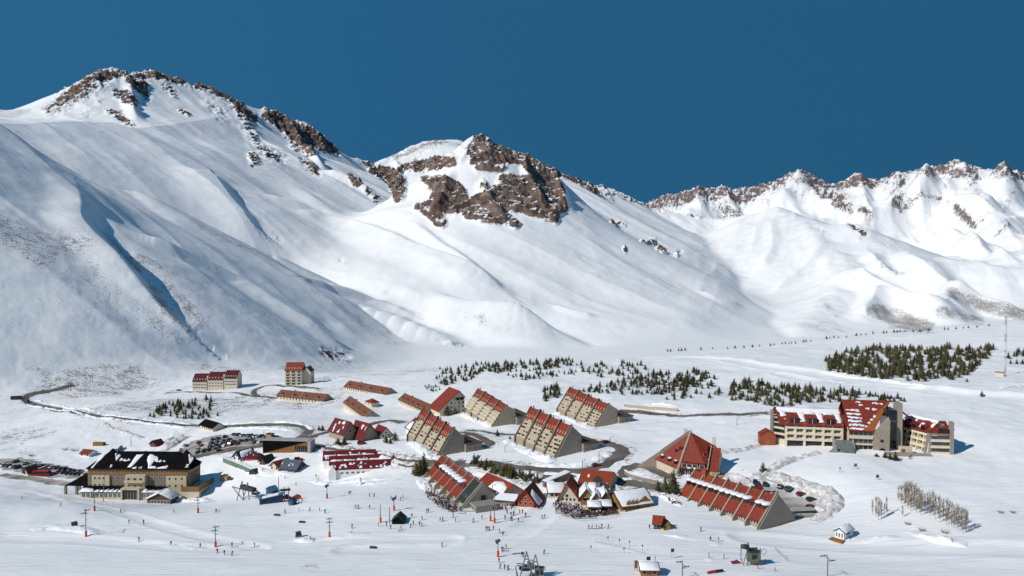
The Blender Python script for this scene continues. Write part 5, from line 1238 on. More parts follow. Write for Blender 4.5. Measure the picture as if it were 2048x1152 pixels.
    m = MB(); m.box(x1 + 10.62, x1 + 13.2, 2.6, 7.6, -5, 20.6); m.build('tower', BEIGE, t)
    m = MB(); m.slab([(x1 + 13.2, 3, 17.2), (x1 + 13.2, 12, 17.2), (x1 + 19.5, 12, 12.4), (x1 + 19.5, 3, 12.4)], .4); m.build('right_link_roof', RED, t)
    m = MB(); m.box(x1 + 13.2, x1 + 15.0, 6, 11, -5, 12.5); m.build('right_link_wall', WOODD, t)
    # wedge canopies in front
    for a, b, y in ((L - 4.2, L - 3.5, -8.5), (L + 3.6, L + 4.4, -9.5)):
        m = MB(); m.prism([(y, -4), (y + 9, -4), (y + 9, 4.6), (y + 7.2, 4.6)], a, b, 'x'); m.build('entrance_fin', GREYC, t)
    m = MB(); m.slab([(L - 3.5, -8, -.2), (L + 3.6, -8.6, -.2), (L + 3.6, -2.0, 4.0), (L - 3.5, -1.4, 4.0)], .2); m.build('entrance_glass', mat('green_glass', (.13, .16, .15), .3, .25, .8), t)
    m = MB(); m.prism([(L - 11, -4), (L - 4.3, -4), (L - 4.3, 3.0)], -8.6, -7.9, 'y'); m.build('ramp_wall', GREYC, t)
    m = MB(); m.box(x1 + 3, x1 + 22, -7.4, -6.6, -5, .6); m.build('terrace_wall', GREYC, t)
    m = MB(); m.box(x1 + 10, x1 + 15, -5.2, -2.7, -5, 2.6); m.build('side_porch', CREAM, t)
    m = MB(); m.box(x1 + 10.6, x1 + 12, -5.3, -5.18, -2, 1.8); m.build('porch_door', WOOD, t)
    # small brick annex at the left end
    gable(t, -11.5, -4.4, 1.5, 7, 4.2, 6.4, 'y', mat('red_brick', (.30, .07, .04), .85, .2, 2), RED2, .3, -4, .3, wallname='annex_wall', roofname='annex_roof')
    box_part(t, 'annex_door', YWOOD, (-8.6, -7.0, 1.38, 1.52, -2, 2.2))
    # right wing, swung towards the viewer
    n2 = 5; g0 = G(1794, 885)
    tip = G(1851, 907); cc, ss = math.cos(st.rz), math.sin(st.rz); dx, dy = tip.x - st.loc.x, tip.y - st.loc.y
    ex, ey = dx * cc + dy * ss, -dx * ss + dy * cc
    dx, dy = g0.x - st.loc.x, g0.y - st.loc.y; wx, wy = dx * cc + dy * ss, -dx * ss + dy * cc
    W = math.hypot(ex - wx, ey - wy); ang = math.atan2(ey - wy, ex - wx); zb = tip.z - st.loc.z + .3
    M = Matrix.Translation((wx, wy, 0)) @ Matrix.Rotation(ang, 4, 'Z')
    def wp(mb, name, m):
        mb.v = [tuple(M @ Vector(v)) for v in mb.v]; return mb.build(name, m, t)
    m = MB(); m.prism([(3.6, zb - 5), (15, zb - 5), (15, 10.5), (8, 13.3), (3.6, 10.2)], 0, W, 'x'); wp(m, 'right_wing_wall', HC)
    for kz, z in enumerate((zb + .2, zb + 2.9, zb + 5.6)):
        m = MB(); yy = 1.2 + .55 * kz; m.box(0, W, yy, 3.62, z + 1.55, z + 2.6); wp(m, 'balcony_slab', HC)
        for i in range(n2 + 1):
            m = MB(); x = W * i / n2; m.prism([(yy - .6, z - 1.1), (3.62, z - 1.1), (3.62, z + 1.54), (yy - .05, z + 1.54)], x - .2, x + .2, 'x'); wp(m, 'balcony_fin', HC)
        for i in range(n2):
            m = MB(); m.box(W * (i + .14) / n2, W * (i + .86) / n2, 3.45, 3.65, z - .9, z + 1.35); wp(m, 'window', GLASS if kz else DGLASS)
    a, b_, c_, d_ = (-1.5, 1.4, 9.0), (W + .3, 1.4, 9.0), (W + .3, 8, 13.9), (-1.5, 8, 13.9)
    RF = quad(*[M @ Vector(q) for q in (a, b_, c_, d_)]); RB = quad(*[M @ Vector(q) for q in ((W + .3, 16, 9.5), (-1.5, 16, 9.5), d_, c_)])
    r = MB()
    for q in (RF, RB): r.slab([q(0, 0), q(1, 0), q(1, 1), q(0, 1)], .3)
    r.build('right_wing_roof', RED, t)
    for u in (.2, .5, .8):
        p = M.inverted() @ RF(u, .14); d = MB(); d.box(p.x - 1.5, p.x + 1.5, p.y - .4, p.y + 3, p.z - .8, p.z + 1.9, 0); d.box(p.x - 1.2, p.x + 1.2, p.y - .5, p.y - .38, p.z - .3, p.z + 1.5, 1); wp(d, 'dormer', [RED, DGLASS])
    patches(t, RF, [[(.02, .78), (.98, .74), (.98, .98), (.02, .98)], [(.30, .25), (.40, .25), (.42, .8), (.28, .8)], [(.60, .25), (.70, .25), (.72, .8), (.58, .8)], [(.05, .3), (.12, .3), (.14, .8), (.04, .8)], [(.9, .4), (.97, .4), (.97, .76), (.88, .76)]], .35, seed=21)
    # end pavilion of the right wing, facing the viewer
    px_ = 52 / s; M2 = Matrix.Translation((M @ Vector((W, 0, 0))).to_3d()) @ Matrix.Rotation(0.05, 4, 'Z')
    def ep(mb, name, m):
        mb.v = [tuple(M2 @ Vector(v)) for v in mb.v]; return mb.build(name, m, t)
    m = MB(); m.box(2.2, 11.0, 1.2, 12, zb - 5, 9.0); ep(m, 'end_pavilion', HC)
    m = MB(); m.prism([(-1.0, zb - 5), (2.2, zb - 5), (2.2, 9.0), (1.3, 9.0)], .6, 1.8, 'y'); ep(m, 'end_fin', GREYC)
    for z in (zb + .9, zb + 3.7, zb + 6.5):
        m = MB(); m.box(2.3, 10.4, .4, 1.3, z - 1.6, z - .5); ep(m, 'balcony_slab', HC)
        m = MB(); m.box(2.5, 10.2, 1.05, 1.25, z - .5, z + .95); ep(m, 'window', GLASS)
    m = MB(); m.slab([(1.6, .2, 9.0), (10.8, .2, 9.0), (10.8, 6.5, 13.2), (1.6, 6.5, 13.2)], .3); m.slab([(1.6, 6.5, 13.2), (10.8, 6.5, 13.2), (10.8, 13, 9.4), (1.6, 13, 9.4)], .3); ep(m, 'end_roof', RED)
    m = MB(); m.box(4.5, 9.0, -.1, 2.2, 8.6, 11.4); ep(m, 'end_dormer', RED)
    m = MB(); m.box(5.0, 8.6, -.2, -.08, 9.0, 11.0); ep(m, 'end_dormer_window', DGLASS)
    m = MB(); m.box(10.2, 11.7, .0, 2.0, zb - 5, 14.0); ep(m, 'end_pillar', GREYC)
    m = MB(); m.box(11.05, 11.6, 2.2, 12.5, zb - 5, 11); ep(m, 'end_wall', RED)
big_hotel()

# ---------------------------------------------------------------- restaurants and shops in the middle
chalet((1034, 1014), (1068, 1017), 10, 3.0, 7.2, 'red timber pavilion with steep snow-capped cross gable between the two sun terraces', mat('red_timber', (.33, .055, .03), .7, .15, 2), RED, (None, [[(.1, .1), (.6, .1), (.5, .8), (.15, .7)]]), win=3, ov=1.2, eave=2.4, seed=2)
chalet((978, 985), (1008, 1000), 9, 2.6, 5.6, 'orange-roofed shop with a rounded snow drift on its front slope, right of the green-ended lodge', CREAM, RED2, ([[(.05, .05), (.95, .05), (.85, .6), (.5, .8), (.1, .6)]], None), axis='x', win=4, ov=.6)
chalet((960, 972), (982, 981), 8, 2.4, 5.0, 'small red-roofed shop tucked behind the orange-roofed shop', CREAM, RED, None, axis='x', win=3, ov=.4)
chalet((990, 1012), (1030, 1014), 7, 2.6, 3.8, 'low glass-fronted ski rental hut beside the red timber pavilion', GREYC, SNOW, None, axis='x', win=7, ov=.5)
chalet((1118, 1004), (1156, 1006), 12, 2.0, 7.6, 'restaurant with steep orange-red pointed roof at the left of the busy terrace', CREAM, RED2, (None, [[(.1, .05), (.9, .05), (.8, .35), (.2, .35)]]), win=4, ov=1.0, eave=2.2, ridge=.42)
chalet((1098, 998), (1128, 996), 9, 2.6, 5.0, 'dark red roofed kiosk behind the pointed restaurant roof', CREAM, DRED, (FULL, None), axis='x', win=3)
chalet((1157, 977), (1220, 985), 12, 2.8, 6.6, 'cream building with broad orange-red hipped roof along the village road', CREAM, RED2, (streaks(2, 3), None), axis='x', win=8, ov=.2, eave=.8)
def lodge_restaurant():
    st = Site((1162, 1024), (1236, 1022), 'mean'); L = st.L
    t = st.thing('restaurant', 'yellow timber restaurant with several snow-covered gables beside the crowded deck', 'restaurant')
    for i, (a, b, y0, y1, hw, hr, ax, ww) in enumerate(((0, .32, 6, 16, 4.0, 6.8, 'y', YWOOD), (.24, .74, 8, 17, 4.4, 7.2, 'x', WOODD), (.30, .52, 3, 9, 3.8, 6.2, 'y', YWOOD), (.56, .80, 4, 10, 3.9, 6.4, 'y', WOODD), (.20, .50, -2.5, 3.2, 2.6, 3.6, 'x', YWOOD), (.50, .80, -1, 4.2, 2.6, 3.6, 'x', WOODD))):
        f, bk = gable(t, a * L, b * L, y0, y1, hw, hr, ax, ww, WOODD, .7, -3, .8)
        patches(t, f, FULL, .4, seed=60 + i); patches(t, bk, FULL, .4, seed=70 + i)
        windows(t, lerp(a * L + 1.3, b * L - 1.3, 3), hw - 1.4, y0, 1.2, 1.3, glass=DGLASS, key='lr')
    box_part(t, 'stone_tower', STONE, (.42 * L, .54 * L, 10, 13, -3, 8.6)); c = MB(); c.cone(.48 * L, 11.5, 8.6, 10.8, 2.6, .1, 4); c.build('tower_roof', GREENR, t)
    box_part(t, 'dormer', WOODD, (.66 * L, .76 * L, 7.6, 10, 5.5, 7.8))
    box_part(t, 'deck', WOODD, (-.02 * L, L, -4, 0, -3, .5))
lodge_restaurant()
def yellow_lodge():
    st, t, f, b = chalet((1243, 1024), (1302, 1012), 11, 2.4, 6.0, 'yellow timber lodge with one snow-loaded roof slope, right end of the restaurant group', YWOOD, WOODD, (FULL, None), axis='x', win=3, ov=1.0, eave=1.4, right=3)
    m = MB()
    for i in range(9): x = 1 + i * st.L * .045; m.tube((x, -1.2, -1), (x + 1.2, -.6, 3.4 + .3 * (i % 3)), .22); 
    m.build('log_brace', WOOD, t)
    m = MB(); m.prism([(st.L * .55, -3), (st.L + .8, -3), (st.L + .8, 1.2), (st.L * .78, 4.8), (st.L * .55, 2.6)], -.62, -.2, 'y'); m.build('front_gable', YWOOD, t)
yellow_lodge()
chalet((1096, 985), (1108, 984), 6, 2.4, 3.6, 'flat snow-topped white hut on the bank left of the restaurants', WHITE, SNOW, None, axis='x', win=2, ov=.3)

# ---------------------------------------------------------------- huts on the pistes
chalet((1307, 1059), (1327, 1060), 4, 2.4, 4.2, 'blue kiosk with red hipped roof next to a yellow kiosk', BLUE, RED2, None, axis='x', win=2, ov=.5)
chalet((1327, 1062), (1341, 1060), 3, 2.0, 3.6, 'yellow kiosk with pointed dark roof next to a blue kiosk', YEL, BLACKR, None, win=1, ov=.5)
st, t, f, b = chalet((1670, 1076), (1688, 1080), 6.5, 2.8, 4.0, 'white cabin with blue-edged snowy roof on the right piste', WHITE, BLUE, ([[(.14, .14), (.86, .14), (.86, .86), (.14, .86)]], FULL), win=3, ov=.5, eave=.6)
box_part(t, 'deck', WOOD, (-1, st.L + .5, -2.6, 0, -2, .2)); box_part(t, 'blue_sign', LBLUE, (st.L + .02, st.L + .06, 2, 4.4, 1.3, 1.9))
chalet((532, 989), (545, 989), 3, 2.0, 3.4, 'small bright blue ticket hut with pointed roof right of the steel lift frame', BLUE, LBLUE, None, win=1, ov=.3, eave=.3)
chalet((577, 1013), (586, 1013), 2.4, 1.6, 2.8, 'tiny blue hut beside the orange netting at the lift queue', BLUE, LBLUE, None, win=1, ov=.3, eave=.3)
chalet((784, 1048), (807, 1048), 5, 1.4, 3.2, 'dark green ridge tent shelter standing on the middle of the piste', BLACKR, GREENR, None, win=0, ov=.3, eave=.5)
chalet((1282, 1152), (1316, 1152), 5, 2.2, 3.2, 'orange timber hut with snow on its roof, cut by the bottom edge', WOOD, RED2, (FULL, FULL), axis='x', win=2, ov=.6)

# ================================================================== trees
def needle_mat(name, c1, c2):
    m = mat(name, c1, .85, .0, .9, col2=c2, spec=.15); n, l = m.node_tree.nodes, m.node_tree.links; b = n['Principled BSDF']; src = b.inputs['Base Color'].links[0].from_socket
    oi = n.new('ShaderNodeObjectInfo'); hs = n.new('ShaderNodeHueSaturation'); mr = n.new('ShaderNodeMapRange'); mr.inputs['To Min'].default_value = .62; mr.inputs['To Max'].default_value = 1.45
    l.new(oi.outputs['Random'], mr.inputs['Value']); l.new(mr.outputs[0], hs.inputs['Value']); l.new(src, hs.inputs['Color']); l.new(hs.outputs[0], b.inputs['Base Color']); return m
FOL = needle_mat('pine_needles', (.042, .044, .017), (.135, .125, .050)); FOLB = needle_mat('brownish_needles', (.058, .050, .022), (.16, .135, .062))
BARK = mat('bark', (.07, .05, .038), .9, .3, 3)
TWIG = mat('bare_twigs', (.27, .205, .145), .85, .0, 2.0, col2=(.44, .35, .26))
def conifer_mb(seed, n=110, h=1.0, r=.24, m=0, mb=None, clump=.10, base=.08):
    rg = random.Random(seed); mb = mb or MB()
    mb.cone(0, 0, base + .04, h * .93, r * .55, .004, 7, m)
    for i in range(n):
        f = 1 - math.sqrt(rg.random()) if rg.random() < .75 else rg.random()
        f = base + (1 - base) * min(f, .985); a = rg.uniform(0, 2 * math.pi)
        lump = 1 + .28 * math.sin(3 * a + seed) + .22 * math.sin(17 * f + 2 * a)
        rr = r * (1 - f) ** .85 * lump * rg.uniform(.55, 1.12) + .012; s = clump * rg.uniform(.6, 1.3) * (1 - .55 * f)
        c = Vector((math.cos(a) * rr, math.sin(a) * rr, f * h)); o = Vector((math.cos(a), math.sin(a), rg.uniform(-.5, .25))); t = Vector((-math.sin(a), math.cos(a), rg.uniform(-.3, .3)))
        mb.poly([c - t * s * .55 - o * s * .25, c + o * s + Vector((0, 0, -s * .25)), c + t * s * .55 - o * s * .25], m)
        mb.poly([c + Vector((0, 0, s * .35)), c + t * s * .3 - Vector((0, 0, s * .3)) + o * s * .5, c - t * s * .4 + o * s * .55], m)
    return mb
SMALL = []
for sd in range(6):
    b = conifer_mb(sd, 105 + 6 * sd, 1, .31 + .025 * (sd % 3), clump=.12); b.tube((0, 0, -.08), (0, 0, .3), .028, .02, 5, 1); SMALL.append(b.data('pine_tree', [FOL if sd % 3 else FOLB, BARK]))
CROWNS = [conifer_mb(20 + i, 420, 1, .22 + .03 * (i % 3), clump=.075, base=.10).data('crown', [FOL if i % 2 else FOLB]) for i in range(5)]
_tb = MB(); _tb.tube((0, 0, -.06), (0, 0, .9), .028, .006, 7); TRUNK = _tb.data('trunk', [BARK])
def inside_poly(x, y, P):
    c = False
    for i in range(len(P)):
        a, b = P[i], P[i - 1]
        if (a[1] > y) != (b[1] > y) and x < (b[0] - a[0]) * (y - a[1]) / (b[1] - a[1]) + a[0]: c = not c
    return c
TREES = []      # (pixel height, px, py, height m, label, group)
def grove(poly, n, hpx, label, group, seed, gap=1.0):
    n = int(n * (1.55 if gap == 1.0 else 2.0 if gap == .9 else 1.25)); gap *= .78
    rg = random.Random(seed); xs = [p[0] for p in poly]; ys = [p[1] for p in poly]; got = []; tries = 0
    while len(got) < n and tries < n * 60:
        tries += 1; x, y = rg.uniform(min(xs), max(xs)), rg.uniform(min(ys), max(ys))
        if not inside_poly(x, y, poly): continue
        if any(abs(x - q[0]) < gap * 3.2 and abs(y - q[1]) < gap * 1.3 for q in got): continue
        got.append((x, y)); h = .80 * rg.uniform(*hpx) * (.75 if rg.random() < .2 else 1); TREES.append((h, x, y, label, group))
SCAT = 'small dark pine scattered on the snow slope behind the wedge-front blocks'
for i, (poly, n, hp) in enumerate([([(868,764),(885,742),(960,728),(990,732),(930,767),(890,772)], 46, (10, 17)), ([(960,740),(1000,727),(1150,720),(1155,734),(1000,748)], 78, (10, 17)), ([(1010,752),(1150,740),(1160,750),(1050,762)], 24, (9, 15)),
    ([(1160,728),(1250,722),(1300,728),(1290,748),(1200,756),(1160,750)], 34, (10, 18)), ([(1160,785),(1230,764),(1310,748),(1400,742),(1430,752),(1400,772),(1330,790),(1250,790)], 120, (11, 20)), ([(1300,766),(1440,757),(1440,795),(1330,803)], 26, (12, 20)), ([(1085,780),(1115,776),(1120,797),(1090,803)], 14, (15, 24)), ([(845,770),(880,770),(880,785),(850,785)], 9, (6, 11))]):
    grove(poly, n, hp, SCAT, 'pines scattered on the slope behind the blocks', 100 + i)
grove([(1460,772),(1500,764),(1545,776),(1600,776),(1700,783),(1725,790),(1700,806),(1640,805),(1600,812),(1550,814),(1500,804),(1458,801)], 115, (14, 26), 'dark pine in the long band of trees just behind the large cream hotel', 'pines in the band behind the large hotel', 120)
grove([(1720,787),(1790,796),(1832,804),(1760,806)], 18, (10, 20), 'dark pine in the long band of trees just behind the large cream hotel', 'pines in the band behind the large hotel', 121)
grove([(1650,722),(1690,704),(1740,699),(1850,697),(1950,699),(1990,695),(1975,718),(1930,756),(1890,763),(1820,763),(1740,756),(1690,748),(1652,742)], 240, (14, 25), 'dark pine in the dense square plantation on the upper right snow terrace', 'pines of the dense plantation', 122, .9)
grove([(2012,712),(2048,702),(2075,706),(2075,735),(2020,732)], 12, (14, 24), 'dark pine at the right edge beside the tall radio mast', 'pines beside the radio mast', 123)
grove([(292,836),(310,820),(345,806),(400,797),(425,802),(420,818),(440,834),(395,840),(340,838)], 48, (13, 24), 'dark pine in the clump on the bank above the far left road', 'pines in the clump above the left road', 124, 1.3)
grove([(945,926),(965,930),(1000,938),(1045,950),(1080,960),(1080,968),(1040,962),(1000,953),(955,938)], 34, (20, 32), 'bushy dark pine in the thick strip beside the road bend', 'pines in the strip beside the road bend', 125, 1.1)
rg = random.Random(5)
sky_row = [(1335,702),(1341,702),(1357,701),(1363,701),(1370,700),(1402,699),(1425,697),(1455,697),(1470,696),(1488,695),(1505,694),(1519,692),(1541,691),(1548,690),(1564,688),(1571,687),(1578,687),(1583,686),(1591,686),(1607,684),(1612,683),(1622,682),(1653,677),(1660,676),(1668,675),(1677,675),(1693,674),(1713,671),(1722,670),(1732,669),(1746,667),(1767,666),(1773,665),(1788,664),(1794,664),(1800,663),(1810,663),(1826,663),(1840,662),(1858,661),(1889,659),(1896,658),(1912,657),(1927,656),(1937,655),(1954,654),(1978,651)]
for x, y in sky_row: TREES.append((rg.uniform(5.0, 8.5), x, y + 1, 'tiny dark pine in the row along the snowy skyline edge of the terrace', 'pines in the row along the terrace edge'))
TREES.sort(key=lambda q: -q[0])
N_SINGLE = 272
far_mb = MB()
for i, (hp, x, y, lab, grp) in enumerate(TREES):
    p = G(x, y); h = .90 * hp / S(p); w = rg.uniform(.85, 1.25)
    if i < N_SINGLE:
        o = bpy.data.objects.new('pine_tree', SMALL[rg.randrange(6)]); COL.objects.link(o); o.location = p; o.scale = (h * w, h * w, h); o.rotation_euler = (0, 0, rg.uniform(0, 6.28))
        tag(o, lab, 'tree', grp)
    else:
        me = SMALL[rg.randrange(6)]; a = rg.uniform(0, 6.28); c, s = math.cos(a) * h * w, math.sin(a) * h * w; n0 = len(far_mb.v)
        far_mb.v += [(p.x + v.co.x * c - v.co.y * s, p.y + v.co.x * s + v.co.y * c, p.z + v.co.z * h) for v in me.vertices]
        for f in me.polygons: far_mb.f.append(tuple(n0 + k for k in f.vertices)); far_mb.m.append(f.material_index); far_mb.sm.append(False)
o = far_mb.build('distant_pines', [FOL, BARK]); o['kind'] = 'stuff'
def big_tree(px, py, hp, label, wide=1.0, k=0, name='spruce_tree', group=None):
    p = G(px, py); h = hp / S(p); t = thing(name, label, 'tree', p, rg.uniform(0, 6), group)
    inst('trunk', TRUNK, t, (0, 0, 0), 0, (h, h, h)); inst('crown', CROWNS[k % 5], t, (0, 0, 0), 0, (h * wide, h * wide, h)); return t
for q in [(832, 951, 30, 'shorter dark spruce left of the green-ended lodge', 1.3, 0), (848, 951, 47, 'tallest dark spruce at the upper end of the green-ended lodge', 1.1, 1), (840, 949, 34, 'middle dark spruce in the trio at the green-ended lodge', 1.2, 2),
          (1316, 984, 24, 'smallest of the three spruces before the pyramid hotel', 1.1, 3), (1330, 985, 33, 'middle-sized of the three spruces before the pyramid hotel', 1.1, 0), (1347, 987, 50, 'tallest of the three spruces before the pyramid hotel', 1.15, 1),
          (1526, 945, 22, 'lone small pine beside the shovelled path below the large hotel', 1.2, 2), (787, 922, 15, 'lone round pine on the verge above the triple red hall', 1.8, 4), (911, 905, 20, 'slim pine against the end wall of the nearest left wedge block', 1.1, 0),
          (995, 873, 15, 'lone pine on the snow between the two nearer wedge blocks', 1.3, 1), (1020, 881, 10, 'tiny pine just left of the largest wedge block', 1.4, 2), (880, 829, 20, 'left pine in front of the tall red shed-roofed block', 1.5, 3), (894, 831, 23, 'middle pine in front of the tall red shed-roofed block', 1.6, 4), (911, 828, 13, 'right low pine in front of the tall red shed-roofed block', 1.6, 0),
          (772, 886, 17, 'left pine beside the small right-hand crimson chalet', 1.3, 1), (790, 882, 20, 'right pine beside the small right-hand crimson chalet', 1.4, 2), (781, 888, 14, 'middle pine beside the small right-hand crimson chalet', 1.4, 3), (676, 890, 15, 'dark shrubby pine at the left foot of the grey chalet gable', 2.0, 4), (688, 889, 14, 'dark shrubby pine at the right foot of the grey chalet gable', 1.9, 0), (638, 861, 11, 'left small pine on the bank inside the loop road', 1.4, 1), (645, 862, 13, 'right small pine on the bank inside the loop road', 1.4, 2),
          (1525, 882, 15, 'round dark pine left of the small brick hotel annex', 2.2, 3), (1770, 915, 11, 'small bushy pine at the foot of the hotel terrace wall', 1.8, 4), (1780, 919, 14, 'middle bushy pine at the foot of the hotel terrace', 1.5, 0), (1791, 921, 19, 'tallest small pine at the foot of the hotel terrace', 1.4, 1), (1753, 913, 7, 'tiny low pine under the hotel wedge wall', 2.2, 2), (1934, 764, 8, 'tiny pine below the dense plantation', 1.5, 3), (1964, 793, 12, 'lone small pine on the snow right of the large hotel', 1.4, 4), (880, 739, 7, 'tiny lone pine at the left edge of the scattered pines', 1.4, 0), (442, 777, 12, 'small dark pine before the three joined blocks', 1.0, 1)]:
    big_tree(*q[:4], wide=q[4], k=q[5])

# bare poplars
def bare_mb(seed, h=1.0):
    rg2 = random.Random(seed); b = MB(); b.tube((0, 0, -.03), (0, 0, h * .95), .0085, .003, 5)
    br = MB()
    for i in range(48):
        z = rg2.uniform(.10, .86) * h; a = rg2.uniform(0, 6.28); l = rg2.uniform(.12, .30) * (1.1 - .6 * z / h); sp = rg2.uniform(.18, .55)
        p0 = Vector((0, 0, z)); p1 = p0 + Vector((math.cos(a) * l * sp, math.sin(a) * l * sp, l)); br.tube(p0, p1, .0042, .0024, 3)
        for k in range(2): f = rg2.uniform(.3, .9); q = p0.lerp(p1, f); a2 = a + rg2.uniform(-1.4, 1.4); br.tube(q, q + Vector((math.cos(a2) * .035, math.sin(a2) * .035, rg2.uniform(.05, .12))), .0032, .002, 3)
    return b.data('trunk', [TWIG]), br.data('branches', [TWIG])
BARE = [bare_mb(s) for s in range(5)]
for i, (x, y, hp, lab) in enumerate([(1745, 1031, 28, 0), (1752, 1034, 36, 0), (1757, 1040, 42, 0), (1762, 1038, 34, 0), (1773, 1031, 32, 0), (1768, 1033, 24, 0)] +
        [(x, y, h, 1) for x, y, h in ((1803, 1008, 34), (1810, 1013, 42), (1817, 1017, 46), (1822, 1022, 50), (1828, 1016, 44), (1833, 1026, 46), (1840, 1024, 42), (1842, 1030, 44), (1805, 1034, 20), (1812, 1005, 38), (1797, 1002, 26))] +
        [(x, y, h, 2) for x, y, h in ((1855, 1026, 38), (1860, 1032, 44), (1866, 1030, 42), (1870, 1038, 44), (1877, 1036, 40), (1880, 1044, 44), (1886, 1040, 38), (1893, 1050, 46), (1897, 1046, 40), (1903, 1052, 42), (1908, 1056, 44), (1914, 1054, 40), (1917, 1062, 44), (1922, 1060, 38), (1926, 1067, 46), (1931, 1063, 42), (1934, 1058, 34), (1849, 1022, 30))]):
    p = G(x, y); h = 1.15 * hp / S(p)
    t = thing('poplar_tree', ('slim bare poplar in the little clump above the blue-edged cabin', 'bare spreading poplar at the left, taller end of the long leafless row', 'bare upright poplar in the right part of the long leafless row')[lab], 'tree', p, rg.uniform(0, 6), ('bare poplars in the small clump', 'bare poplars at the tall left end', 'bare poplars in the right row')[lab])
    w = 1.6 if lab == 1 else 1.15
    inst('trunk', BARE[i % 5][0], t, (0, 0, 0), 0, (h, h, h)); inst('branches', BARE[i % 5][1], t, (0, 0, 0), 0, (h * w, h * w, h))
# low bushes and stones
for i, (x, y, r, lab) in enumerate([(1815, 1049, 1.2, 'reddish leafless bush on the snow below the bare poplars'), (1890, 1066, 1.5, 'rust-brown bush at the right foot of the poplar row'), (1845, 1062, 1.4, 'brown bush on the stony bank below the poplars'), (2002, 1026, 1.2, 'left thin brown bush on the far right snow'), (2026, 1026, 1.2, 'right thin brown bush on the far right snow'), (130, 900, 2.2, 'large pale leafless bush on the bank left of the hotel'), (150, 902, 2.6, 'wide pale leafless thicket behind the white red-roofed hut'), (62, 912, 1.8, 'rust-brown bush above the far left car park')]):
    p = G(x, y); b = MB(); r2 = random.Random(i + 400)
    for k in range(60): a = r2.uniform(0, 6.28); q = Vector((math.cos(a) * r2.uniform(0, .6), math.sin(a) * r2.uniform(0, .6), 0)); d = Vector((math.cos(a) * r2.uniform(.2, .8), math.sin(a) * r2.uniform(.2, .8), r2.uniform(.4, .9))); b.tube(q * r, (q + d) * r, .035, .015, 3)
    o = b.build('bush', TWIG); o.location = p; tag(o, lab, 'bush')

# ================================================================== people, cars, lifts and small things
def colour_mat(name, rough=.6, spec=.3):
    m = bpy.data.materials.new(name); m.use_nodes = True; n, l = m.node_tree.nodes, m.node_tree.links; b = n['Principled BSDF']
    oi = n.new('ShaderNodeObjectInfo'); nz = n.new('ShaderNodeTexNoise'); nz.inputs['Scale'].default_value = 3
    mx = n.new('ShaderNodeMix'); mx.data_type = 'RGBA'; mx.blend_type = 'MULTIPLY'; mx.inputs[0].default_value = .35
    l.new(oi.outputs['Color'], mx.inputs['A']); l.new(nz.outputs['Color'], mx.inputs['B']); l.new(mx.outputs['Result'], b.inputs['Base Color'])
    b.inputs['Roughness'].default_value = rough; b.inputs['Specular IOR Level'].default_value = spec; return m
JACKET = colour_mat('jacket_cloth', .8); PAINT = colour_mat('car_paint', .3, .5)
SKIN = mat('skin', (.42, .25, .18), .6, .1, 4); TROUS = mat('dark_trousers', (.03, .032, .04), .85, .3, 3); HAT = mat('dark_hat', (.03, .028, .032), .8, .2, 3); SKI = mat('ski', (.30, .05, .05), .4, .2, 2)

def body(seed, pose):
    """one continuous skinned figure 1.75 m tall, returned as mesh data"""
    me = bpy.data.meshes.new('p'); ob = bpy.data.objects.new('p', me); COL.objects.link(ob)
    sw = {'stand': 0, 'walk': .22, 'ski': .05, 'sit': 0}[pose]; hipz = .92 if pose != 'sit' else .52; lean = {'stand': .02, 'walk': .05, 'ski': .20, 'sit': -.08}[pose]; kb = .16 if pose == 'ski' else 0
    J = [(0, 0, hipz, .135), (0, -lean * .4, hipz + .26, .15), (0, -lean, hipz + .48, .17), (0, -lean * 1.15, hipz + .58, .065), (0, -lean * 1.3, hipz + .68, .095), (0, -lean * 1.3 - .01, hipz + .80, .085)]
    E = [(0, 1), (1, 2), (2, 3), (3, 4), (4, 5)]
    for sx in (-1, 1):
        n = len(J); st = sw * sx
        J += [(sx * .20, -lean, hipz + .50, .075), (sx * .27, -lean - .02 + st * .5, hipz + .24, .058), (sx * .25, -lean - .16 + st * .6, hipz + .05, .045), (sx * .24, -lean - .22 + st * .6, hipz - .03, .04)]
        E += [(2, n), (n, n + 1), (n + 1, n + 2), (n + 2, n + 3)]
        m = len(J)
        if pose == 'sit': J += [(sx * .10, -.06, hipz - .02, .10), (sx * .11, -.45, hipz + .0, .075), (sx * .11, -.50, .08, .055), (sx * .11, -.66, .05, .05)]
        else: J += [(sx * .10, 0, hipz - .10, .10), (sx * .11, -st - kb, .50 - kb * .3, .075), (sx * .12, -st * 1.5 + kb * .2, .09, .055), (sx * .13, -st * 1.5 - .15, .05, .05)]
        E += [(0, m), (m, m + 1), (m + 1, m + 2), (m + 2, m + 3)]
    me.from_pydata([j[:3] for j in J], E, []); mod = ob.modifiers.new('s', 'SKIN')
    for v, j in zip(me.skin_vertices[0].data, J): v.radius = (j[3], j[3])
    me.skin_vertices[0].data[0].use_root = True; ob.modifiers.new('d', 'SUBSURF').levels = 1
    dg = bpy.context.evaluated_depsgraph_get(); out = bpy.data.meshes.new_from_object(ob.evaluated_get(dg)); out.name = 'person'
    bpy.data.objects.remove(ob); out.materials.clear()
    for q in (JACKET, TROUS, SKIN, HAT): out.materials.append(q)
    for f in out.polygons:
        c = f.center; f.use_smooth = True
        f.material_index = 1 if (c.z < hipz - .04 and abs(c.x) < .2) or (pose == 'sit' and c.y < -.28 and c.z < .62) else 3 if c.z > hipz + .735 else 2 if c.z > hipz + .585 or (abs(c.x) > .2 and c.z < hipz + .0 and c.y < -.15) else 0
    return out
BODY = {k: body(0, k) for k in ('stand', 'walk', 'ski', 'sit')}
_k = MB()
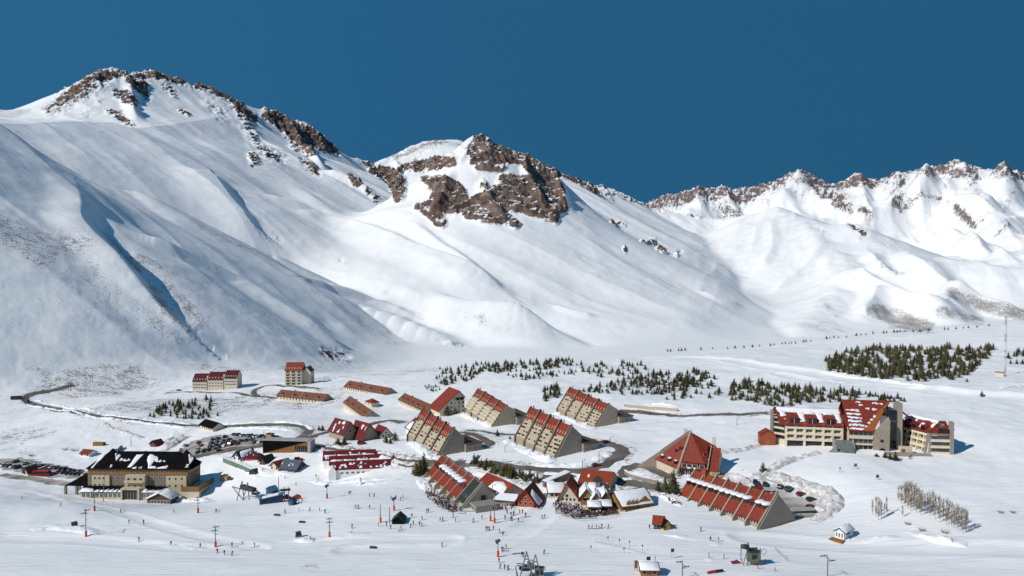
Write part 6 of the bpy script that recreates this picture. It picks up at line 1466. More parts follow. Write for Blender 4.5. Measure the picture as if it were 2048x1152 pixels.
for sx in (-1, 1): _k.box(sx * .13 - .05, sx * .13 + .05, -1.0, .75, .0, .03); _k.box(sx * .13 - .05, sx * .13 + .05, -1.12, -1.0, .02, .10)
for sx in (-1, 1): _k.tube((sx * .30, -.42, .95), (sx * .42, .05, .02), .012, .01, 4)
SKIS = _k.data('skis', [SKI])
PAL = [('red', (.42, .03, .03)), ('dark blue', (.03, .05, .16)), ('black', (.02, .02, .022)), ('maroon', (.16, .02, .04)), ('grey', (.16, .16, .17)), ('white', (.7, .7, .7)), ('yellow', (.6, .42, .05)), ('light blue', (.10, .28, .5)), ('orange', (.6, .16, .03)), ('green', (.04, .18, .08)), ('brown', (.12, .07, .045)), ('purple', (.14, .05, .2))]
def person(px, py, label, col, pose='stand', rz=0.0, group=None, skis=False, pos=None, dz=0.0, sc=1.0):
    p = pos or G(px, py); o = bpy.data.objects.new('person', BODY[pose]); COL.objects.link(o); o.location = (p.x, p.y, p.z + dz); o.rotation_euler = (0, 0, rz); o.scale = (sc, sc, sc)
    o.color = (*col, 1); tag(o, label, 'person', group)
    if skis: k = inst('skis', SKIS, o, (0, 0, 0))
    return o
PR = random.Random(77)
# px, py, colour, what sets the person apart
PEOPLE = [(44,1000,2,'skiing far left, highest up the left slope'),(121,1013,1,'skiing below the porch of the black-roofed hotel'),(241,1025,0,'between the two nearest lift towers below the hotel entrance'),(348,1026,0,'left of the lift tower at the right end of the hotel'),(432,1025,2,'right of the lift tower at the right end of the hotel'),(258,1048,4,'on the empty piste below the hotel, left of one in maroon'),(287,1048,3,'on the empty piste below the hotel, right of one in grey'),(278,1083,4,'gliding along the track right of the left lift tower'),(342,1091,2,'gliding along the track halfway between two lift towers'),(401,1096,0,'just left of the lift tower with an orange foot'),
 (464,1094,1,'standing right of the lift tower with an orange foot'),(510,1094,2,'alone on the track right of the lift tower with an orange foot'),(435,1106,3,'left of the trio below the lift tower'),(449,1110,2,'middle of the trio below the lift tower'),(464,1111,3,'right of the trio below the lift tower'),(621,1081,0,'beside the snow gun on the lower piste'),
 (431,1025,2,'x'),(570,1027,4,'below the blue lift platform'),(598,1023,5,'first skier right of the tiny blue hut'),(619,1022,4,'second skier right of the tiny blue hut'),(639,1023,1,'third skier right of the tiny blue hut'),(650,1026,2,'fourth skier right of the tiny blue hut'),(598,1007,2,'waiting behind the orange netting'),(604,1004,10,'waiting right of the orange netting'),
 (570,957,2,'walking above the tall lamp'),(592,971,1,'alone on the snow left of the triple red hall'),(632,955,2,'nearer of two at the left corner of the triple red hall'),(636,961,1,'farther of two at the left corner of the triple hall'),(698,990,2,'left of a pair on the open snow under the triple hall'),(701,989,1,'right of a pair on the open snow under the triple hall'),(739,994,2,'left of a pair right of the snow gun on a red base'),(748,994,4,'right of a pair right of the snow gun on a red base'),
 (782,999,2,'behind the blue-headed snow gun, left'),(792,998,1,'behind the blue-headed snow gun, right'),(802,1001,0,'first walker right of the blue-headed snow gun'),(806,997,4,'second walker right of the blue-headed snow gun'),(712,1017,2,'left of a pair in mid piste left of the tall pole'),(716,1017,1,'right of a pair in mid piste left of the tall pole'),(739,1018,10,'bending over on the piste left of the tall pole'),(704,1056,3,'alone left of the tall pole with orange base'),
 (757,1053,2,'at the foot of the tall pole with orange base'),(773,1052,4,'just left of the dark green tent'),(781,1058,1,'below the left corner of the dark green tent'),(797,1064,5,'lowest skier below the dark green tent'),(803,1060,2,'below the middle of the dark green tent'),(812,1043,2,'at the right corner of the dark green tent'),(821,1055,1,'first right of the dark green tent'),(827,1049,4,'second right of the dark green tent'),(839,1051,2,'third right of the dark green tent'),(844,1053,3,'fourth right of the dark green tent'),
 (824,1035,2,'alone above the tent, left'),(845,1040,1,'alone above the tent, right'),(854,1025,0,'left of a red-clad pair under the crowded terrace'),(857,1025,0,'right of a red-clad pair under the crowded terrace'),(802,1002,2,'x'),(880,1043,2,'left of a pair in mid piste below the green-ended lodge'),(885,1043,4,'right of a pair in mid piste below the green-ended lodge'),(907,1035,0,'leaning forward below the green-ended lodge'),(911,1045,2,'standing below the leaning skier in red'),(946,1045,10,'alone left of the twin orange masts'),
 (964,1039,0,'left foot of the twin orange masts'),(1010,1038,2,'first right of the twin orange masts'),(1014,1027,1,'upper right of the twin orange masts'),(1022,1032,3,'left in a cluster below the red timber pavilion'),(1026,1031,0,'middle of a cluster below the red timber pavilion'),(1028,1030,2,'right in a cluster below the red timber pavilion'),(1021,1041,4,'left of a close pair below the red timber pavilion'),(1024,1041,1,'right of a close pair below the red timber pavilion'),(1037,1044,2,'with dark rucksack below the red timber pavilion'),(1040,1027,10,'first in front of the red timber pavilion'),(1045,1027,2,'second in front of the red timber pavilion'),(1051,1034,1,'third in front of the red timber pavilion'),(1085,1038,3,'left of a pair crossing between the two terraces'),(1089,1037,2,'right of a pair crossing between the two terraces'),(1106,1013,2,'at the left edge of the deck restaurant crowd'),
 (972,1061,0,'first in a short line on the middle piste'),(976,1061,2,'second in a short line on the middle piste'),(979,1061,0,'third in a short line on the middle piste'),(987,1060,3,'last in a short line on the middle piste'),(1000,1066,1,'upper of two skiing down the middle piste'),(1006,1072,2,'lower of two skiing down the middle piste'),(884,1093,6,'alone on the wide empty piste, in bright jacket'),
 (1004,1103,3,'left in the group by the orange-based snow gun'),(1008,1104,2,'middle in the group by the orange-based snow gun'),(1013,1098,1,'rear of the group by the orange-based snow gun'),(1044,1113,2,'left of the pair above the big steel lift station'),(1047,1113,4,'right of the pair above the big steel lift station'),(1088,1108,2,'alone right of the big steel lift station'),(998,1126,3,'directly below the orange-based snow gun'),(1000,1137,0,'left of the trio left of the big lift station'),(1009,1139,1,'middle of the trio left of the big lift station'),(1016,1141,3,'right of the trio left of the big lift station'),
 (1178,1058,2,'first in the ski class line below the deck'),(1184,1058,4,'second in the ski class line below the deck'),(1192,1058,1,'third in the ski class line below the deck'),(1198,1058,6,'fourth in the ski class line below the deck'),(1203,1056,2,'fifth in the ski class line below the deck'),(1216,1057,3,'teaching in front of the ski class line'),(1299,1058,2,'left of the blue and yellow kiosks'),(1421,1082,1,'left of the pair below the long right lodge'),(1437,1083,2,'right of the pair below the long right lodge'),(1402,1063,0,'fallen beside a sledge below the long right lodge'),(1819,919,3,'left of the pair walking below the large hotel'),(1822,917,2,'right of the pair walking below the large hotel')]
for i, (x, y, c, w) in enumerate(PEOPLE):
    if w == 'x': continue
    nm, col = PAL[c]; ski = (i * 7 + 3) % 5 < 3 and y > 1000
    person(x, y, ('skier' if ski else 'person') + ' in ' + nm + ' ' + w, col, 'ski' if ski else ('walk' if i % 2 else 'stand'), PR.uniform(0, 6.28), None, ski)
def crowd(poly, n, label, group, seed, sit=.45):
    r = random.Random(seed); got = []; xs = [p[0] for p in poly]; ys = [p[1] for p in poly]; k = 0
    while len(got) < n and k < n * 80:
        k += 1; x, y = r.uniform(min(xs), max(xs)), r.uniform(min(ys), max(ys))
        if not inside_poly(x, y, poly) or any(abs(x - q[0]) < 3.4 and abs(y - q[1]) < 1.5 for q in got): continue
        got.append((x, y)); person(x, y, label, PAL[r.choice([0, 1, 2, 2, 2, 3, 4, 5, 7, 8, 10, 11])][1], 'sit' if r.random() < sit else r.choice(['stand', 'walk']), r.uniform(0, 6.28), group, dz=.2)
    return got
c1 = crowd([(850,978),(870,985),(905,1004),(925,1022),(895,1024),(868,1010)], 62, 'person in the dense crowd on the sun terrace before the green-ended lodge', 'crowd on the terrace of the green-ended lodge', 1)
c2 = crowd([(1110,1008),(1160,1012),(1168,1026),(1230,1028),(1180,1036),(1140,1036),(1112,1024)], 84, 'person in the dense crowd on the deck of the yellow timber restaurant', 'crowd on the deck of the yellow restaurant', 2)
c3 = crowd([(975,1016),(1030,1014),(1028,1022),(980,1024)], 18, 'person in the line of people outside the glass-fronted ski rental hut', 'people outside the ski rental hut', 3, 0)
c4 = crowd([(572,936),(603,938),(600,944),(575,943)], 8, 'person standing at the counter of the dark blue-grey ski hut', 'people at the ski hut', 4, 0)
# deck chairs and tables
b = MB(); b.slab([(-.3, -.6, .3), (.3, -.6, .3), (.3, .2, .35), (-.3, .2, .35)], .05); b.slab([(-.3, .2, .35), (.3, .2, .35), (.3, .6, .95), (-.3, .6, .95)], .05)
for sx in (-.28, .28): b.tube((sx, -.5, 0), (sx, .1, .35), .03, n=4); b.tube((sx, .4, 0), (sx, -.1, .35), .03, n=4)
CHAIR = b.data('deck_chair', [WOODD])
b = MB(); b.tube((0, 0, .70), (0, 0, .75), .5, n=10); b.tube((0, 0, 0), (0, 0, .7), .05, n=6); b.tube((0, 0, 0), (0, 0, .04), .28, n=8); TABLE = b.data('table', [WOODD])
def furnish(poly, n, label_c, label_t, grp, seed):
    r = random.Random(seed); xs = [p[0] for p in poly]; ys = [p[1] for p in poly]; k = 0
    while k < n:
        x, y = r.uniform(min(xs), max(xs)), r.uniform(min(ys), max(ys))
        if not inside_poly(x, y, poly): continue
        k += 1; p = G(x, y); tb = k % 3 == 0
        o = bpy.data.objects.new('table' if tb else 'deck_chair', TABLE if tb else CHAIR); COL.objects.link(o); o.location = (p.x, p.y, p.z + .2); o.rotation_euler = (0, 0, r.uniform(0, 6.28)); tag(o, label_t if tb else label_c, 'table' if tb else 'chair', grp + (' tables' if tb else ' chairs'))
furnish([(848,980),(905,1004),(925,1024),(890,1026),(860,1008)], 60, 'dark deck chair in the crowd before the green-ended lodge', 'round table in the crowd before the green-ended lodge', 'green-ended lodge terrace', 5)
furnish([(1110,1010),(1168,1018),(1230,1030),(1180,1037),(1140,1037)], 66, 'dark deck chair on the deck of the yellow timber restaurant', 'round table on the deck of the yellow timber restaurant', 'yellow restaurant deck', 6)
furnish([(1325,992),(1345,1003),(1362,1010),(1345,1010)], 18, 'dark folded chair on the small terrace left of the right lodge', 'round table on the small terrace left of the right lodge', 'right lodge terrace', 7)

# ---- vehicles
def car_parts(kind='car'):
    L, W, Hh, Hr = {'car': (4.3, 1.75, .95, 1.48), 'suv': (4.7, 1.85, 1.15, 1.85), 'van': (5.4, 2.0, 1.3, 2.5), 'bus': (9.5, 2.5, 1.5, 3.1)}[kind]
    b = MB(); x = L / 2
    b.prism([(-x, .35), (x, .35), (x, Hh * .72), (x - .15, Hh * .84), (x * .45, Hh), (-x + .1, Hh), (-x, Hh * .8)], -W / 2, W / 2, 'y')
    c = MB(); f, r = {'car': (.45, -.85), 'suv': (.5, -.95), 'van': (.75, -.97), 'bus': (.95, -.98)}[kind]
    c.prism([(x * f, Hh - .02), (x * (f - .32), Hr - .06), (x * (r + .16), Hr - .06), (x * r, Hh - .02)], -W / 2 + .1, W / 2 - .1, 'y')
    d = MB(); d.prism([(x * (f - .33), Hr - .07), (x * (f - .36), Hr), (x * (r + .2), Hr), (x * (r + .15), Hr - .07)], -W / 2 + .12, W / 2 - .12, 'y')
    if kind in ('van', 'bus'): d.box(-x + .1, x * (.3 if kind == 'van' else .8), -W / 2 + .06, W / 2 - .06, Hr - .75, Hr - .05); d.box(-x + .08, x * (-.1 if kind == 'van' else -.9), -W / 2 + .04, W / 2 - .04, Hh, Hr - .7)
    w = []
    for sx in (-.62, .62):
        for sy in (-1, 1): w.append((sx * x, sy * (W / 2 - .1), .33))
    wm = MB(); wm.tube((0, -.12, 0), (0, .12, 0), .33, n=10); return b, c, d, w, wm
VEH = {}
for kd in ('car', 'suv', 'van', 'bus'):
    b, c, d, w, wm = car_parts(kd)
    allm = MB(); 
    for src, mi in ((b, 0), (c, 1), (d, 0)): allm.mesh(src.v, src.f, mi)
    for q in w: allm.tube((q[0], q[1] - .12, q[2]), (q[0], q[1] + .12, q[2]), .33, n=8, m=2)
    VEH[kd] = (b.data('body', [PAINT]), c.data('windows', [DGLASS]), d.data('roof', [PAINT]), w, wm.data('wheel', [BLK]), allm.data('parked_car', [PAINT, DGLASS, BLK]))
CP = [(.02, .02, .022), (.03, .035, .05), (.05, .05, .055), (.25, .26, .27), (.5, .5, .5), (.7, .7, .7), (.02, .04, .10), (.30, .02, .02), (.10, .10, .11), (.03, .08, .05), (.35, .33, .28)]
CPN = ['black', 'dark blue-grey', 'charcoal', 'silver grey', 'pale grey', 'white', 'navy blue', 'red', 'dark grey', 'dark green', 'beige']
def vehicle(px, py, rz, label, col, kd='car', parts=True, group=None, pos=None, cat='car', name='parked_car', dz=.15):
    p = pos or G(px, py); b, c, d, w, wm, al = VEH[kd]
    if parts:
        t = thing(name, label, cat, (p.x, p.y, p.z + dz), rz, group)
        for nm, me in (('body', b), ('windows', c), ('roof', d)): o = inst(nm, me, t, (0, 0, 0)); o.color = (*col, 1)
        for q in w: inst('wheel', wm, t, q)
        return t
    o = bpy.data.objects.new(name, al); COL.objects.link(o); o.location = (p.x, p.y, p.z + dz); o.rotation_euler = (0, 0, rz); o.color = (*col, 1); return tag(o, label, cat, group)
def car_row(a, b, label, group, seed, gap=3.1, skip=.16):
    r = random.Random(seed); A, B = G(*a), G(*b); L = math.hypot(B.x - A.x, B.y - A.y); n = int(L / gap); rz = math.atan2(B.y - A.y, B.x - A.x) + math.pi / 2
    for i in range(n):
        if r.random() < skip: continue
        q = A.lerp(B, (i + r.uniform(-.12, .12)) / max(1, n - 1)); q.z = hz(q.x, q.y)
        vehicle(0, 0, rz + r.uniform(-.08, .08) + (math.pi if r.random() < .4 else 0), label, r.choice(CP[:4] + CP[:3] + CP[6:10] + [CP[4], CP[5]]), r.choice(['car', 'car', 'car', 'suv']), False, group, q)
for i, (a, b, _n) in enumerate([((372,893),(450,876),15), ((378,898),(480,878),18), ((384,903),(505,881),20), ((395,907),(520,886),20), ((470,871),(545,876),13)]):
    car_row(a, b, 'parked car in the crowded upper car park below the loop road', 'cars in the upper car park', 30 + i)
for i, (a, b, _n) in enumerate([((30,925),(160,944),24), ((0,931),(105,949),20), ((60,936),(170,951),18)]):
    car_row(a, b, 'parked car in the crowded far left car park beside the black-roofed hotel', 'cars in the far left car park', 40 + i)
_r = random.Random(9); _p = trace([(1500,967),(1530,971),(1560,976),(1590,986),(1612,996),(1630,1006)], .5); _n = normals(_p)
RK = ('first', 'second', 'third', 'fourth', 'fifth', 'sixth', 'seventh', 'eighth', 'ninth', 'tenth', 'eleventh', 'twelfth', 'thirteenth', 'fourteenth', 'fifteenth', 'sixteenth', 'seventeenth', 'eighteenth', 'nineteenth', 'twentieth')
_m = min(20, int(len(_p) * .5 / 3.0))
for i in range(_m):
    k = int((i + .5) * len(_p) / _m); q = Vector((*_p[k], hz(*_p[k]))); ci = 7 if i == int(_m * .75) else _r.choice([0, 1, 2, 6, 8, 0, 3]); rz = math.atan2(_n[k][1], _n[k][0])
    vehicle(0, 0, rz, RK[i] + ' car from the left in the row under the big snow bank, ' + CPN[ci], CP[ci], _r.choice(['car', 'suv']), True, 'cars in the row beside the right lodge', q)
for x, y, rz, lab, col, kd, nm, cat in [(1538,990,.4,'dark car parked alone in the middle of the right car park',CP[2],'car','parked_car','car'), (1546,988,.6,'white car next to the dark one in mid right car park',CP[5],'car','parked_car','car'), (1607,1033,.1,'boxy pale green-grey van at the near edge of the right car park',(.42,.45,.38),'bus','parked_van','van'), (1622,1019,.5,'dark red car beside the mud heap in the right car park',(.12,.02,.02),'suv','parked_car','car'), (1434,956,.05,'yellowish minibus standing right of the pyramid hotel',(.55,.50,.28),'van','parked_van','van'),
      (1220,958,.3,'red car on the village road left of a green one',CP[7],'suv','parked_car','car'), (1232,961,.3,'green car on the village road right of a red one',(.03,.12,.09),'suv','parked_car','car'), (597,922,.3,'red pick-up parked in the snow above the dark blue-grey hut',(.28,.025,.03),'suv','parked_car','car'), (723,889,.2,'dark red car in the snow below the crimson chalets',(.16,.02,.025),'suv','parked_car','car'), (34,799,.4,'dark bus at the bend of the far left road',(.02,.022,.03),'bus','bus','bus'), (54,806,-.3,'dark van just below the bend of the far left road',(.02,.022,.03),'van','van','van'), (555,878,.2,'dark green car by the notice hut on the loop road',(.02,.03,.03),'suv','parked_car','car'), (1193,933,.4,'red car on the road bend below the largest wedge block',CP[7],'car','car','car'), (358,782,.1,'dark car at the left end of the upper road',CP[0],'car','parked_car','car'), (440,903,.3,'dark car driving past the upper car park',CP[0],'car','car','car'), (1213,887,.5,'dark car behind the largest wedge block',CP[2],'car','parked_car','car')]:
    vehicle(x, y, rz, lab, col, kd, True, None, None, cat, nm)
t = vehicle(84, 952, .1, 'red lorry with a white box in the far left car park', CP[7], 'bus', True, None, None, 'lorry', 'lorry')
# red snowmobile and a dark groomer
def snowmobile(px, py, rz, label, col):
    p = G(px, py); t = thing('snowmobile', label, 'snowmobile', p, rz); m = MB(); m.prism([(-1.4, .35), (1.1, .3), (1.4, .55), (.6, 1.0), (-.1, .75), (-1.4, .8)], -.42, .42, 'y'); o = m.build('body', PAINT, t); o.color = (*col, 1)
    m = MB(); m.box(-1.2, .2, -.25, .25, .02, .36); m.build('track', BLK, t)
    for y in (-.45, .45): m = MB(); m.box(.5, 1.7, y - .08, y + .08, .0, .06); m.build('ski', BLK, t)
    m = MB(); m.tube((.35, -.35, 1.15), (.35, .35, 1.15), .03); m.build('handlebar', BLK, t)
snowmobile(1471, 1127, .3, 'red snowmobile on the piste left of the lift engine house', (.30, .02, .025))

# ---- lifts, masts, snow guns
def mast(px, py, hp, label, kind='lift', name='lift_tower', cat='lift tower', lean=0.0):
    p = G(px, py); h = hp / S(p); t = thing(name, label, cat, p, .25)
    m = MB(); m.tube((0, 0, -1), (lean * h, 0, h), .19, .12, 8); m.build('pole', METAL, t)
    if kind in ('lift', 'chair'):
        m = MB(); m.tube((lean * h, -2.0, h * .93), (lean * h, 2.0, h * .93), .10, n=5); m.build('crossarm', METAL, t)
        for y in (-1.9, 1.9):
            m = MB(); m.tube((lean * h - 1.1, y, h * .93 - .12), (lean * h + 1.1, y, h * .93 - .12), .09, n=5)
            for k in (-.9, -.3, .3, .9): m.tube((lean * h + k, y - .06, h * .93 + .05), (lean * h + k, y + .06, h * .93 + .05), .16, n=8)
            m.build('wheel_train', DMETAL, t)
        m = MB(); m.tube((lean * h, 0, h), (lean * h, 0, h + .9), .06, n=4); m.tube((lean * h - .5, 0, h * .62), (lean * h + .9, 0, h * .62), .06, n=4); m.build('ladder_rail', METAL, t)
    if kind in ('lift', 'gun', 'pole'):
        m = MB(); m.tube((0, 0, -.3), (lean * 2, 0, 1.9), .40, .40, 9); m.build('padding', ORANGE, t)
    if kind == 'gun':
        m = MB(); m.tube((-.8, 0, h + .1), (.7, 0, h + .6), .62, .5, 10); m.tube((-.2, 0, h - .6), (-.1, 0, h + .3), .2, n=6); m.build('fan_barrel', mat('gun_blue_grey', (.05, .09, .15), .5, .2, 2), t)
    if kind == 'lamp':
        m = MB(); m.tube((lean * h, 0, h), (lean * h + 1.2, 0, h + .1), .06, n=4); m.box(lean * h + .8, lean * h + 1.5, -.2, .2, h - .05, h + .12); m.build('lamp_head', METAL, t)
    return t
mast(172, 1073, 54, 'grey lift tower with orange foot, nearest of the left line'); mast(189, 1022, 33, 'grey lift tower with orange foot, below the hotel veranda'); mast(396, 1026, 31, 'short lift tower with orange foot before the hotel side wing'); mast(431, 1094, 40, 'grey lift tower with orange foot above a trio of skiers'); mast(659, 1075, 37, 'grey lift tower with orange foot in the middle of the left piste')
mast(779, 1047, 34, 'lift mast without padding beside the dark green tent', 'plain'); mast(654, 997, 24, 'snow gun on a red-orange base below the triple red hall', 'gun', 'snow_gun', 'snow gun'); mast(788, 1021, 22, 'blue-headed snow gun on an orange base above the dark green tent', 'gun', 'snow_gun', 'snow gun'); mast(996, 1114, 30, 'snow gun with blue head and orange base beside the big lift station', 'gun', 'snow_gun', 'snow gun')
mast(761, 1045, 36, 'tall thin pole with orange base left of the dark green tent', 'pole', 'pole', 'pole'); mast(981, 1042, 34, 'shorter of the twin masts with orange feet', 'pole', 'mast', 'mast'); mast(989, 1046, 62, 'taller of the twin masts with orange feet', 'pole', 'mast', 'mast')
mast(206, 1003, 56, 'tall leaning floodlight mast in front of the hotel veranda', 'lamp', 'floodlight_mast', 'mast', .06); mast(557, 979, 27, 'red and grey lamp post above the blue lift platform', 'lamp', 'lamp_post', 'lamp post'); mast(1655, 1153, 40, 'grey chairlift tower at the bottom edge below the white cabin', 'chair'); mast(1365, 1156, 30, 'wide-armed chairlift tower at the bottom edge, left of the engine house', 'chair')
for i, (x, y, h, w) in enumerate([(1130,995,24,'beside the pointed restaurant roof'), (985,1000,30,'behind the ski rental hut'), (1165,950,30,'on the outer edge of the road bend'), (1198,928,26,'by the largest wedge block'), (1220,892,18,'behind the largest wedge block'), (1474,850,14,'on the road right of the last wedge block'), (1325,985,20,'by the three spruces'), (1010,905,14,'inside the road bend on the open snow'), (262,892,22,'behind the black-roofed hotel'), (72,945,26,'in the far left car park'), (602,878,22,'by the loop road end'), (528,878,18,'above the flat timber building')]):
    mast(x, y, h, 'slim grey street lamp ' + w, 'lamp', 'street_lamp', 'street lamp')
for x, y, h, w in ((139, 781, 16, 'nearer wooden H-frame power pole above the far left road'), (183, 764, 14, 'farther wooden H-frame power pole against the mountain foot')):
    p = G(x, y); hh = h / S(p); t = thing('power_pole', w, 'power pole', p)
    for sx in (-1.1, 1.1): m = MB(); m.tube((sx, 0, -1), (sx, 0, hh), .22, .17, 6); m.build('pole', WOODD, t)
    m = MB(); m.box(-2.6, 2.6, -.12, .12, hh - .9, hh - .6); m.build('crossbar', WOODD, t)
def radio_mast():
    p = G(2010, 751); h = 118 / S(p); t = thing('radio_mast', 'tall red and white lattice radio mast on the upper right terrace', 'radio mast', p)
    a = mat('mast_red', (.42, .05, .04), .5, .1, 1)
    for k in range(7):
        z0, z1 = h * k / 7, h * (k + 1) / 7; m = MB(); r = .62
        q = [(r, 0), (-r * .5, r * .87), (-r * .5, -r * .87)]
        for x, y in q: m.tube((x, y, z0), (x, y, z1), .07, n=4)
        for j in range(4):
            za, zb = z0 + (z1 - z0) * j / 4, z0 + (z1 - z0) * (j + 1) / 4
            for i in range(3): m.tube((*q[i], za), (*q[(i + 1) % 3], zb), .045, n=3)
        m.build('mast_section', a if k % 2 == 0 else WHITE, t)
    m = MB(); m.tube((-.9, -.5, h * .36), (-.9, -1.1, h * .36), 1.3, n=12); m.build('dish', WHITE, t)
    st = Site((1990, 751), (2007, 752), 'mean'); t2 = st.thing('equipment_hut', 'small pale hut at the foot of the radio mast', 'hut'); box_part(t2, 'wall', CREAM, (0, st.L, 0, 4, -2, 2.6)); box_part(t2, 'roof', GREYC, (-.3, st.L + .3, -.3, 4.3, 2.6, 2.85))
radio_mast()
def steel(t, name, segs, r, m=METAL):
    for i, (a, b) in enumerate(segs): q = MB(); q.tube(a, b, r, n=6); q.build(name, m, t)
def left_frame():
    st = Site((465, 999), (515, 999), 'mean'); L = st.L; t = st.thing('lift_station', 'open steel lift station with splayed legs right of the black-roofed hotel', 'lift station')
    for x in (L * .40, L * .62): steel(t, 'a_frame', [((x - 2.8, -1, -1), (x, 0, 8.2)), ((x + 2.8, -1, -1), (x, 0, 8.2))], .22)
    steel(t, 'leg', [((0, 0, 4.2), (L * .5, 0, -1)), ((L * .1, 0, 3.0), (L * .22, 2, -1)), ((L, 0, 4.6), (L * .8, 1, -1)), ((L * .92, 1, 4.2), (L * .98, 1, -1))], .25)
    steel(t, 'beam', [((0, 0, 4.2), (L, 0, 4.6)), ((L * .2, 1.5, 4.6), (L * .9, 1.5, 4.8))], .28)
    m = MB(); m.box(L * .35, L * .85, -.6, 1.6, 4.6, 6.2); m.build('machinery', DMETAL, t)
    m = MB(); m.tube((L * .9, .5, 3.9), (L * .9, .5, 4.2), 2.0, n=16); m.build('bullwheel', DMETAL, t)
left_frame()
def platform():
    st = Site((519, 1013), (566, 1007), 'mean'); L = st.L; t = st.thing('lift_platform', 'long low blue lift building with snow on its sloping roof', 'lift building')
    m = MB(); m.prism([(0, -1), (L, -1), (L, 3.6), (0, 1.9)], 0, 3, 'y'); m.build('wall', BLUE, t); m = MB(); m.slab([(-.4, -.4, 2.0), (L + .3, -.4, 3.75), (L + .3, 3.4, 3.75), (-.4, 3.4, 2.0)], .18); m.build('roof', LBLUE, t)
    m = MB(); m.slab([(1, -.2, 2.4), (L * .8, -.2, 3.5), (L * .8, 3.0, 3.5), (1, 3.0, 2.4)], .2); m.build('roof_snow', SNOW, t)
    for x in lerp(1.2, L - 1.4, 5): box_part(t, 'window', DGLASS, (x - .5, x + .5, -.06, .02, .4, 1.4))
    steel(t, 'mast', [((L + .6, 1, -1), (L + .6, 1, 6.2)), ((L + 2.2, 1, -1), (L + 2.2, 1, 6.0))], .2); m = MB(); m.box(L - 1.0, L + 3, .6, 1.4, 4.6, 5.4); m.build('wheel_frame', DMETAL, t)
    p = G(583, 1000); n = MB(); r = random.Random(3)
    for i in range(9): n.slab([(i * .9 - 4, math.sin(i) * .6, .2), (i * .9 - 3.1, math.sin(i + 1) * .6, .2), (i * .9 - 3.1, math.sin(i + 1) * .6 + .1, 1.9 + .5 * math.sin(i * 1.3)), (i * .9 - 4, math.sin(i) * .6 + .1, 1.9 + .5 * math.sin(i * 1.3 - 1.3))], .08)
    o = n.build('netting', ORANGE); o.location = p; tag(o, 'heaped orange safety netting beside the tiny blue hut', 'netting')
platform()
def right_engine():
    st = Site((1484, 1132), (1522, 1131), 'mean'); L = st.L; t = st.thing('lift_station', 'grey chairlift engine house between two tall steel masts, bottom right', 'lift station')
    steel(t, 'mast', [((1.8, 0, -1), (1.8, 0, 7.2)), ((L - .3, 0, -1), (L - .3, 0, 5.2)), ((L - .9, 1, -1), (L - .9, 1, 5.2))], .20)
    steel(t, 'brace', [((0, 0, -1), (1.8, 0, 5.5)), ((0, .8, 1.5), (0, .8, 6)), ((1.8, 0, 5.8), (L - .3, 0, 4.4))], .13)
    box_part(t, 'engine_house', mat('olive_cladding', (.16, .16, .12), .7, .15, 1), (2.4, L - .8, -.5, 2.4, 1.0, 4.2)); box_part(t, 'roof', DMETAL, (2.1, L - .5, -.8, 2.7, 4.2, 4.5)); box_part(t, 'window', DGLASS, (2.9, L - 1.6, -.58, -.48, 2.2, 3.4)); box_part(t, 'support', GREYC, (3.2, L - 1.4, .2, 1.8, -1, 1.0))
    m = MB(); m.blob((.9, 0, 6.0), 1, 5, 0, 1, (1.3, .8, .9)); m.build('cable_drum', DMETAL, t)
    m = MB()
    for i in range(14): a, b = i / 14 * 6.283, (i + 1) / 14 * 6.283; m.tube((L + 1 + math.cos(a) * .8, .2, 4.0 + math.sin(a) * .8), (L + 1 + math.cos(b) * .8, .2, 4.0 + math.sin(b) * .8), .07, n=4)
    m.build('bullwheel', DMETAL, t)
right_engine()
def front_station():
    st = Site((1030, 1156), (1098, 1156), 'mean'); L = st.L; t = st.thing('lift_station', 'big grey steel lift station with twin A-frames at the bottom edge', 'lift station')
    for x, h in ((L * .34, 7.8), (L * .60, 6.9)):
        steel(t, 'a_frame', [((x - 2.6, -1.6, -2), (x, 0, h)), ((x + 2.4, -1.6, -2), (x, 0, h)), ((x - 1.3, -.8, h * .42), (x + 1.2, -.8, h * .42)), ((x - .7, -.4, h * .72), (x + .6, -.4, h * .72))], .17)
        steel(t, 'rear_leg', [((x - 2.0, 4, -2), (x, 0, h)), ((x + 2.0, 4, -2), (x, 0, h))], .15)
    steel(t, 'beam', [((L * .05, 0, 3.6), (L * .9, 0, 2.6)), ((L * .05, 1.6, 3.6), (L * .9, 1.6, 2.6)), ((L * .02, 0, 3.4), (L * .08, 0, -2)), ((L * .04, -1, 2.6), (L * .16, -1, -2))], .18)
    box_part(t, 'gearbox', METAL, (L * .36, L * .56, -.4, 1.8, 2.8, 4.6)); box_part(t, 'cabin', GREYC, (L * .58, L * .85, .4, 3, -1, 2.4)); box_part(t, 'cabin_window', DGLASS, (L * .62, L * .82, .3, .42, .8, 2.0))
    m = MB(); m.tube((L * .3, .6, 2.4), (L * .3, .6, 2.75), 1.9, n=18); m.build('bullwheel', DMETAL, t)
    m = MB(); m.blob((L * .45, .6, 4.7), 1, 8, 0, 1, (1.4, 1.0, .4)); m.build('snow_cap', SNOW, t)
front_station()
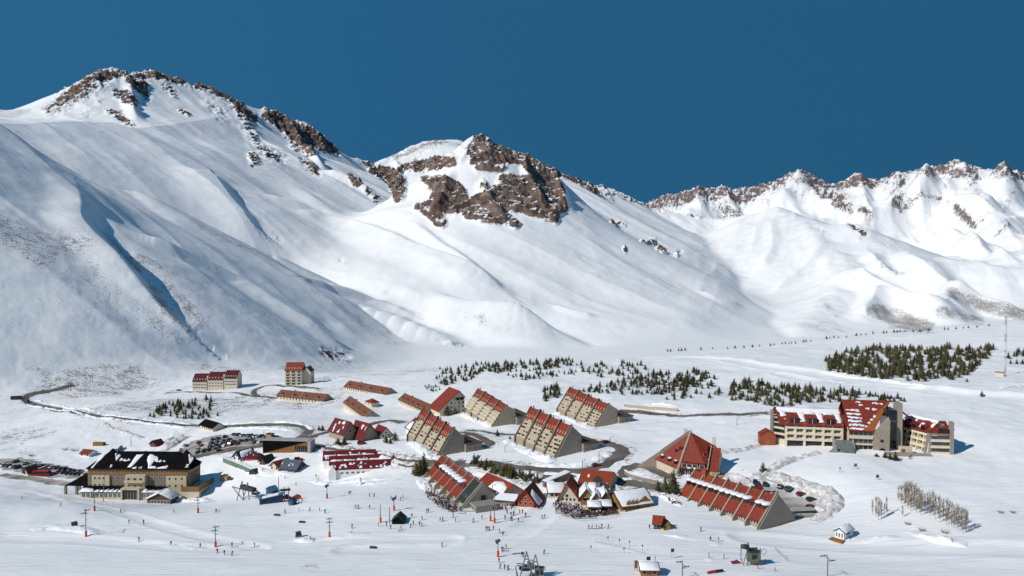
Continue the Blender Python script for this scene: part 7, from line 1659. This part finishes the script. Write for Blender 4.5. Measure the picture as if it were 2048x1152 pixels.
# flags, banners, markers, fences
def banner(px, py, w, h, z, m, label, cat='banner', name='banner', m2=None):
    p = G(px, py); t = thing(name, label, cat, p, .1)
    for x in (-w / 2, w / 2): q = MB(); q.tube((x, 0, -.4), (x, 0, z + h), .05, n=5); q.build('post', METAL, t)
    q = MB(); q.box(-w / 2, w / 2, -.04, .04, z, z + h * (.5 if m2 else 1), 0); q.build('cloth', m, t)
    if m2: q = MB(); q.box(-w / 2, w / 2, -.04, .04, z + h * .5 + .01, z + h, 0); q.build('upper_cloth', m2, t)
banner(1297, 1130, 1.2, 1.2, 1.4, BLUE, 'square dark blue banner on posts above the orange hut'); banner(1345, 1116, 1.0, 2.2, .8, WHITE, 'tall white and navy banner right of the square blue one', m2=BLUE); banner(1272, 1142, .9, 2.4, .8, WOOD, 'tan upright board left of the orange hut', 'board', 'board')
banner(1711, 938, 1.3, 1.3, 1.0, TAUPE, 'upper grey piste notice board on the snow below the large hotel', 'notice board', 'notice_board'); banner(1680, 945, .5, .7, 1.5, DMETAL, 'small marker board left of the upper grey notice board', 'marker', 'marker_board'); banner(1755, 960, 1.2, 1.2, .9, WOODD, 'lower brown notice board on the snow below the large hotel', 'notice board', 'notice_board')
for i, (x, y, w) in enumerate([(1216,1085,'first'),(1239,1090,'second'),(1259,1094,'third'),(1285,1102,'fourth'),(1248,1108,'fifth'),(1182,1104,'sixth')]):
    p = G(x, y); m = MB(); m.tube((0, 0, -.3), (0, 0, 2.0), .04, n=5); m.box(-.22, .22, -.02, .02, 1.5, 2.05); o = m.build('slalom_pole', DMETAL); o.location = p; tag(o, w + ' slim slalom pole from the left on the middle piste' if i < 4 else ('lower slalom pole set apart from the line on the middle piste' if i == 4 else 'slalom pole beside the trampled snow'), 'pole')
for i, (x, y, h, w) in enumerate([(1310,1128,16,'beside the square blue banner'),(1418,1116,11,'on the small snow heap'),(1448,1118,11,'left of the engine house'),(1484,1128,10,'at the left mast of the engine house'),(1516,1138,12,'below the engine house'),(1530,1128,10,'right of the engine house'),(1550,1142,7,'lowest right of the engine house')]):
    p = G(x, y); hh = h / S(p); m = MB(); m.tube((0, 0, -.4), (0, 0, hh), .14, .12, 7); o = m.build('marker_post', REDP); o.location = p; tag(o, 'thick red marker post ' + w, 'post')
m = MB(); m.tube((-2.6, 0, .4), (0, .1, .5), .38, .40, 10, 0); m.tube((0, .1, .5), (2.6, .3, .45), .40, .36, 10, 1); o = m.build('inflatable_tube', [REDP, BLK]); o.location = G(1431, 1146); o.rotation_euler = (0, 0, .25); tag(o, 'long red and black barrier roll lying on the snow at the bottom', 'barrier')
def fence(px, h, label, m, post, name='net_fence', cat='fence', gap=4.0):
    P = trace(px, gap); t = thing(name, label, cat, (P[0][0], P[0][1], hz(*P[0]))); z0 = t.location.z; q = MB(); 
    for a, b in zip(P[:-1], P[1:]):
        za, zb = hz(*a) - z0, hz(*b) - z0; ax, ay, bx, by = a[0] - P[0][0], a[1] - P[0][1], b[0] - P[0][0], b[1] - P[0][1]
        for k in (0.35, .65, .98): q.tube((ax, ay, za + h * k), (bx, by, zb + h * k), .022, n=3)
    q.build('net', m, t)
    for a in P: k = MB(); k.tube((a[0] - P[0][0], a[1] - P[0][1], hz(*a) - z0 - .3), (a[0] - P[0][0], a[1] - P[0][1], hz(*a) - z0 + h), .035, n=4); k.build('post', post, t)
NETC = mat('faded_red_net', (.50, .22, .22), .8, .1, 1)
fence([(0,972),(60,980),(120,994),(180,1003),(250,1012),(320,1014),(380,1010),(430,1004)], 1.0, 'faded red safety net running along the piste edge below the hotel', NETC, NETC, gap=5.0)
fence([(1550,1100),(1562,1112),(1575,1122)], 1.2, 'short pink net fence right of the engine house', NETC, NETC)
fence([(1190,1085),(1240,1095),(1290,1108)], .8, 'pale pink net behind the slalom poles', NETC, NETC)
fence([(1108,1027),(1150,1040),(1185,1042),(1240,1033)], 1.1, 'grey picket fence around the deck of the yellow restaurant', METAL, METAL, 'deck_fence', gap=1.6)
# long low walls
def low_wall(px, h, w, m, label, name='wall', snow=True):
    P = trace(px, 4.0); N = normals(P); b = MB(); s = MB()
    for (p, n), (q, n2) in zip(zip(P[:-1], N[:-1]), zip(P[1:], N[1:])):
        za, zb = hz(*p), hz(*q)
        def ring(u, v, z, hw): return [(u[0] - v[0] * hw, u[1] - v[1] * hw, z), (u[0] + v[0] * hw, u[1] + v[1] * hw, z)]
        for bb, l0, l1, hw in ((b, -1, h, w / 2), (s, h + .004, h + .35, w / 2 + .1)):
            if bb is s and not snow: continue
            a, c = ring(p, n, za + l0, hw), ring(q, n2, zb + l0, hw); a2, c2 = ring(p, n, za + l1, hw), ring(q, n2, zb + l1, hw)
            bb.mesh([a[0], a[1], c[1], c[0], a2[0], a2[1], c2[1], c2[0]], [(0, 3, 7, 4), (2, 1, 5, 6), (4, 7, 6, 5), (0, 1, 2, 3), (0, 4, 5, 1), (3, 2, 6, 7)])
    o = b.build(name, m); tag(o, label, 'wall')
    if snow: s.build('snow_top', SNOW, o)
low_wall([(447,924),(470,933),(490,941),(506,948)], 2.4, .8, GREENW, 'long grey-green wall with snow on top along the football pitch')
low_wall([(1248,814),(1290,818),(1355,823)], 1.9, .8, BEIGE2, 'long beige retaining wall behind the last wedge block')
low_wall([(1250,948),(1262,955),(1285,962),(1315,968)], 1.6, .6, GREYC, 'low curved grey wall in the snow left of the pyramid hotel')
low_wall([(1090,975),(1120,962),(1135,955)], 2.6, 3.0, mat('brown_boards', (.16, .11, .08), .8, .2, 1), 'covered brown stairway running down from the road to the restaurants', 'stairway')
low_wall([(952,912),(945,922),(935,930)], 1.0, 2.2, GREYC, 'narrow covered walkway with snow on top below the nearest left wedge block', 'walkway')
def play_house():
    st = Site((439, 957), (466, 957), 'mean'); t = st.thing('timber_hut', 'two low tan timber boxes beside the football pitch', 'hut'); L = st.L
    m = MB(); m.prism([(0, -1), (L * .55, -1), (L * .55, 1.6), (L * .12, 2.6), (0, 2.0)], 0, 3, 'y'); m.build('wall', mat('tan_boards', (.36, .24, .14), .8, .15, 1), t); m = MB(); m.prism([(L * .55, -1), (L, -1), (L * .85, 1.2), (L * .55, 1.2)], .4, 2.6, 'y'); m.build('annex', WOODD, t)
play_house()
chalet((498, 947), (512, 948), 3, 1.6, 2.6, 'dark green half-buried shelter at the end of the pitch wall', GREENR, GREENR, None, win=0, ov=.2)
box = Site((186, 892), (206, 892), 'mean'); t = box.thing('container', 'long rust-orange container lying on the snow left of the hotel', 'container'); box_part(t, 'body', WOOD, (0, box.L, 0, 2.4, -.3, 2.2)); box_part(t, 'frame', WOODD, (-.06, .1, -.06, 2.46, -.3, 2.26), (box.L - .1, box.L + .06, -.06, 2.46, -.3, 2.26))
box = Site((532, 879), (542, 879), 'mean'); t = box.thing('notice_hut', 'tall tan sentry hut at the end of the loop road', 'hut'); box_part(t, 'wall', mat('tan_boards', (.36, .24, .14), .8, .15, 1), (0, box.L, 0, 2.5, -1, 3.6)); box_part(t, 'roof', WOODD, (-.3, box.L + .3, -.3, 2.8, 3.6, 3.9))
# big snow guns lying low, heaps of snow
for x, y, lab in ((149, 1054, 'dark snow machine half buried on the left piste'), (597, 1074, 'dark round snow machine half buried on the lower piste')):
    p = G(x, y); t = thing('snow_machine', lab, 'snow machine', p, .4); m = MB(); m.tube((-.9, 0, 1.1), (.8, 0, 1.5), .85, .7, 12); m.build('barrel', DMETAL, t); m = MB(); m.box(-1.1, 1.1, -.6, .6, -.2, .7); m.build('carriage', METAL, t); m = MB(); m.tube((.82, 0, 1.5), (.9, 0, 1.52), .6, n=12); m.build('fan_grille', BLK, t)
for x, y, lab in ((617, 1030, 'person lying on the snow right of the blue platform, dark clothes'), (602, 1030, 'x'), (607, 1031, 'x')): pass
for x, y, c, lab in ((554, 1031, BLUE, 'left blue foam mat on the piste below the lift platform'), (604, 1045, BLUE, 'middle blue foam mat on the left piste'), (746, 1096, BLUE, 'right blue foam mat alone on the lower piste')):
    p = G(x, y); m = MB(); m.box(-1.1, 1.1, -.5, .5, 0, .5); m.box(-.9, .9, -.55, -.5, .1, .4); o = m.build('foam_mat', c); o.location = p; o.rotation_euler = (0, 0, -.25); tag(o, lab, 'mat')
p = G(721, 970); t = thing('snowman', 'red and white figure-like snowman below the triple red hall', 'snowman', p); m = MB(); m.blob((0, 0, .6), .8, 1, 0, 2, rough=.04); m.blob((0, 0, 1.7), .55, 2, 0, 2, rough=.04); m.blob((0, 0, 2.45), .38, 3, 0, 2, rough=.04); m.build('body', SNOW, t); m = MB(); m.tube((0, 0, 2.1), (0, 0, 2.3), .42, n=10); m.tube((0, 0, 2.72), (0, 0, 3.2), .36, .2, 10); m.build('hat_and_scarf', REDP, t)
